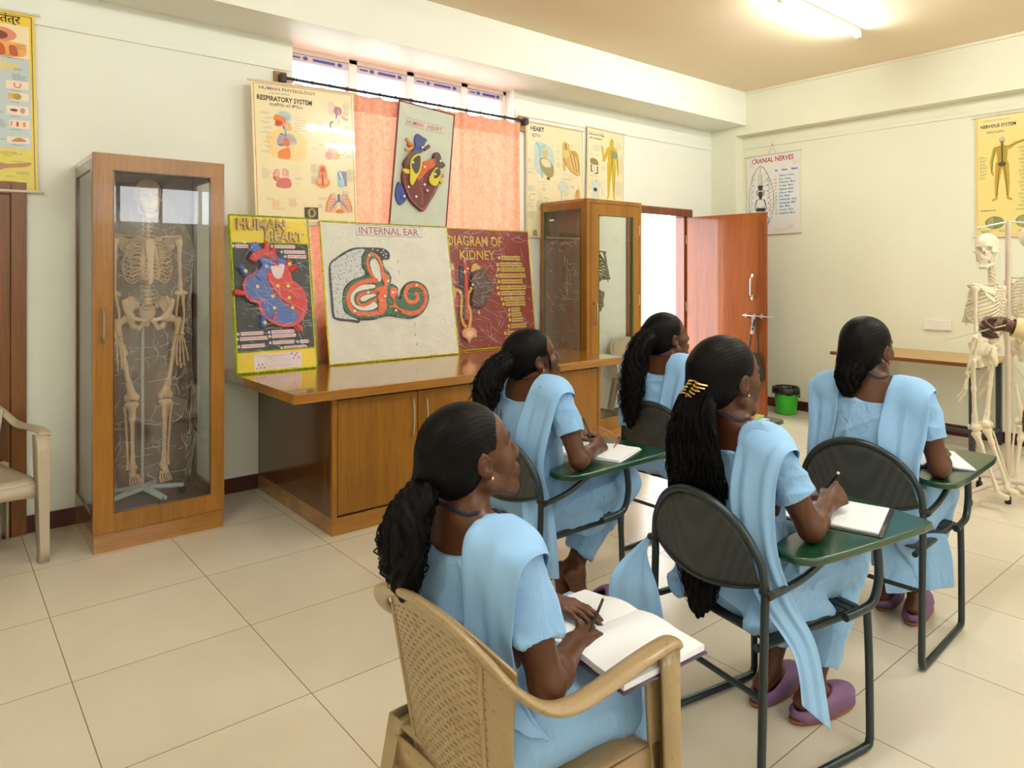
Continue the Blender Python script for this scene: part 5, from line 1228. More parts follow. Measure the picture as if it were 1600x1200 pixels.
# ------------------------------------------------------------------ volume modelling: blended solids meshed by surface nets
class Solid:
    BIG = 1.0
    def __init__(s): s.pr = []
    def _put(s, fn, lo, hi, k, op): s.pr.append((fn, np.array(lo, float) - k - .02, np.array(hi, float) + k + .02, k, op)); return s
    def cap(s, a, b, ra, rb, k=.02, flat=None, op='+'):
        # tapered round limb from a to b; flat = (direction, factor) squeezes its section
        a = np.array(a, float); b = np.array(b, float); ab = b - a; L2 = max(ab @ ab, 1e-12); rm = max(ra, rb) * (max(1, flat[1]) if flat else 1)
        if flat: n = np.array(flat[0], float); n /= np.linalg.norm(n); g = 1 / flat[1] - 1
        def fn(P):
            q = P - a; t = np.clip(q @ ab / L2, 0, 1); v = q - t[:, None] * ab
            if flat: v = v + (g * (v @ n))[:, None] * n
            return np.sqrt((v * v).sum(1)) - (ra + (rb - ra) * t)
        return s._put(fn, np.minimum(a, b) - rm, np.maximum(a, b) + rm, k, op)
    def ell(s, c, r, k=.02, M=None, op='+'):
        c = np.array(c, float); r = np.array(r, float); M = np.array(M, float) if M is not None else np.eye(3); m = r.max()
        def fn(P):
            q = (P - c) @ M; k0 = np.sqrt(((q / r) ** 2).sum(1)); k1 = np.sqrt(((q / r ** 2) ** 2).sum(1)) + 1e-9
            return k0 * (k0 - 1) / k1
        return s._put(fn, c - m, c + m, k, op)
    def box(s, c, h, rad=.005, k=.01, M=None, op='+'):
        c = np.array(c, float); h = np.array(h, float) - rad; M = np.array(M, float) if M is not None else np.eye(3); m = np.linalg.norm(h) + rad
        def fn(P):
            q = np.abs((P - c) @ M) - h
            return np.sqrt((np.maximum(q, 0) ** 2).sum(1)) + np.minimum(q.max(1), 0) - rad
        return s._put(fn, c - m, c + m, k, op)
    def half(s, c, n, k=.004, lo=(-9, -9, -9), hi=(9, 9, 9), op='-'):
        # removes everything on the side the normal points to
        c = np.array(c, float); n = np.array(n, float); n /= np.linalg.norm(n)
        return s._put(lambda P: (c - P) @ n, lo, hi, k, op)
    def chain(s, pts, rr, k=.015, flat=None):
        for i in range(len(pts) - 1): s.cap(pts[i], pts[i + 1], rr[i], rr[i + 1], k, flat)
        return s
    def ev(s, P, pr=None):
        D = np.full(len(P), s.BIG)
        for fn, lo, hi, k, op in (pr or s.pr):
            d = fn(P)
            if op == '+':
                h = np.maximum(k - np.abs(D - d), 0) / k if k > 0 else 0
                D = np.minimum(D, d) - h * h * k * .25
            else:
                d = -d
                h = np.maximum(k - np.abs(D - d), 0) / k if k > 0 else 0
                D = np.maximum(D, d) + h * h * k * .25
        return D
    def mesh(s, vox):
        pos = [p for p in s.pr if p[4] == '+']
        lo = np.min([p[1] for p in pos], 0); hi = np.max([p[2] for p in pos], 0)
        n = np.ceil((hi - lo) / vox).astype(int) + 2
        D = np.full(n, s.BIG, np.float32); B = 24
        for i in range(0, n[0], B):
            for j in range(0, n[1], B):
                for k in range(0, n[2], B):
                    a = lo + np.array([i, j, k]) * vox; e = np.minimum([i + B, j + B, k + B], n); b = lo + e * vox
                    use = [p for p in s.pr if np.all(p[1] <= b) and np.all(p[2] >= a)]
                    if not any(p[4] == '+' for p in use): continue
                    gx, gy, gz = [lo[q] + np.arange((i, j, k)[q], e[q]) * vox for q in range(3)]
                    G = np.stack(np.meshgrid(gx, gy, gz, indexing='ij'), -1).reshape(-1, 3)
                    D[i:e[0], j:e[1], k:e[2]] = s.ev(G, use).reshape(len(gx), len(gy), len(gz))
        S = D < 0
        c = np.zeros(n - 1, np.int8)
        for dx in (0, 1):
            for dy in (0, 1):
                for dz in (0, 1): c += S[dx:n[0] - 1 + dx, dy:n[1] - 1 + dy, dz:n[2] - 1 + dz]
        act = (c > 0) & (c < 8); I = np.argwhere(act); idx = np.full(act.shape, -1, np.int32); idx[act] = np.arange(len(I))
        off = np.array([(x, y, z) for x in (0, 1) for y in (0, 1) for z in (0, 1)])
        V = np.stack([D[I[:, 0] + o[0], I[:, 1] + o[1], I[:, 2] + o[2]] for o in off], 1)
        acc = np.zeros((len(I), 3)); cnt = np.zeros(len(I))
        for a in range(8):
            for b in range(a + 1, 8):
                if np.abs(off[a] - off[b]).sum() != 1: continue
                m = (V[:, a] < 0) != (V[:, b] < 0)
                t = V[m, a] / (V[m, a] - V[m, b])
                acc[m] += off[a] + t[:, None] * (off[b] - off[a]); cnt[m] += 1
        verts = (I + acc / cnt[:, None]) * vox + lo
        quads = []
        for ax in range(3):
            sl0 = [slice(None)] * 3; sl1 = [slice(None)] * 3; sl0[ax] = slice(0, -1); sl1[ax] = slice(1, None)
            E = np.argwhere(S[tuple(sl0)] != S[tuple(sl1)])
            u, w = [q for q in range(3) if q != ax]
            E = E[(E[:, u] > 0) & (E[:, w] > 0) & (E[:, u] < n[u] - 1) & (E[:, w] < n[w] - 1)]
            ids = []
            for du, dw in ((-1, -1), (0, -1), (0, 0), (-1, 0)):
                q = E.copy(); q[:, u] += du; q[:, w] += dw; ids.append(idx[q[:, 0], q[:, 1], q[:, 2]])
            Q = np.stack(ids, 1); flip = S[E[:, 0], E[:, 1], E[:, 2]]
            if ax == 1: flip = ~flip
            Q[~flip] = Q[~flip][:, ::-1]; quads.append(Q)
        Q = np.concatenate(quads); Q = Q[(Q >= 0).all(1)]
        return verts, Q
def solid_obj(name, sd, vox, m, parent=None, disp=None, smooth_it=1, keep=None):
    V, Q = sd.mesh(vox)
    for _ in range(smooth_it):
        acc = np.zeros_like(V); cnt = np.zeros(len(V))
        for a, b in ((0, 1), (1, 2), (2, 3), (3, 0)):
            np.add.at(acc, Q[:, a], V[Q[:, b]]); np.add.at(acc, Q[:, b], V[Q[:, a]]); np.add.at(cnt, Q[:, a], 1); np.add.at(cnt, Q[:, b], 1)
        V = V * .5 + acc / np.maximum(cnt, 1)[:, None] * .5
    if disp is not None:
        N = np.zeros_like(V); fn = np.cross(V[Q[:, 2]] - V[Q[:, 0]], V[Q[:, 3]] - V[Q[:, 1]])
        for a in range(4): np.add.at(N, Q[:, a], fn)
        N /= np.linalg.norm(N, axis=1)[:, None] + 1e-9
        V = V + N * disp(V, N)[:, None]
    me = bpy.data.meshes.new(name)
    me.vertices.add(len(V)); me.vertices.foreach_set('co', V.astype(np.float32).ravel())
    me.loops.add(Q.size); me.loops.foreach_set('vertex_index', Q.ravel().astype(np.int32))
    me.polygons.add(len(Q)); me.polygons.foreach_set('loop_start', np.arange(0, Q.size, 4, dtype=np.int32))
    me.update(calc_edges=True); me.validate()
    me.polygons.foreach_set('use_smooth', [True] * len(me.polygons))
    me.materials.append(MATS[m] if isinstance(m, str) else m)
    return link(name, me, parent)

# ------------------------------------------------------------------ the teaching skeleton
mat('bone', srgb(228, 216, 188), .45, var=.06, vscale=12, bmp=.08, bscale=60)
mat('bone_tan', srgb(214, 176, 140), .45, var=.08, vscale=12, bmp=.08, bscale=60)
mat('bone_gap', srgb(70, 56, 40), .8)
def bone_tube(mb, pts, rr, n=8, flat=None, sm=4):
    m = len(pts); P = crom(pts, sm); R2 = [float(np.interp(i / (len(P) - 1) * (m - 1), range(m), rr)) for i in range(len(P))]
    mb.tube(P, R2, n, flat=flat); return mb
def make_skeleton(label, m, knee=0.0, lift=0.0):
    # faces +X, left is +Y; the soles hang just above z = 0
    t = thing('skeleton_model', label, 'skeleton')
    # skull
    sk = Solid()
    sk.ell((-.012, 0, 1.615), (.088, .070, .076), .01); sk.ell((.025, 0, 1.59), (.055, .058, .06), .03)
    sk.ell((.052, 0, 1.548), (.032, .046, .03), .02); sk.ell((.06, 0, 1.52), (.028, .034, .024), .015)
    for s in (-1, 1):
        sk.cap((.062, s * .048, 1.568), (.02, s * .066, 1.572), .009, .008, .008); sk.cap((.075, s * .012, 1.606), (.07, s * .046, 1.603), .008, .007, .01)
        sk.ell((.083, s * .030, 1.583), (.026, .019, .0165), .006, op='-'); sk.ell((.045, s * .068, 1.61), (.035, .014, .03), .015, op='-')
    sk.ell((.09, 0, 1.556), (.022, .011, .016), .004, op='-'); sk.cap((.086, 0, 1.585), (.094, 0, 1.573), .006, .005, .006)
    sk.box((.075, 0, 1.505), (.02, .03, .008), .004, .004, op='-')
    skull = solid_obj('skull', sk, .0035, m, t)
    jw = Solid()
    jw.cap((.082, -.014, 1.470), (.082, .014, 1.470), .014, .014, .01)
    for s in (-1, 1): jw.cap((.082, s * .014, 1.472), (.018, s * .048, 1.495), .013, .010, .01, ((0, 1, 0), .8)); jw.cap((.018, s * .048, 1.495), (.012, s * .056, 1.560), .013, .010, .008, ((0, 1, 0), .5))
    jaw = solid_obj('jaw', jw, .0035, m, t)
    th = MB()
    for up_ in (0, 1):
        for k in range(-5, 6):
            a = k * .155; th.ell((.056 + .029 * math.cos(a), .032 * math.sin(a) * 1.05, 1.506 if up_ else 1.492), (.004, .004, .0075), 6, 5)
    obj('teeth', th, m, skull, smooth=True)
    # spine
    sp = MB(); dk = MB()
    line = [(-.012, 1.525), (-.03, 1.47), (-.035, 1.40), (-.055, 1.32), (-.075, 1.22), (-.07, 1.12), (-.045, 1.03), (-.03, .97), (-.04, .93)]
    P = crom([(x, 0, z) for x, z in line], 6)
    d = [0]
    for i in range(len(P) - 1): d.append(d[-1] + math.dist(P[i], P[i + 1]))
    def at(q): q *= d[-1]; return tuple(float(np.interp(q, d, [p[a] for p in P])) for a in range(3))
    N = 24
    for k in range(N):
        q = (k + .5) / N; c = Vector(at(q)); r = .011 + .015 * q; h = d[-1] / N * .40
        sp.lathe([(0, h), (r * .9, h), (r, h * .8), (r * .82, 0), (r, -h * .8), (r * .9, -h), (0, -h)], 10, c)
        sp.tube([c + Vector((-r * .8, 0, 0)), c + Vector((-r - .022, 0, -.010 - .012 * (q < .7)))], [.006, .004], 6)
        for s in (-1, 1): sp.tube([c + Vector((-r * .6, s * r * .5, 0)), c + Vector((-r * .9 - .008, s * (r + .016), .003))], [.006, .004], 6)
    sp.tube(P, .009, 8); 
    obj('spine', sp, m, t, smooth=True)
    # rib cage
    rb = MB(); 
    bot = []
    for k in range(12):
        q = .27 + .034 * k; c = Vector(at(q)); w = [.065, .09, .108, .118, .125, .130, .132, .131, .126, .118, .095, .075][k]; dp = [.075, .105, .135, .15, .158, .16, .158, .15, .13, .11, .07, .05][k]
        drop = [.035, .05, .062, .072, .08, .088, .095, .098, .098, .095, .06, .045][k]
        for s in (-1, 1):
            pts = [c + Vector((-.012, s * .012, 0)), c + Vector((-.032, s * w * .45, -.004)), c + Vector((-.01, s * w * .88, -drop * .32)), c + Vector((dp * .40, s * w, -drop * .70))]
            if k < 10: pts += [c + Vector((dp * .82, s * w * .72, -drop * 1.0)), c + Vector((dp * .98, s * w * .40, -drop * (1.02 if k < 6 else .80)))]
            else: pts += [c + Vector((dp * .75, s * w * .97, -drop * .95))]
            bone_tube(rb, pts, [.0055] * len(pts), 6, (1.25, .65))
            if k < 10:
                e = pts[-1]; zt = 1.245 - .021 * min(k, 6.5)
                bone_tube(rb, [e, Vector((.082 + .006 * min(k, 6), s * .03 * (1 if k < 7 else 1.2), zt)), Vector((.084 + .004 * min(k, 6), s * .014, zt + .004))], [.005, .0045, .004], 6)
    st = MB(); bone_tube(st, [(.072, 0, 1.335), (.085, 0, 1.295), (.093, 0, 1.22), (.105, 0, 1.12), (.108, 0, 1.08)], [.022, .026, .017, .018, .006], 10, (.35, 1.0))
    obj('rib', rb, m, t, smooth=True); obj('sternum', st, m, t, smooth=True)
    for s in (-1, 1):
        cl = MB(); bone_tube(cl, [(.076, s * .022, 1.335), (.07, s * .07, 1.352), (.03, s * .12, 1.357), (.0, s * .165, 1.362)], [.009, .007, .006, .009], 8, (.8, 1)); obj('clavicle', cl, m, t, smooth=True)
        sc = Solid(); sc.cap((-.095, s * .075, 1.335), (-.085, s * .085, 1.20), .018, .010, .02, ((1, s * .3, 0), .28)); sc.cap((-.09, s * .085, 1.31), (-.045, s * .148, 1.335), .026, .014, .02, ((1, s * .3, 0), .28)); sc.cap((-.09, s * .095, 1.26), (-.06, s * .138, 1.30), .026, .014, .02, ((1, s * .4, 0), .25)); sc.cap((-.10, s * .07, 1.325), (-.005, s * .172, 1.358), .008, .011, .006); sc.ell((-.03, s * .15, 1.33), (.014, .012, .018), .01)
        solid_obj('scapula', sc, .004, m, t)
        # arm
        A = Vector((-.012, s * .166, 1.330)); E_ = Vector((-.02, s * .178, 1.02)); Wr = Vector((.03, s * .165, .785))
        h = Solid(); h.ell(A, (.023, .022, .023), .01); h.cap(A + Vector((0, s * .004, -.02)), A.lerp(E_, .3), .015, .0105, .012); h.cap(A.lerp(E_, .3), A.lerp(E_, .8), .0105, .0105, .01); h.cap(A.lerp(E_, .8), E_, .011, .014, .01); h.cap(E_ + Vector((0, -.026, .004)), E_ + Vector((0, .026, .004)), .012, .013, .012)
        solid_obj('humerus', h, .004, m, t)
        for nm, o1, o2 in (('ulna', Vector((-.012, -s * .010, .016)), Vector((-.008, -s * .016, .004))), ('radius', Vector((.008, s * .012, -.018)), Vector((.006, s * .012, .0)))):
            f = MB(); a, b = E_ + o1, Wr + o2; mid = a.lerp(b, .5) + Vector((0, (s if nm == 'radius' else -s) * .008, 0))
            bone_tube(f, [a, a.lerp(b, .12), mid, a.lerp(b, .88), b], [.013, .009, .0065, .008, .012], 8); f.ell(a, (.014, .013, .013), 8, 6); f.ell(b, (.014, .014, .012), 8, 6); obj(nm, f, m, t, smooth=True)
        hd = MB()
        for i in range(4):
            for j in range(2): hd.ell(Wr + Vector((.001 + .003 * j, (i - 1.5) * .011, -.014 - .011 * j)), (.007, .0065, .007), 7, 5)
        for i in range(5):
            oy = (i - 1.7) * .0125 * (1 if s > 0 else 1)
            y0 = s * (i - 2) * .011
            if i == 0: seg = [Vector((.012, -s * 0 + y0, -.02)), Vector((.03, y0 - s * .016, -.052)), Vector((.04, y0 - s * .024, -.082)), Vector((.046, y0 - s * .028, -.105))]
            else:
                Ls = [0, .075, .102, .113, .096][i] if False else [0, .066, .070, .066, .060][i]; f2 = [0, .040, .046, .042, .032][i]
                a = Vector((.006, y0, -.030)); b = a + Vector((.008, s * (i - 2.2) * .006, -Ls)); c2 = b + Vector((.012, s * (i - 2.2) * .003, -f2)); d2 = c2 + Vector((.016, 0, -f2 * .62)); e2 = d2 + Vector((.010, 0, -f2 * .42)); seg = [a, b, c2, d2, e2]
            for q in range(len(seg) - 1):
                a, b = Wr + seg[q], Wr + seg[q + 1]; hd.tube([a, a.lerp(b, .2), a.lerp(b, .5), a.lerp(b, .82), b], [.0055, .0045, .0034, .0042, .005], 6)
        obj('hand', hd, m, t, smooth=True)
    # pelvis
    pv = Solid()
    pv.ell((-.055, 0, .915), (.022, .046, .055), .02); pv.ell((-.07, 0, .86), (.014, .02, .035), .015)
    for s in (-1, 1):
        pv.cap((-.055, s * .05, .955), (.0, s * .105, .985), .018, .030, .03, ((.3, s, .35), .32)); pv.cap((-.03, s * .085, .94), (.025, s * .125, .965), .045, .02, .03, ((.35, s, .4), .25)); pv.cap((.03, s * .125, .985), (-.045, s * .075, 1.0), .010, .010, .012); pv.cap((.035, s * .128, .975), (.02, s * .10, .90), .012, .02, .02)
        pv.ell((.01, s * .095, .885), (.030, .024, .030), .02); pv.ell((.014, s * .122, .882), (.022, .02, .022), .004, op='-')
        pv.cap((.02, s * .085, .885), (.055, s * .018, .872), .013, .011, .012); pv.cap((.055, s * .018, .872), (.02, s * .05, .825), .010, .011, .012); pv.cap((.02, s * .05, .825), (-.01, s * .075, .835), .012, .017, .012); pv.cap((-.01, s * .078, .835), (0, s * .095, .875), .016, .02, .012)
    solid_obj('pelvis', pv, .004, m, t)
    for s in (-1, 1):
        H_ = Vector((.012, s * .118, .882)); K = Vector((.02, s * .088, .425)); An = Vector((0, s * .082, .035))
        f = Solid(); f.ell(H_, (.022, .022, .022), .008); f.cap(H_, H_ + Vector((-.008, s * .042, -.035)), .013, .018, .01); f.ell(H_ + Vector((-.012, s * .048, -.018)), (.016, .014, .022), .012)
        top = H_ + Vector((-.006, s * .040, -.055)); f.cap(top, top.lerp(K, .35), .0165, .0125, .02); f.cap(top.lerp(K, .35), top.lerp(K, .8), .0125, .014, .02); f.cap(top.lerp(K, .8), K + Vector((0, 0, .02)), .016, .026, .02, ((1, 0, 0), .85))
        for q in (-1, 1): f.ell(K + Vector((-.010, q * .022, .004)), (.027, .019, .024), .012)
        solid_obj('femur', f, .0045, m, t)
        pt = MB().ell(K + Vector((.032, 0, .012)), (.010, .017, .019), 10, 8); obj('patella', pt, m, t, smooth=True)
        tt = Solid(); kt = K + Vector((0, 0, -.032))
        tt.ell(kt, (.026, .038, .015), .012); tt.cap(kt + Vector((.004, 0, -.01)), kt.lerp(An, .22), .024, .0145, .02); tt.cap(kt.lerp(An, .22), kt.lerp(An, .85), .0135, .0105, .02); tt.cap(kt.lerp(An, .85), An, .0115, .017, .015); tt.cap(An, An + Vector((0, -s * .018, -.012)), .013, .009, .01)
        solid_obj('tibia', tt, .0045, m, t)
        fb = MB(); bone_tube(fb, [kt + Vector((-.014, s * .036, -.012)), kt.lerp(An, .2) + Vector((-.016, s * .032, 0)), kt.lerp(An, .85) + Vector((-.012, s * .024, 0)), An + Vector((-.010, s * .024, -.022))], [.010, .006, .006, .011], 8); obj('fibula', fb, m, t, smooth=True)
        ft = Solid(); dr = .35; tip = Vector((.135, s * .018, -.05 - .02 * dr))
        ft.cap(An + Vector((.0, 0, -.03)), An + Vector((-.042, 0, -.05)), .018, .019, .012); ft.cap(An + Vector((0, 0, -.022)), An + Vector((.05, s * .004, -.042)), .018, .017, .012, ((0, 0, 1), .8))
        foot = solid_obj('foot', ft, .004, m, t)
        tb = MB()
        for i in range(5):
            y0 = -s * (i - 2) * .011 * -1
            y0 = s * (i - 2) * .012 - s * .004
            a = An + Vector((.045, y0 * .8, -.046)); L = [.060, .062, .058, .054, .048][i] ; b = a + Vector((L, y0 * .35, -.020)); c2 = b + Vector(([.030, .026, .024, .022, .018][i], 0, -.004)); d2 = c2 + Vector((.018, 0, -.005))
            r = .008 if i == 0 else .0055
            for p, q in ((a, b), (b, c2), (c2, d2)): tb.tube([p, p.lerp(q, .2), p.lerp(q, .5), p.lerp(q, .82), q], [r, r * .85, r * .62, r * .8, r * .95], 6)
        obj('toes', tb, m, foot, smooth=True)
    return t
mat('stand_chrome', srgb(196, 194, 190), .4, .4, var=.03)
mat('stand_paint', srgb(206, 188, 170), .4, var=.05)
mat('stand_grey', srgb(190, 202, 202), .35, var=.06)
def caster(mb, x, y): 
    mb.tube([(x - .010, y - .014, .026), (x - .010, y - .004, .026)], .024, 14).tube([(x - .010, y + .004, .026), (x - .010, y + .014, .026)], .024, 14)
    return mb

# skeleton in the first cabinet, on its own five-armed stand and wrapped in clear film
SKA = make_skeleton('bone coloured skeleton wrapped in clear plastic inside the left oak cabinet', 'bone_tan')
SKA.location = (.995, 4.57, .325); SKA.rotation_euler = (0, 0, R_(-96)); SKA.scale = (1, 1, 1.015)
st = thing('skeleton_stand', 'grey five-armed wheeled stand at the bottom of the left oak cabinet', 'stand', (.985, 4.60, .135))
obj('pole', MB().tube([(0, .07, .08), (0, .07, 1.66)], .009, 10).tube(crom([(0, .07, 1.64), (0, .05, 1.70), (0, .01, 1.70)], 4), .005, 8), 'stand_chrome', st, smooth=True)
for k in range(5):
    a = R_(-78 + 72 * k); L = .27 if math.sin(a) < .3 and abs(math.cos(a)) < .9 else .215
    c, s_ = math.cos(a), math.sin(a)
    if abs(c * L) > .26: L = .26 / abs(c)
    arm = MB(); P0 = Vector((.0, .03, .075)); P1 = Vector((c * L, .03 + s_ * L * .85, .055))
    arm.tube([P0, P0.lerp(P1, .5), P1], [.026, .023, .019], 8, flat=(.7, 1.1))
    o = obj('stand_arm', arm, 'stand_grey', st, smooth=True)
    obj('caster', caster(MB(), P1.x, P1.y).tube([(P1.x - .01, P1.y, .04), (P1.x - .005, P1.y, .06)], .006, 6), 'rubber_black', o, smooth=True)
film_mat('bag_film', 0.012, 5.0, .5, gloss=1.2, rough=.08)
G = []
for i in range(41):
    z = .24 + 1.72 * i / 40; q = i / 40; row = []
    w = .245 - .05 * max(0, .3 - q) + .02 * math.sin(q * 9); dpt = .155 - .05 * q
    if q > .80: f = (q - .80) / .2; w *= 1 - .62 * f ** 1.3; dpt *= 1 - .35 * f
    for j in range(33):
        a = 2 * math.pi * j / 32; rr = 1 + .05 * math.sin(5 * a + 7 * q) + .03 * math.sin(11 * a - 13 * q)
        row.append((.985 + w * rr * math.copysign(abs(math.cos(a)) ** .7, math.cos(a)), 4.56 + dpt * rr * math.copysign(abs(math.sin(a)) ** .7, math.sin(a)), z))
    G.append(row)
bagf = obj('plastic_cover', MB().grid(G), 'bag_film', None, smooth='all')
tag(bagf, 'crinkled clear plastic bag pulled over the skeleton in the left cabinet', 'plastic cover')
rg = random.Random(5); c = MB()
for k in range(300):
    i0 = rg.randint(1, 36); j0 = rg.choice([rg.randint(17, 31), rg.randint(0, 31)]); di, dj = rg.uniform(-1.6, 1.6), rg.uniform(-2.5, 2.5)
    if rg.random() < .35: di, dj = rg.uniform(1, 4) * rg.choice((-1, 1)), rg.uniform(-.6, .6)
    pts = []
    for q in range(7):
        fi = min(39.9, max(0, i0 + di * (q / 6))); fj = (j0 + dj * q / 6 + .3 * math.sin(q)) % 32
        a, b = int(fi), int(fj); u, w = fi - a, fj - b
        P = [np.array(G[a][b]), np.array(G[a + 1][b]), np.array(G[a][(b + 1) % 32]), np.array(G[a + 1][(b + 1) % 32])]
        p_ = P[0] * (1 - u) * (1 - w) + P[1] * u * (1 - w) + P[2] * (1 - u) * w + P[3] * u * w; d = p_ - np.array((.985, 4.56, p_[2])); p_ = p_ + d / (np.linalg.norm(d) + 1e-6) * .001
        pts.append(tuple(p_))
    if max(math.dist(pts[i], pts[i + 1]) for i in range(6)) < .08: c.tube(pts, [.0002, .0008, .0012, .0014, .0012, .0008, .0002], 5)
obj('film_crease_glints', c, 'film_crease', bagf, smooth='all')  # bag folds with their highlights painted as white streaks
# rib cage and pelvis kept in the second cabinet
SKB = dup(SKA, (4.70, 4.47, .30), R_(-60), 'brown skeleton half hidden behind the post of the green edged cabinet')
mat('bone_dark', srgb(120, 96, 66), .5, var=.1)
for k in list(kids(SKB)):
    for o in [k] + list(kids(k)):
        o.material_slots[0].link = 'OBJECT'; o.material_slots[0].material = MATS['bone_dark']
for k in list(kids(SKB)):
    if k.name.split('.')[0] in ('femur', 'tibia', 'fibula', 'patella', 'foot', 'hand', 'ulna', 'radius', 'humerus', 'skull', 'jaw'):
        for g in kids(k): bpy.data.objects.remove(g)
        bpy.data.objects.remove(k)
st = thing('skeleton_stand', 'thin steel rod holding the brown skeleton in the green edged cabinet', 'stand', (4.70, 4.50, .13))
obj('pole', MB().tube([(-.03, .05, .012), (-.03, .05, 1.80)], .007, 8), 'stand_chrome', st, smooth=True)
obj('stand_base', MB().lathe([(0, 0), (.12, 0), (.12, .008), (.02, .016), (0, .016)], 20, (-.03, .05, 0)), 'stand_grey', st, smooth=True)

# wheeled double stand by the right wall with two hanging skeletons
SX, SY = 5.35, 1.457
sd = thing('skeleton_stand', 'tall wheeled stand with a cream pole and cross bar holding two skeletons', 'stand', (SX, SY, 0))
obj('pole', MB().tube([(0, 0, .05), (0, 0, 1.82)], .0165, 12), 'stand_paint', sd, smooth=True)
cd = Vector((math.cos(R_(-39.6)), math.sin(R_(-39.6)), 0))
obj('cross_bar', MB().tube([cd * -.20 + Vector((0, 0, 1.775)), (0, 0, 1.815), cd * .30 + Vector((0, 0, 1.80))], .006, 8), 'stand_chrome', sd, smooth=True)
for q in (-.17, .17):
    p = cd * q
    obj('hook', MB().tube(crom([(p.x, p.y, 1.79), (p.x + .01, p.y + .02, 1.75), (p.x, p.y, 1.73), (p.x - .01, p.y - .02, 1.75)], 5), .0035, 6), 'stand_chrome', sd, smooth=True)
for (x, y) in ((.245, .232), (-.25, .14), (.20, -.30)):
    arm = MB().tube([(0, 0, .15), (x * .6, y * .6, .12), (x, y, .085)], [.016, .014, .012], 8)
    o = obj('stand_arm', arm, 'stand_paint', sd, smooth=True)
    obj('caster', caster(MB(), x, y).tube([(x, y, .03), (x, y, .09)], .008, 6), 'rubber_black', o, smooth=True)
obj('pole_tip', MB().tube([(0, 0, .0), (0, 0, .05)], .018, 10), 'rubber_black', sd, smooth=True)
def hang(src, q, rz, label):
    r = dup(src, tuple(Vector((SX, SY, .075)) + cd * q), rz, label)
    for k in list(kids(r)):
        for o in [k] + list(kids(k)):
            o.material_slots[0].link = 'OBJECT'; o.material_slots[0].material = MATS['bone']
    return r
def bend_knees(r, ang):
    K = Vector((.02, 0, .425))
    for k in kids(r):
        if k.name.split('.')[0] in ('tibia', 'fibula', 'foot', 'patella'):
            k.matrix_basis = Matrix.Translation(K) @ Matrix.Rotation(R_(ang), 4, 'Y') @ Matrix.Translation(-K)
        if k.name.split('.')[0] == 'foot': pass
def turn_head(r, ang):
    for k in kids(r):
        if k.name.split('.')[0] in ('skull', 'jaw'):
            c = Vector((-.02, 0, 0)); k.matrix_basis = Matrix.Translation(c) @ Matrix.Rotation(R_(ang), 4, 'Z') @ Matrix.Translation(-c)
SKC = hang(SKA, -.155, R_(86), 'pale skeleton hanging left of the cream pole, its skull below the yellow chart')
bend_knees(SKC, 16); turn_head(SKC, 98); SKC.scale = (.95, .95, .985)
SKD = hang(SKA, .17, R_(-20), 'pale skeleton seen from behind, cut off by the right edge')
bend_knees(SKD, 10)

# ------------------------------------------------------------------ people
VOX = 0.0042
HS = 1.10   # heads sit a little large under thick hair
m, nt, p, out = new_mat('skin'); MATS['skin'] = m
v = coords(nt); n1 = noise_tex(nt, v, 9, 3); n2 = noise_tex(nt, v, 220, 2)
nt.links.new(ramp(nt, n1.outputs['Fac'], [(.3, srgb(76, 42, 23)), (.7, srgb(90, 51, 29))]), p.inputs['Base Color'])
p.inputs['Roughness'].default_value = .42; p.inputs['Specular IOR Level'].default_value = .4
bump(nt, p, n2.outputs['Fac'], .08, .002)
m, nt, p, out = new_mat('black_hair'); MATS['black_hair'] = m
v = coords(nt); n1 = noise_tex(nt, v, 30, 4, .7)
nt.links.new(ramp(nt, n1.outputs['Fac'], [(.3, (.0025, .002, .002)), (.7, (.006, .005, .005))]), p.inputs['Base Color'])
p.inputs['Roughness'].default_value = .42; p.inputs['Specular IOR Level'].default_value = .075
n2 = noise_tex(nt, coords(nt, (1, 1, .25)), 260, 2)
bump(nt, p, n2.outputs['Fac'], .35, .002)
m, nt, p, out = new_mat('blue_cotton'); MATS['blue_cotton'] = m
v = coords(nt); n1 = noise_tex(nt, v, 5, 4); n2 = noise_tex(nt, v, 700, 2); n3 = noise_tex(nt, coords(nt, (1, 1, .55), (.3, .2, .4)), 15, 3, .5, 1.2)
nt.links.new(ramp(nt, n1.outputs['Fac'], [(.3, srgb(138, 182, 226)), (.7, srgb(148, 191, 233))]), p.inputs['Base Color'])
p.inputs['Roughness'].default_value = .8; p.inputs['Sheen Weight'].default_value = .15
ad = nt.nodes.new('ShaderNodeMath'); ad.operation = 'MULTIPLY_ADD'; ad.inputs[1].default_value = .12
nt.links.new(n2.outputs['Fac'], ad.inputs[0]); nt.links.new(n3.outputs['Fac'], ad.inputs[2])
bump(nt, p, ad.outputs[0], .55, .022)
mat('blue_dupatta', srgb(150, 194, 238), .7, var=.03, bmp=.5, bscale=14)
mat('eye_white', srgb(226, 220, 210), .25, var=.02)
mat('iris_brown', (.012, .006, .004), .15)
mat('lash_black', (.006, .005, .005), .6)
mat('lip_brown', srgb(112, 54, 42), .4)
mat('nail', srgb(150, 96, 78), .3)
mat('gold', (.75, .52, .18), .25, 1.0)
mat('navy_cord', srgb(18, 20, 44), .7)
mat('clog_purple', srgb(122, 84, 124), .55, var=.05)
mat('clog_sole', srgb(140, 84, 44), .7, var=.1)
mat('cream_shirt', srgb(226, 200, 150), .8, var=.04, bmp=.2, bscale=14)
mat('dark_trousers', srgb(40, 40, 50), .8)

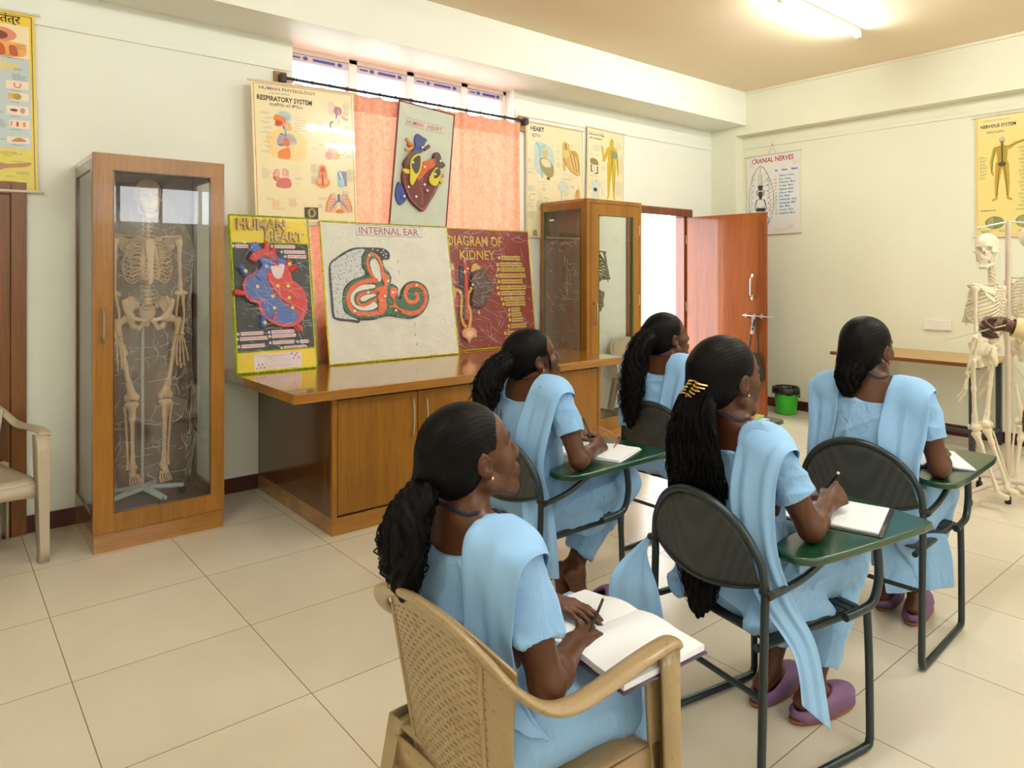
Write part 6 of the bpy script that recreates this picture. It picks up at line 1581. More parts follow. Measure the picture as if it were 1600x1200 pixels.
class Person:
    def __init__(s, name, label, loc, rz, cat='person'):
        s.t = thing(name, label, cat, loc, rz); s.b = Solid()
    def head_frame(s, c, yaw, pitch, roll):
        M = (Matrix.Rotation(R_(yaw), 3, 'Z') @ Matrix.Rotation(R_(pitch), 3, 'Y') @ Matrix.Rotation(R_(roll), 3, 'X'))
        s.hM = np.array(M); s.hc = np.array(c, float)
        return lambda p: s.hc + HS * (s.hM @ np.array(p, float))
def head_solid(b0, h, M):
    class S_:
        ell = b0.ell
        def cap(s, a, c, ra, rb, k=.02, flat=None, op='+'): return b0.cap(a, c, ra * HS, rb * HS, k, flat, op)
    b = S_()
    E = lambda c, r, k=.015, op='+': b.ell(h(c), np.array(r) * HS, k, M, op)
    E((-.012, 0, .038), (.090, .070, .076)); E((.035, 0, .035), (.05, .058, .055), .03)
    E((.042, 0, -.030), (.046, .054, .060), .03); E((.068, 0, -.096), (.019, .022, .016), .02)
    for s in (-1, 1):
        b.cap(h((-.002, s * .050, -.050)), h((.060, s * .018, -.096)), .017, .016, .022)
        E((.052, s * .041, -.020), (.025, .020, .020), .02)
        b.cap(h((.084, s * .012, .022)), h((.067, s * .046, .025)), .008, .007, .012)
        E((.094, s * .031, .004), (.016, .018, .011), .010, '-')
        E((.0735, s * .031, .003), (.0135, .0155, .0115), .004)
        E((.097, s * .011, -.033), (.010, .008, .008), .005)
        # ear
        c, sn = math.cos(s * .35), math.sin(s * .35)
        Me = M @ np.array(((c, -sn, 0), (sn, c, 0), (0, 0, 1)))
        b.ell(h((-.010, s * .074, -.002)), np.array((.018, .0085, .030)) * HS, .005, Me); b.ell(h((-.004, s * .084, -.001)), np.array((.0095, .0075, .017)) * HS, .004, Me, '-')
        b.ell(h((-.004, s * .072, -.030)), np.array((.008, .006, .009)) * HS, .005, Me)
    b.cap(h((.088, 0, .014)), h((.103, 0, -.025)), .0075, .0100, .012); E((.105, 0, -.028), (.0095, .0095, .0085), .006)
    E((.076, 0, -.062), (.021, .028, .022), .015)
    b.cap(h((.0915, -.017, -.058)), h((.0915, .017, -.058)), .0055, .0055, .005); b.cap(h((.0905, -.014, -.070)), h((.0905, .014, -.070)), .0062, .0062, .005)
    b.cap(h((.099, -.022, -.0640)), h((.099, .022, -.0640)), .0024, .0024, .003, op='-')
def face_parts(P, h, M):
    R3 = Matrix(M.tolist())
    for s in (-1, 1):
        e = MB().ell(h((.0752, s * .031, .0025)), (.0105, .0148, .0057), 12, 8, R3); o = obj('eye', e, 'eye_white', P.t, smooth=True)
        obj('iris', MB().ell(h((.0822, s * .031, .0028)), (.0040, .0060, .0055), 10, 8, R3), 'iris_brown', o, smooth=True)
        l = [h((.083 - .10 * abs(q - s * .031) ** 1.2 * (3 if abs(q) > .031 else 1), q, .0075 - 14 * (q - s * .031) ** 2)) for q in [s * .031 + .0135 * (k / 5 - 1) for k in range(11)]]
        obj('eyelash', MB().tube(l, .0014, 5), 'lash_black', P.t, smooth=True)
        br = [h(q) for q in ((.091, s * .014, .021), (.0885, s * .030, .027), (.076, s * .046, .0245))]
        obj('eyebrow', MB().tube(crom([tuple(q) for q in br], 5), .0026, 6), 'lash_black', P.t, smooth=True)
def finger_dirs(f, n, c):
    return f * math.cos(c) + n * math.sin(c)
def hand(b, wrist, f, n, thumb, curls, thumb_pts, sc=.95, spread=.05, splay=None):
    # f: along the fingers, n: out of the palm, thumb: towards the thumb side
    f = np.array(f, float); f /= np.linalg.norm(f); n = np.array(n, float); n -= f * (n @ f); n /= np.linalg.norm(n)
    t = np.cross(f, n); t *= np.sign(t @ np.array(thumb, float)) or 1
    w = np.array(wrist, float); X = lambda a, c, d=0: w + (f * a + t * c + n * d) * sc
    kn = []
    for i, (l, o) in enumerate(((.086, .029), (.090, .009), (.086, -.011), (.078, -.029))):
        K = X(l, o, -.004); kn.append(K)
        b.cap(X(.010, o * .55), K, .0145 * sc, .0108 * sc, .014, (n, .85))
    b.cap(w - f * .012, X(.02, 0), .023 * sc, .024 * sc, .02, (n, .72))
    tips = []
    L = ((.040, .024, .021), (.044, .028, .022), (.041, .026, .022), (.032, .020, .019))
    for i in range(4):
        p = kn[i]; a = 0; r = (.0088, .0090, .0086, .0076)[i] * sc
        fd = f + t * ((1.5 - i) * spread + (splay[i] if splay else 0)); fd /= np.linalg.norm(fd)
        for j in range(3):
            a += curls[i][j]; d = fd * math.cos(a) + n * math.sin(a); q = p + d * L[i][j] * sc
            b.cap(p, q, r * (1, .93, .86)[j], r * (.95, .87, .76)[j], .004 if j else .007); p = q
        tips.append(p)
    T = [X(*q) for q in thumb_pts]; rr = [.0150, .0118, .0105, .0085]
    for j in range(len(T) - 1): b.cap(T[j], T[j + 1], rr[j] * sc, rr[j + 1] * sc, .010 if j == 0 else .004)
    return tips, T
RELAX = [(.25, .45, .25), (.3, .5, .3), (.35, .5, .3), (.4, .5, .3)]
FIST = [(.9, 1.35, .6), (1.1, 1.4, .7), (1.2, 1.4, .7), (1.2, 1.4, .7)]
PEN = [(.55, .85, .35), (.75, 1.0, .45), (.95, 1.15, .55), (1.05, 1.2, .6)]
THUMB_SIDE = [(.018, .022, .004), (.045, .040, .016), (.070, .046, .022), (.092, .046, .026)]
THUMB_PEN = [(.018, .022, .006), (.042, .034, .022), (.066, .030, .034), (.088, .022, .042)]
def wrinkle(seed, amp=.003, up=1.0):
    # soft ridges of creased cloth in a few wandering directions
    rg = np.random.RandomState(seed); K = []
    for i in range(9):
        fr = rg.uniform(26, 70); d = rg.normal(size=3) * np.array([.8, .8, 1.2 * up]); d /= np.linalg.norm(d)
        K.append((d * fr, rg.uniform(0, 6.28), rg.uniform(.6, 1) * 38 / (fr + 12), rg.normal(size=3) * 11, rg.uniform(0, 6.28)))
    W = [(rg.normal(size=3) * 8, rg.uniform(0, 6.28)) for _ in range(6)]
    def fn(P, N):
        q = P.copy()
        for i, (k, ph) in enumerate(W): q[:, i % 3] += .035 * np.sin(P @ k + ph)
        s = np.zeros(len(P))
        for k, ph, a, mk, mp in K:
            r = (1 - np.abs(np.sin(q @ k * .5 + ph))) ** 2
            s += a * (r - .25) * np.clip(np.sin(P @ mk + mp) + .25, 0, 1)
        return amp * s * 2.2
    return fn
def strands(P, name, path, rad, n, wav=.012, seed=1, r0=.0022, curl=26, tipspread=1.5, part=None, ends=(.75, 1.0), flat=1.0):
    # loose locks of hair following a path
    rg = random.Random(seed); pts = crom(path, 8); m = len(pts); mb = MB()
    for k in range(n):
        a = rg.uniform(0, 6.28); rr = rg.random() ** .45; ph = rg.uniform(0, 6.28); fr = curl * rg.uniform(.7, 1.3); end = int(m * rg.uniform(*ends)); amp = wav * rg.uniform(.3, 1.2)
        L = []
        for i in range(0, end, 1):
            q = i / (m - 1); R_0 = np.interp(q, np.linspace(0, 1, len(rad)), rad) * (1 + (tipspread - 1) * max(0, q - .5) * rr)
            c = np.array(pts[i]); t = np.array(pts[min(i + 1, m - 1)]) - np.array(pts[max(i - 1, 0)]); t /= np.linalg.norm(t) + 1e-9
            u = np.cross(t, (0, 1, .2)); u /= np.linalg.norm(u) + 1e-9; w = np.cross(t, u)
            aa = a + .35 * math.sin(q * 4 + ph)
            c = c + u * math.cos(aa) * R_0 * rr + w * math.sin(aa) * R_0 * rr
            c = np.array(pts[i]) + (c - np.array(pts[i])) * np.array((flat, 1, 1))
            c = c + (u * math.sin(fr * q + ph) + w * math.cos(fr * q * .9 + ph)) * amp * min(1, q * 2)
            L.append(tuple(c))
        if len(L) < 4: continue
        tp = [r0 * min(1, .5 + 6 * i / len(L)) * (1 - .8 * max(0, (i / len(L)) - .7) / .3) for i in range(len(L))]
        mb.tube(L, tp, 4, cap=False)
    return obj(name, mb, 'black_hair', part or P.t, smooth='all')
def hair_cap(P, h, M, bulk=1.0, tuft=None):
    b = Solid(); bulk = bulk * HS * 1.02
    b.ell(h((-.020, 0, .044)), (.100 * bulk, .079 * bulk, .086 * bulk), .01, M)
    b.ell(h((-.055, 0, -.005)), (.060 * bulk, .066 * bulk, .070 * HS), .03, M)
    b.half(h((.074, 0, .054)), M @ np.array((.90, 0, -.44)), .008)
    for s in (-1, 1):
        b.ell(h((.016, s * .082, -.020)), (.036 * HS, .034 * HS, .040 * HS), .006, M, '-')
        b.ell(h((.090, s * .052, .008)), (.048 * HS, .032 * HS, .050 * HS), .010, M, '-')
    b.half(h((0, 0, -.070)), M @ np.array((.25, 0, -1)), .01)
    if tuft:
        for a, c, ra, rb in tuft: b.cap(h(a), h(c), ra, rb, .02)
    def strand(V, N):
        q = (V - P.hc) @ P.hM / HS; a = np.arctan2(q[:, 2] + .01, q[:, 1]); e = q[:, 0]
        return 0.0005 * np.sin(a * 74 + 2 * np.sin(e * 40)) + 0.0004 * np.sin(a * 131 + 30 * e)
    return solid_obj('hair', b, VOX, 'black_hair', P.t, disp=strand)
def band(P, rows, m, name, thick=.003, ripple=.004, seed=0, parent=None, sub=1, push=None):
    # cloth strip: rows of (edge point, edge point) with pleats running along it
    n = len(rows); A = crom([r[0] for r in rows], 6); B = crom([r[1] for r in rows], 6); G = []
    for i, (a, c) in enumerate(zip(A, B)):
        a, c = np.array(a), np.array(c); row = []
        i2 = min(i + 1, len(A) - 1); i1 = max(i - 1, 0); tv = (np.array(A[i2]) + np.array(B[i2]) - np.array(A[i1]) - np.array(B[i1])); nv = np.cross(tv, c - a); nv /= np.linalg.norm(nv) + 1e-9
        for j in range(15):
            q = j / 14; pnt = a + (c - a) * q + nv * ripple * (math.sin(q * 15 + seed + .25 * i * .15) + .5 * math.sin(q * 27 + seed * 2 + i * .11))
            row.append(pnt)
        G.append(row)
    if push is not None:
        V = np.array(G).reshape(-1, 3)
        for _ in range(4):
            d = push.ev(V); e = .003; g = np.stack([push.ev(V + np.eye(3)[k] * e) - push.ev(V - np.eye(3)[k] * e) for k in range(3)], 1)
            g /= np.linalg.norm(g, axis=1)[:, None] + 1e-9
            V = V + g * np.clip(.009 - d, 0, .04)[:, None]
        G = V.reshape(len(G), 15, 3).tolist()
    return obj(name, MB().grid([[tuple(q) for q in r] for r in G]), m, parent or P.t, smooth='all', solid=thick, sub=sub)
def torso_prims(b, J, g=0.0, k=.05):
    pel, ch, nb = np.array(J['pelvis']), np.array(J['chest']), np.array(J['neck'])
    bl = J.get('build', 1.0)
    b.ell(pel + (-.005, 0, .01), (.112 * bl + g, .160 * bl + g, .110 + g), k); b.cap(pel + (0, 0, .06), ch + (-.0, 0, -.10), .108 * bl + g, .108 * bl + g, k, ((0, 1, 0), 1.22))
    b.ell(ch, (.098 * bl + g, .138 * bl + g, .165 + g), k)
    b.cap(J['shL'] * np.array((1, .80, 1)), J['shR'] * np.array((1, .80, 1)), .052 + g, .052 + g, k)
    up = (nb - ch) / np.linalg.norm(nb - ch)
    fw = np.array((1, 0, 0)) - up * up[0]; fw /= np.linalg.norm(fw)
    for s in (-1, 1): b.ell(ch + fw * .072 * bl + np.array((0, s * .062, 0)) + up * .01, (.046 + g, .054 + g, .052 + g), .03)
    return up
def build_student(name, label, loc, rz, J, hd, seed, hands, tail, trousers, feet=None, lap=True, tail_strands=None, clip=False, panels=(), bands=True, clogs=(), bandspec=None, sleeve=.60, hemz=None, backneck=.055, hs=1.10):
    global HS
    HS = hs
    P = Person(name, label, loc, rz); b = P.b
    for k in list(J):
        if k != 'build': J[k] = np.array(J[k], float)
    h = P.head_frame(*hd); M = P.hM
    up = torso_prims(b, J)
    nb = J['neck']
    b.cap(nb + up * -.03, h((-.022, 0, -.045)), .052, .047, .025)
    for S in ('L', 'R'):
        s = 1 if S == 'L' else -1; sh, el, wr = J['sh' + S], J['el' + S], J['wr' + S]
        b.cap(nb + np.array((-.005, s * .035, .015)), sh + np.array((0, -s * .03, .012)), .034, .042, .04)
        b.cap(sh, sh + (el - sh) * .5, .048, .042, .03); b.cap(sh + (el - sh) * .5, el, .042, .035, .02)
        b.cap(el, el + (wr - el) * .3, .036, .036, .02); b.cap(el + (wr - el) * .3, wr, .036, .0235, .02)
        hp, kn, an = J['hp' + S], J['kn' + S], J['an' + S]
        b.cap(hp, kn, .082, .054, .03); b.cap(kn, kn + (an - kn) * .3, .052, .050, .02); b.cap(kn + (an - kn) * .3, an, .050, .031, .02)
        he, ba, to = J['he' + S], J['ba' + S], J['to' + S]
        b.cap(an, he, .032, .026, .02); b.cap(an, ba, .030, .028, .025); b.cap(he, ba, .024, .026, .02); b.cap(ba, to, .026, .015, .012, ((0, 0, 1), .7))
    head_solid(b, h, M)
    tips = {}
    for S, spec in hands.items(): tips[S] = hand(b, J['wr' + S], *spec)
    solid_obj('body', b, VOX * .85, 'skin', P.t)
    face_parts(P, h, M)
    # ---- tunic
    c = Solid(); g = .014
    torso_prims(c, J, g)
    for S in ('L', 'R'):
        s = 1 if S == 'L' else -1; sh, el = J['sh' + S], J['el' + S]; e = sh + (el - sh) * sleeve; d = (el - sh) / np.linalg.norm(el - sh)
        c.cap(nb + np.array((-.005, s * .045, .0)), sh + np.array((0, -s * .02, .010)), .042, .056, .04)
        c.cap(sh, e + d * .05, .056, .060, .03)
    for S in ('L', 'R'):
        sh, el = J['sh' + S], J['el' + S]; e = sh + (el - sh) * sleeve; d = (el - sh) / np.linalg.norm(el - sh)
        lo, hi = np.minimum(e, e + d * .12) - .075, np.maximum(e, e + d * .12) + .075
        # open sleeve end: cut square, then hollowed round the arm
        def cutfn(Pq, e=e, d=d):
            q = Pq - e; t = q @ d; r = np.sqrt(np.maximum((q * q).sum(1) - t * t, 0)); return np.maximum(-t, r - .085)
        c._put(cutfn, lo, hi, .003, '-')
        c.cap(e - d * .035, e + d * .03, .044, .057, .004, op='-')
    if lap:
        for S in ('L', 'R'):
            s = 1 if S == 'L' else -1; hp, kn = J['hp' + S], J['kn' + S]; k9 = hp + (kn - hp) * .93
            c.cap(hp + (0, 0, .005), k9, .112, .082, .05, ((0, 0, 1), .92))
            c.cap(hp + np.array((-.06, s * .055, -.02)), hp + (kn - hp) * .72 + np.array((0, s * .030, -.045)), .075, .045, .04, ((0, 1, 0), .7))
        m0 = (J['hpL'] + J['hpR']) / 2; m1 = (J['knL'] + J['knR']) / 2
        c.cap(m0, m0 + (m1 - m0) * .9, .10, .065, .05)
    for a, q, ra, rb, fl in panels: c.cap(a, q, ra, rb, .035, fl)
    ny = .088; zc = nb[2] - backneck
    c.box((nb[0] - .10, 0, zc + .20), (.16, ny, .20), .012, .004, op='-')
    c.box((nb[0] + .12, 0, zc + .18), (.14, ny * .8, .22), .03, .004, op='-')
    if hemz is not None: c.half((0, 0, hemz), (0, 0, -1), .004)
    solid_obj('kameez', c, VOX, 'blue_cotton', P.t, disp=wrinkle(seed, .0072))
    # ---- trousers
    tr = Solid()
    for S in ('L', 'R'):
        hp, kn, an = J['hp' + S], J['kn' + S], J['an' + S]; hem = kn + (an - kn) * trousers; d = (an - kn) / np.linalg.norm(an - kn)
        tr.cap(hp, kn, .100, .074, .05); tr.cap(kn, hem + d * .04, .074, .062, .03)
        e = hem; lo, hi = e - .12, e + d * .12 + .12
        def cutfn(Pq, e=e, d=d):
            q = Pq - e; t = q @ d; r = np.sqrt(np.maximum((q * q).sum(1) - t * t, 0)); return np.maximum(-t, r - .10)
        tr._put(cutfn, np.minimum(e, e + d * .15) - .09, np.maximum(e, e + d * .15) + .09, .003, '-')
        tr.cap(e - d * .06, e + d * .03, .044, .057, .004, op='-')
    solid_obj('salwar', tr, VOX * 1.15, 'blue_cotton', P.t, disp=wrinkle(seed + 5, .0045, .5))
    # ---- scarf panels over both shoulders
    if bandspec:
        for i, rows in enumerate(bandspec): band(P, rows, 'blue_dupatta', 'dupatta', seed=seed + i * 2.1, push=c)
    # ---- hair
    hc = hair_cap(P, h, M, tuft=tail.get('tuft'))
    tb = Solid(); tp = tail['path']; tb.chain(crom(tp, 3), [float(np.interp(i, np.linspace(0, len(crom(tp, 3)) - 1, len(tail['rad'])), tail['rad'])) for i in range(len(crom(tp, 3)))], .02, tail.get('flat'))
    def lock(V, N): return .003 * np.sin(V[:, 1] * 260 + 5 * np.sin(V[:, 2] * 22)) + .002 * np.sin(V[:, 0] * 310 + 4 * np.sin(V[:, 2] * 31 + 1))
    pt = solid_obj('ponytail', tb, VOX, 'black_hair', P.t, disp=lock)
    ts = dict(n=130, wav=.008, r0=.0022); ts.update(tail_strands or {})
    strands(P, 'loose_locks', tp, [q * 1.12 for q in tail['rad']], seed=seed, part=pt, **ts)
    # ---- cord round the neck, ear stud
    ring = []
    for k in range(21):
        a = math.pi * (.12 + 1.76 * k / 20); ring.append(tuple(nb + np.array((-.012, 0, .022)) + np.array((.064 * math.cos(a) + (.02 if math.cos(a) > .3 else 0), .062 * math.sin(a), -.030 * math.cos(a) - (.05 * max(0, math.cos(a)) ** 2)))))
    rg_ = np.array(ring)
    for _ in range(6):
        d_ = P.b.ev(rg_); e_ = .003; gr_ = np.stack([P.b.ev(rg_ + np.eye(3)[k] * e_) - P.b.ev(rg_ - np.eye(3)[k] * e_) for k in range(3)], 1); gr_ /= np.linalg.norm(gr_, axis=1)[:, None] + 1e-9
        rg_ = rg_ + gr_ * np.clip(.0035 - d_, -.015, .03)[:, None]
    ring = [tuple(q) for q in rg_]
    obj('neck_cord', MB().tube(ring, .0028, 6, flat=(1.7, .7)), 'navy_cord', P.t, smooth=True)
    for s in (-1, 1): obj('ear_stud', MB().ell(h((-.002, s * .081, -.033)), (.0035, .0035, .0042), 8, 6), 'gold', P.t, smooth=True)
    for S in clogs: clog(P, J['he' + S], J['ba' + S], J['to' + S])
    return P, h, tips, c
def clog(P, he, ba, to, tilt=0.0):
    he, to = np.array(he), np.array(to); f = to - he; L = np.linalg.norm(f[:2]) + .075; a = math.atan2(f[1], f[0]); c = he + np.array((f[0], f[1], 0)) * .5
    t = Solid(); Mz = np.array(Matrix.Rotation(a, 3, 'Z')); X = lambda x, y, z: np.array((c[0], c[1], 0)) + Mz @ np.array((x, y, z))
    t.ell(X(.035, 0, .045), (L * .42, .050, .045), .02, Mz); t.ell(X(-.05, 0, .032), (L * .36, .044, .032), .03, Mz); t.box(X(0, 0, .02), (L * .44, .040, .014), .012, .02, Mz)
    t.ell(X(-.055, 0, .075), (.088, .034, .055), .006, Mz, '-'); t.ell(X(.03, 0, .045), (L * .32, .036, .028), .006, Mz, '-'); t.half((0, 0, .012), (0, 0, -1), .002)
    o = solid_obj('clog', t, .004, 'clog_purple', P.t)
    sl = Solid(); sl.ell(X(.03, 0, .012), (L * .45, .050, .014), .01, Mz); sl.ell(X(-.06, 0, .012), (L * .34, .043, .014), .02, Mz); sl.half((0, 0, .001), (0, 0, -1), .002); sl.half((0, 0, .016), (0, 0, 1), .002)
    obj_s = solid_obj('clog_sole', sl, .004, 'clog_sole', o)
    return o
def scarf(nb, shL, shR, ztop, lows, front=True):
    # standard pair of panels: from the chest over the shoulder and down the back
    out = []
    for s, sh, low in ((1, shL, lows[0]), (-1, shR, lows[1])):
        rows = [((nb[0] + .15, s * .045, ztop - .26), (nb[0] + .135, s * .10, ztop - .26)), ((nb[0] + .115, s * .075, ztop - .09), (nb[0] + .10, s * .165, ztop - .10)),
                ((nb[0] + .02, s * .088, ztop + .012), (sh[0] + .02, s * .232, ztop - .028)), ((nb[0] - .065, s * .092, ztop - .005), (sh[0] - .05, s * .235, ztop - .040))] + low
        out.append(rows)
    return out

# --- student in the plastic chair (foreground)
J = dict(pelvis=(-.045, 0, .53), chest=(-.08, 0, .80), neck=(-.122, 0, .95), shL=(-.10, .155, .895), shR=(-.10, -.155, .895), elL=(-.03, .235, .675), elR=(-.075, -.225, .662), wrL=(.175, .055, .668), wrR=(.115, -.125, .640),
         hpL=(-.03, .085, .515), hpR=(-.03, -.085, .515), knL=(.36, .11, .515), knR=(.36, -.11, .515), anL=(.33, .10, .10), anR=(.33, -.10, .10), heL=(.28, .10, .055), heR=(.28, -.10, .055), baL=(.42, .115, .04), baR=(.42, -.115, .04), toL=(.48, .12, .035), toR=(.48, -.12, .035))
hands = dict(L=((.34, -.93, -.12), (-.1, .05, -1), (.5, 1, 0), [(.10, .25, .2), (.12, .28, .2), (.15, .30, .2), (.2, .3, .2)], [(.016, .024, .004), (.040, .046, .014), (.062, .056, .024), (.080, .058, .032)]),
             R=((.93, .28, -.16), (0, 0, -1), (-.3, 1, 0), [(.35, .55, .3), (.4, .6, .3), (.45, .6, .3), (.45, .6, .3)], [(.014, .024, .004), (.022, .050, .010), (.016, .078, .012), (.008, .100, .012)]))
nb = J['neck']
low = [[((-.175, .085, .78), (-.13, .18, .78)), ((-.16, .08, .68), (-.11, .16, .67))], [((-.175, -.085, .78), (-.145, -.205, .78)), ((-.155, -.10, .66), (-.12, -.195, .66)), ((-.12, -.12, .53), (-.05, -.19, .53))]]
PA, hA, tipsA, cA = build_student('person', 'person in pale blue tunic, book on lap, seated in the beige plastic chair', (1.03, 1.28, 0), R_(2), J, ((-.09, -.003, 1.082), -12, -16, -3), 3, hands,
    dict(path=[tuple(q) for q in ((-.20, .02, 1.03), (-.235, .03, .98), (-.245, .04, .92), (-.240, .045, .86), (-.232, .045, .80))], rad=[.026, .040, .046, .036, .014], tuft=[((-.09, .0, .02), (-.125, .02, -.01), .05, .024)]), .86,
    tail_strands=dict(n=200, wav=.010, r0=.002, tipspread=1.6), panels=[((.02, -.16, .50), (.22, -.18, .46), .065, .05, ((0, 1, 0), .6))], bandspec=scarf(nb, J['shL'], J['shR'], .955, low), clogs=('L', 'R'), hs=1.0)
# --- student of the left row with crossed ankles
J = dict(pelvis=(-.07, 0, .545), chest=(-.085, 0, .86), neck=(-.085, 0, 1.015), shL=(-.085, .165, .985), shR=(-.08, -.168, .985), elL=(.06, .23, .74), elR=(-.06, -.272, .742), wrL=(.24, .08, .745), wrR=(.150, -.165, .742),
         hpL=(-.05, .085, .53), hpR=(-.05, -.085, .53), knL=(.37, .10, .53), knR=(.385, -.11, .535), anL=(.10, -.10, .19), anR=(.10, -.06, .20), heL=(.045, -.12, .20), heR=(.035, -.055, .215), baL=(.10, -.14, .06), baR=(.08, -.03, .06), toL=(.14, -.155, .025), toR=(.115, -.02, .025))
hands = dict(R=((.90, .40, .02), (-.25, .75, -.62), (-.2, .5, .9), PEN, THUMB_PEN), L=((.9, -.3, -.1), (0, 0, -1), (0, -1, 0), RELAX, THUMB_SIDE))
nb = J['neck']
low = [[((-.185, .07, .85), (-.185, .20, .85)), ((-.20, .10, .68), (-.20, .22, .68)), ((-.235, .20, .56), (-.18, .27, .56)), ((-.22, .235, .40), (-.14, .28, .40)), ((-.21, .235, .27), (-.12, .28, .27))],
       [((-.19, -.05, .85), (-.16, -.205, .85)), ((-.205, -.05, .70), (-.18, -.19, .70)), ((-.215, -.10, .56), (-.17, -.235, .57)), ((-.255, -.16, .44), (-.17, -.262, .44)), ((-.25, -.17, .30), (-.16, -.265, .29))]]
PB, hB, tipsB, cB = build_student('person', 'person in pale blue tunic writing at the left tablet chair, bare ankles crossed under it', (2.06, 2.27, 0), 0, J, ((-.045, .02, 1.115), -18, -16, 0), 11, hands,
    dict(path=[(-.16, .03, 1.13), (-.21, .05, 1.10), (-.25, .07, 1.03), (-.265, .08, .95), (-.27, .085, .86)], rad=[.028, .046, .052, .044, .014], tuft=[((-.09, 0, .03), (-.115, .01, .0), .05, .028)]), .84,
    tail_strands=dict(n=160, wav=.010, tipspread=1.6), panels=[((-.10, -.17, .48), (.14, -.18, .42), .06, .045, ((0, 1, 0), .55)), ((.05, -.13, .48), (.22, -.16, .40), .06, .04, ((0, 1, 0), .6))], bandspec=scarf(nb, J['shL'], J['shR'], 1.035, low))
lk = MB()
for k in range(4):
    lk.tube(crom([tuple(hB(x)) for x in ((.036 - .003 * k, -.070, .045), (.040 - .003 * k, -.075, .008), (.036 - .002 * k, -.074, -.026), (.030 - .001 * k, -.071, -.046), (.022, -.072, -.052))], 5), .0016, 4)
obj('side_lock', lk, 'black_hair', PB.t, smooth='all')
for he, ba, to in (((.13, -.14, .06), 0, (.31, -.10, .03)), ((.22, -.20, .06), 0, (.40, -.17, .03))): clog(PB, he, ba, to)
# --- student in the chair nearest the door
J = dict(pelvis=(-.07, 0, .545), chest=(-.085, 0, .87), neck=(-.085, 0, 1.03), shL=(-.085, .168, .995), shR=(-.085, -.168, .995), elL=(-.02, .23, .74), elR=(-.02, -.24, .745), wrL=(.20, .08, .70), wrR=(.20, -.15, .73),
         hpL=(-.05, .085, .53), hpR=(-.05, -.085, .53), knL=(.36, .11, .53), knR=(.36, -.11, .53), anL=(.28, .10, .10), anR=(.28, -.10, .10), heL=(.23, .10, .055), heR=(.23, -.10, .055), baL=(.36, .11, .04), baR=(.36, -.11, .04), toL=(.42, .115, .035), toR=(.42, -.115, .035))
hands = dict(R=((.95, .2, -.05), (0, 0, -1), (0, 1, .1), RELAX, THUMB_SIDE), L=((.95, -.2, -.05), (0, 0, -1), (0, -1, .1), RELAX, THUMB_SIDE))
nb = J['neck']
low = [[((-.185, .07, .86), (-.185, .21, .86)), ((-.20, .06, .68), (-.20, .20, .68))], [((-.185, -.07, .86), (-.18, -.215, .86)), ((-.20, -.06, .70), (-.18, -.20, .70))]]
PC, hC, tipsC, cC = build_student('person', 'person in pale blue tunic with long wavy ponytail, sitting nearest the open door', (3.03, 2.33, 0), 0, J, ((-.04, .0, 1.145), -20, -14, 0), 21, hands,
    dict(path=[(-.15, .01, 1.17), (-.195, .03, 1.14), (-.225, .055, 1.05), (-.235, .07, .93), (-.25, .075, .80), (-.255, .07, .70)], rad=[.028, .048, .052, .050, .040, .012], tuft=[((-.09, 0, .05), (-.11, .01, .02), .05, .03)]), .86,
    tail_strands=dict(n=190, wav=.016, curl=34, tipspread=1.8), bandspec=scarf(nb, J['shL'], J['shR'], 1.05, low), clogs=('L', 'R'))
# --- student in the middle with very long hair and a claw clip
J = dict(pelvis=(-.08, 0, .545), chest=(-.085, 0, .855), neck=(-.105, 0, 1.005), shL=(-.11, .155, .96), shR=(-.105, -.150, .96), elL=(.02, .225, .74), elR=(-.03, -.228, .742), wrL=(.22, .05, .73), wrR=(.19, -.120, .752),
         hpL=(-.06, .085, .53), hpR=(-.06, -.085, .53), knL=(.36, .12, .53), knR=(.37, -.06, .53), anL=(.20, .11, .11), anR=(.24, -.03, .11), heL=(.145, .105, .065), heR=(.185, -.03, .065), baL=(.27, .125, .045), baR=(.315, -.035, .045), toL=(.33, .135, .04), toR=(.38, -.04, .04))
hands = dict(R=((.93, .10, .18), (-.3, .72, -.62), (-.2, .6, .8), PEN, THUMB_PEN), L=((.9, -.3, -.1), (0, 0, -1), (0, -1, 0), RELAX, THUMB_SIDE))
nb = J['neck']
low = [[((-.20, .07, .85), (-.20, .20, .85)), ((-.20, .13, .74), (-.18, .215, .74)), ((-.19, .236, .63), (-.14, .25, .65)), ((-.26, .235, .57), (-.22, .28, .585)), ((-.30, .13, .48), (-.36, .29, .49)), ((-.28, .12, .35), (-.37, .29, .37))],
       [((-.215, -.09, .85), (-.18, -.225, .86)), ((-.225, -.13, .70), (-.18, -.235, .70)), ((-.21, -.19, .56), (-.14, -.262, .56)), ((-.15, -.262, .42), (-.06, -.275, .42)), ((-.12, -.268, .27), (-.01, -.285, .17))]]
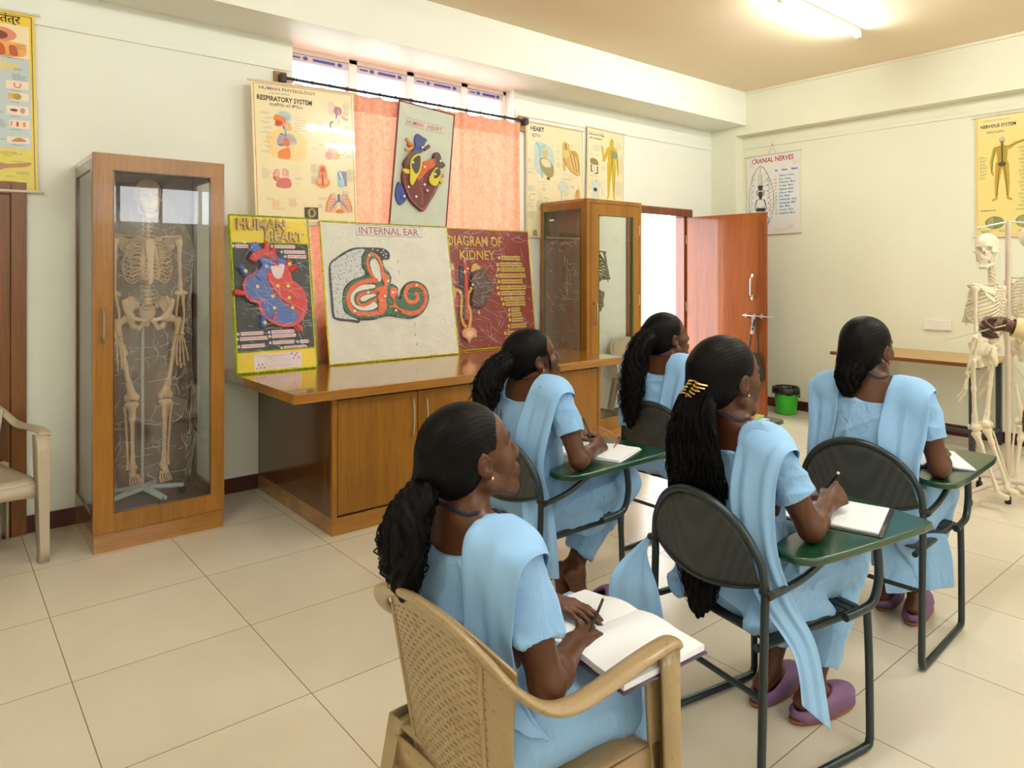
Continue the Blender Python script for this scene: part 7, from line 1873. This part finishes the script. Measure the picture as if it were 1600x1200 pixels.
PD, hD, tipsD, cD = build_student('person', 'person with very long black hair and gold claw clip, writing on the middle tablet', (2.064, 1.253, 0), R_(-10), J, ((-.120, .008, 1.155), -4, -6, 0), 31, hands,
    dict(path=[(-.215, .01, 1.15), (-.24, .02, 1.09), (-.245, .035, .99), (-.220, .05, .88), (-.206, .055, .75), (-.204, .045, .62), (-.218, .035, .52), (-.228, .03, .44)], rad=[.030, .066, .095, .110, .105, .085, .066, .018], flat=((1, 0, 0), .28), tuft=[((-.08, 0, .04), (-.10, .005, .0), .06, .045), ((-.09, 0, -.02), (-.11, .01, -.07), .05, .045)]), .82,
    tail_strands=dict(n=320, wav=.010, curl=30, tipspread=1.4, r0=.0022, flat=.30), panels=[((-.16, -.16, .49), (.10, -.17, .44), .06, .045, ((0, 1, 0), .55)), ((-.17, .16, .48), (.1, .17, .44), .06, .045, ((0, 1, 0), .55))], bandspec=scarf(nb, J['shL'], J['shR'], 1.01, low), clogs=('L', 'R'))
cl = MB()
for s in (-1, 1):
    for k in range(5):
        y0 = -.022 + .010 * k; z0 = .018 - .010 * k
        cl.tube(crom([tuple(hD(q)) for q in ((-.114 - .003 * k, y0, z0), (-.142, y0 + s * .010, z0 + .006), (-.142, y0 + s * .020, z0 + .001), (-.118 - .002 * k, y0 + s * .026, z0 - .008))], 5), .0036, 6)
cl.tube([tuple(hD((-.126, -.026, .022))), tuple(hD((-.136, .020, -.026)))], .006, 8)
obj('hair_clip', cl, 'gold', PD.t, smooth=True)
# --- student at the right
J = dict(pelvis=(-.08, 0, .545), chest=(-.105, 0, .875), neck=(-.105, 0, 1.035), shL=(-.11, .175, .995), shR=(-.11, -.178, .998), elL=(.0, .24, .74), elR=(-.11, -.250, .745), wrL=(.20, .05, .73), wrR=(.125, -.19, .745), build=1.06,
         hpL=(-.06, .09, .53), hpR=(-.06, -.09, .53), knL=(.36, .11, .53), knR=(.36, -.11, .53), anL=(.24, .06, .10), anR=(.20, -.07, .12), heL=(.19, .06, .055), heR=(.145, -.075, .065), baL=(.32, .07, .04), baR=(.28, -.06, .045), toL=(.38, .075, .035), toR=(.34, -.055, .04))
hands = dict(R=((.95, .25, .02), (-.2, .6, -.75), (-.2, .6, .7), PEN, THUMB_PEN), L=((.9, -.3, -.1), (0, 0, -1), (0, -1, 0), RELAX, THUMB_SIDE))
nb = J['neck']
low = [[((-.205, .10, .87), (-.185, .225, .87)), ((-.215, .14, .72), (-.19, .23, .72)), ((-.205, .19, .58), (-.15, .25, .58))],
       [((-.205, -.06, .87), (-.175, -.228, .88)), ((-.215, -.08, .75), (-.185, -.205, .75)), ((-.215, -.13, .62), (-.18, -.20, .62))]]
PE, hE, tipsE, cE = build_student('person', 'person with tied black hair seen from behind at the right tablet chair', (3.08, 1.29, 0), R_(3), J, ((-.095, .015, 1.172), -12, -6, 0), 41, hands,
    dict(path=[(-.155, .035, 1.15), (-.178, .05, 1.11), (-.185, .06, 1.06), (-.185, .065, 1.0)], rad=[.052, .052, .044, .014], tuft=[((-.07, 0, .03), (-.085, .02, -.03), .06, .055)]), .86,
    tail_strands=dict(n=70, wav=.005), panels=[((-.14, -.13, .48), (-.02, -.15, .30), .065, .05, ((0, 1, 0), .5)), ((-.02, -.13, .47), (.10, -.14, .26), .06, .055, ((0, 1, 0), .45))], bandspec=scarf(nb, J['shL'], J['shR'], 1.055, low), clogs=('L', 'R'))

band(PE, [((-.20, -.06, .47), (.02, -.235, .455)), ((-.19, -.07, .36), (.05, -.25, .36)), ((-.17, -.08, .22), (.06, -.255, .235))], 'blue_cotton', 'kameez_tail', seed=4)
# --- teacher, standing at the right edge of the picture
T = Person('person', 'standing person at the right edge in a cream sleeve, hand holding a pointer', (4.24, .80, 0), R_(150))
W2L = Matrix.Rotation(R_(-150), 3, 'Z')
tl = lambda w: np.array(W2L @ (Vector(w) - Vector((4.24, .80, 0))))
hw = tl((3.70, 1.035, 1.262)); b = T.b; h = T.head_frame((.02, 0, 1.56), 0, 4, 0)
el = np.array((.20, -.30, 1.13)); sh = np.array((0, -.19, 1.36)); 
if hw[1] > 0: el[1] *= -1; sh[1] *= -1
sg = np.sign(el[1]); sh2 = sh * (1, -1, 1); el2 = np.array((.03, -sg * .25, 1.07)); wr2 = np.array((.10, -sg * .24, .83))
b.ell((0, 0, 1.22), (.11, .155, .20), .05); b.ell((0, 0, .96), (.115, .165, .13), .05); b.cap(sh * (1, .8, 1), sh2 * (1, .8, 1), .055, .055, .05); b.cap((-.01, 0, 1.38), h((-.02, 0, -.045)), .055, .052, .03)
for a, e_, w_ in ((sh, el, hw), (sh2, el2, wr2)): b.cap(a, e_, .052, .042, .03); b.cap(e_, w_, .042, .027, .02)
for s in (-1, 1): b.cap((0, s * .09, .93), (.01, s * .10, .50), .09, .06, .03); b.cap((.01, s * .10, .50), (-.02, s * .10, .09), .055, .036, .02); b.cap((-.05, s * .10, .05), (.14, s * .12, .035), .03, .028, .02)
head_solid(b, h, T.hM)
d = tl((3.42, 1.16, 1.255)) - hw; d[2] = 0; d /= np.linalg.norm(d)
tipsT, thT = hand(b, hw, d + np.array((0, 0, -.05)), (np.cross(d, (0, 0, 1)) * sg * -1) * .8 + np.array((0, 0, -.5)), (0, 0, 1), PEN, THUMB_PEN, 1.12)
hand(b, wr2, (.1, 0, -1), (.2, sg, 0), (1, 0, 0), RELAX, THUMB_SIDE, 1.08)
solid_obj('body', b, VOX * .9, 'skin', T.t); face_parts(T, h, T.hM); hair_cap(T, h, T.hM, .97)
c = Solid(); c.ell((0, 0, 1.22), (.13, .175, .22), .05); c.ell((0, 0, .96), (.14, .19, .16), .05); c.cap(sh * (1, .8, 1), sh2 * (1, .8, 1), .07, .07, .05)
for a, e_, w_ in ((sh, el, hw), (sh2, el2, wr2)):
    c.cap(a, e_, .068, .056, .03); dd = (w_ - e_) / np.linalg.norm(w_ - e_); c.cap(e_, w_ - dd * .035, .056, .043, .03)
    c.half(w_ - dd * .045, dd, .003, np.minimum(w_, e_) - .09, np.maximum(w_, e_) + .09); c.cap(w_ - dd * .10, w_, .033, .036, .003, op='-')
c.half((0, 0, .86), (0, 0, -1), .004, hi=(9, .5, .95), lo=(-9, -.215, -9)); c.cap((0, 0, 1.42), (0, 0, 1.6), .062, .06, .005, op='-')
solid_obj('shirt', c, VOX, 'cream_shirt', T.t, disp=wrinkle(77, .003))
tr = Solid()
for s in (-1, 1): tr.cap((0, s * .09, .95), (.01, s * .10, .50), .105, .08, .03); tr.cap((.01, s * .10, .50), (-.015, s * .10, .08), .08, .068, .03)
solid_obj('trousers', tr, VOX * 1.2, 'dark_trousers', T.t)
for s in (-1, 1): clog(T, (-.05, s * .10, .05), 0, (.16, s * .12, .035))
mat('pointer_grey', srgb(176, 168, 150), .4)
TM = Matrix.Translation((4.24, .80, 0)) @ Matrix.Rotation(R_(150), 4, 'Z')
g0 = TM @ Vector((tipsT[0] + thT[-1]) / 2)
cd_ = Vector((-.77, .637, 0)); e0 = g0 + cd_ * .22 + Vector((0, 0, -.055)); s0 = g0 - cd_ * .05 + Vector((0, 0, .012))
pt = obj('pointer_stick', MB().tube([s0, e0], [.0035, .002], 8), 'pointer_grey', smooth=True)
tag(pt, 'thin grey pointer stick held in the hand at the right edge', 'pointer')

# ------------------------------------------------------------------ books, pens, spectacles
mat('paper', srgb(240, 240, 244), .7, var=.015)
mat('page_edge', srgb(206, 200, 196), .8, var=.06, vscale=300)
mat('cover_black', srgb(30, 30, 36), .4); mat('cover_purple', srgb(86, 66, 96), .4)
mat('cover_pink', srgb(224, 60, 110), .3, var=.05); mat('cover_green', srgb(150, 190, 50), .3, var=.1)
mat('pen_black', srgb(14, 14, 16), .25); mat('pen_silver', (.6, .6, .6), .25, .9); mat('pencil_wood', srgb(214, 160, 110), .6)
mat('frame_pink', srgb(150, 90, 96), .25); mat('ruled_blue', srgb(190, 200, 220), .7)
def page_block(L, W, side, th, lift, n=10, droop=0.0, curl=0.0):
    # one half of an open book: x along the spine, y outwards
    P = []; B = []
    for j in range(n + 1):
        q = j / n; z = th + lift * math.sin(min(1, q * 1.6) * math.pi) * (1 - q * .4) - droop * q * q + curl * q ** 3
        P.append((side * W * q, z)); B.append((side * W * q, z - th * (1 - .15 * q)))
    mb = MB(); vs = []
    for x in (0, L):
        vs += [(x, y, z) for y, z in P] + [(x, y, z) for y, z in B]
    m = 2 * (n + 1); fs = []
    for j in range(n):
        fs += [(j, j + 1, m + j + 1, m + j), (n + 1 + j, m + n + 1 + j, m + n + 2 + j, n + 2 + j), (j, n + 1 + j, n + 2 + j, j + 1), (m + j, m + j + 1, m + n + 2 + j, m + n + 1 + j)]
    fs += [(n, 2 * n + 1, m + 2 * n + 1, m + n), (0, m, m + n + 1, n + 1)]
    return mb.add(vs, fs)
def chair_pt(ch, p):
    return Matrix.Translation(ch.location) @ Matrix.Rotation(ch.rotation_euler[2], 4, 'Z') @ Vector(p)
def open_book(name, label, ch, p, ang, L, Wl, Wr, th, lift=.006, cover='cover_black', tilt=0.0, droop=(0, 0), spiral=False, roll=0.0, curl=0.0, cw=.006, cat='notebook'):
    t = thing(name, label, cat)
    t.matrix_basis = Matrix.Translation(chair_pt(ch, p)) @ Matrix.Rotation(ch.rotation_euler[2] + R_(ang), 4, 'Z') @ Matrix.Rotation(R_(tilt), 4, 'Y') @ Matrix.Rotation(R_(roll), 4, 'X')
    obj('page_block', page_block(L, Wl, 1, th, lift, droop=droop[0]), 'paper', t, smooth=True, ang=30)
    obj('page_block', page_block(L, Wr, -1, th, lift, droop=droop[1], curl=curl), 'paper', t, smooth=True, ang=30)
    c = MB(); G = [[(x, y, -.0016 - (droop[0] * (y / Wl) ** 2 if y > 0 else droop[1] * (y / Wr) ** 2) + (curl * abs(y / Wr) ** 3 if y < 0 else 0)) for y in np.linspace(-Wr - cw, Wl + cw, 17)] for x in (-cw, L + cw)]
    obj('cover', c.grid(G), cover, t, smooth='all', solid=.002)
    if spiral:
        s = MB()
        for k in range(22):
            x = L * (k + .5) / 22
            s.tube([(x + .002 * math.sin(a), .007 * math.cos(a), th * .8 + .007 * math.sin(a)) for a in [2 * math.pi * q / 10 for q in range(10)]], .0011, 4, closed=True)
        obj('spiral_wire', s, 'pen_silver', t, smooth=True)
    return t
open_book('open_book', 'thick open white book on the lap of the person in the plastic chair', CHA, (.085, -.065, .622), 0, .30, .185, .20, .016, .008, 'cover_purple', tilt=4, droop=(.01, .012), cat='book')
open_book('notebook', 'open white notebook on the tablet of the person with bare ankles', CHB, (.10, -.155, .7035), 20, .25, .16, .15, .006, .003, 'paper')
open_book('spiral_notebook', 'open spiral notebook with black cover on the middle green tablet', CHD, (.12, -.145, .7035), 26, .27, .17, .165, .006, .001, 'cover_black', spiral=True, cw=.014)
open_book('notebook', 'open notebook with its page arching up, on the right tablet by the skeletons', CHE, (.02, -.15, .7045), 30, .30, .14, .19, .007, .030, 'cover_purple', droop=(0, 0), curl=-.004)
def stick(name, label, cat, a, c, r, m, tip=None, tipm=None, cap=None):
    t = thing(name, label, cat); a, c = Vector(a), Vector(c); d = (c - a).normalized()
    obj('barrel', MB().tube([a, c], r, 8), m, t, smooth=True)
    if tip: obj('tip', MB().tube([a - d * tip, a - d * tip * .25, a], [.0006, r * .8, r], 8), tipm, t, smooth=True)
    if cap: obj('cap_end', MB().tube([c, c + d * cap], r * 1.12, 8), 'pen_silver', t, smooth=True)
    return t
def hold(P, tips, S):
    T = Matrix.Translation(P.t.location) @ Matrix.Rotation(P.t.rotation_euler[2], 4, 'Z')
    tp, th = tips[S]; return T @ Vector((np.array(tp[0]) * .5 + np.array(th[-1]) * .5)), T
g, _ = hold(PB, tipsB, 'R'); stick('pen', 'black pen in the writing hand of the person with bare ankles', 'pen', g + Vector((.008, -.012, -.018)), g + Vector((-.02, .035, .105)), .0042, 'pen_black', .014, 'pen_silver')
g, _ = hold(PD, tipsD, 'R'); stick('pen', 'dark pen in the hand above the spiral notebook', 'pen', g + Vector((.02, .02, -.012)), g + Vector((-.045, -.055, .075)), .0045, 'pen_black', .014, 'pen_silver', .006)
g, _ = hold(PE, tipsE, 'R'); stick('pen', 'pen held over the notebook on the right tablet', 'pen', g + Vector((.02, .02, -.012)), g + Vector((-.02, -.03, .07)), .0045, 'pen_black', .014, 'pen_silver', .006)
T = Matrix.Translation(PA.t.location) @ Matrix.Rotation(PA.t.rotation_euler[2], 4, 'Z')
tp = tipsA['L'][0]; g = T @ Vector((np.array(tp[1]) * .5 + np.array(tp[0]) * .5)) + Vector((0, .004, .010))
stick('pencil', 'black pencil with sharpened tip held over the open book on the lap', 'pencil', g + Vector((.045, .035, .022)), g + Vector((-.09, -.045, .006)), .0038, 'pen_black', .016, 'pencil_wood')
# spectacles on the left notebook
sp = thing('spectacles', 'spectacles with thin pinkish frame lying on the left open notebook', 'spectacles')
sp.matrix_basis = Matrix.Translation(chair_pt(CHB, (.30, -.135, .7165))) @ Matrix.Rotation(R_(35), 4, 'Z') @ Matrix.Rotation(R_(38), 4, 'X')
fr = MB()
for s in (-1, 1):
    e = [(s * .034 + .026 * math.cos(a), 0, .020 + .017 * math.sin(a)) for a in [2 * math.pi * q / 18 for q in range(18)]]
    obj('rim', MB().tube(e, .0016, 6, closed=True), 'frame_pink', sp, smooth=True)
    obj('lens', MB().add([(x, 0, z) for x, y, z in e], [tuple(range(18))]), 'pane_glass', sp)
    obj('temple', MB().tube(crom([(s * .060, 0, .028), (s * .062, .01, .028), (s * .05, .07, .020), (s * .03, .12, .006)], 4), .0016, 6), 'frame_pink', sp, smooth=True)
obj('bridge', MB().tube(crom([(-.009, 0, .026), (0, -.002, .030), (.009, 0, .026)], 4), .0016, 6), 'frame_pink', sp, smooth=True)
# books and pens on the far tablet
zz = .7015
for i, (mt, w, l, th, a, lab) in enumerate((('ruled_blue', .20, .27, .016, 4, 'thick pale notebook at the bottom of the pile on the far tablet'), ('cover_green', .17, .24, .010, 12, 'green covered book in the pile on the far tablet'), ('cover_pink', .15, .21, .008, -6, 'pink covered booklet on top of the pile on the far tablet'))):
    t = thing('exercise_book', lab, 'book', (0, 0, 0), 0)
    t.matrix_basis = Matrix.Translation(chair_pt(CHC, (.20 + .025 * i * (1, -1)[i == 2], -.205 + .012 * i, zz))) @ Matrix.Rotation(R_(a), 4, 'Z')
    obj('page_block', MB().box(-l / 2 + .003, -w / 2 + .003, .001, l / 2 - .003, w / 2 - .003, th - .001), 'page_edge', t)
    obj('cover', MB().box(-l / 2, -w / 2, th - .001, l / 2, w / 2, th).box(-l / 2, -w / 2, 0, l / 2, w / 2, .001).box(-l / 2, w / 2 - .001, 0, l / 2, w / 2, th), mt, t)
    if i == 2:
        s = Sheet(.16, .11, INK['pink'], .0002); s.fill(oval((.05, .05), .035, .03, wob=.2), srgb(240, 90, 150)); s.fill(oval((.11, .06), .03, .035, wob=.2), srgb(170, 200, 60)); s.fill(oval((.10, .03), .02, .015), srgb(250, 220, 90))
        o = obj('cover_print', s.mb, 'board_print', t); o.location = (-.08, -.055, th)
    zz += th + .0004
for i, (dx, lab) in enumerate(((.10, 'white pen standing up from the pile of books on the far tablet, left one'), (.15, 'white pen standing up from the pile of books on the far tablet, right one'))):
    q = chair_pt(CHC, (.26 + dx * .3, -.24 + .06 * i, zz + .002)); stick('pen', lab, 'pen', q, q + Vector((.01, .012, .05)), .0035, 'ivory_plastic', .008, 'pen_silver')
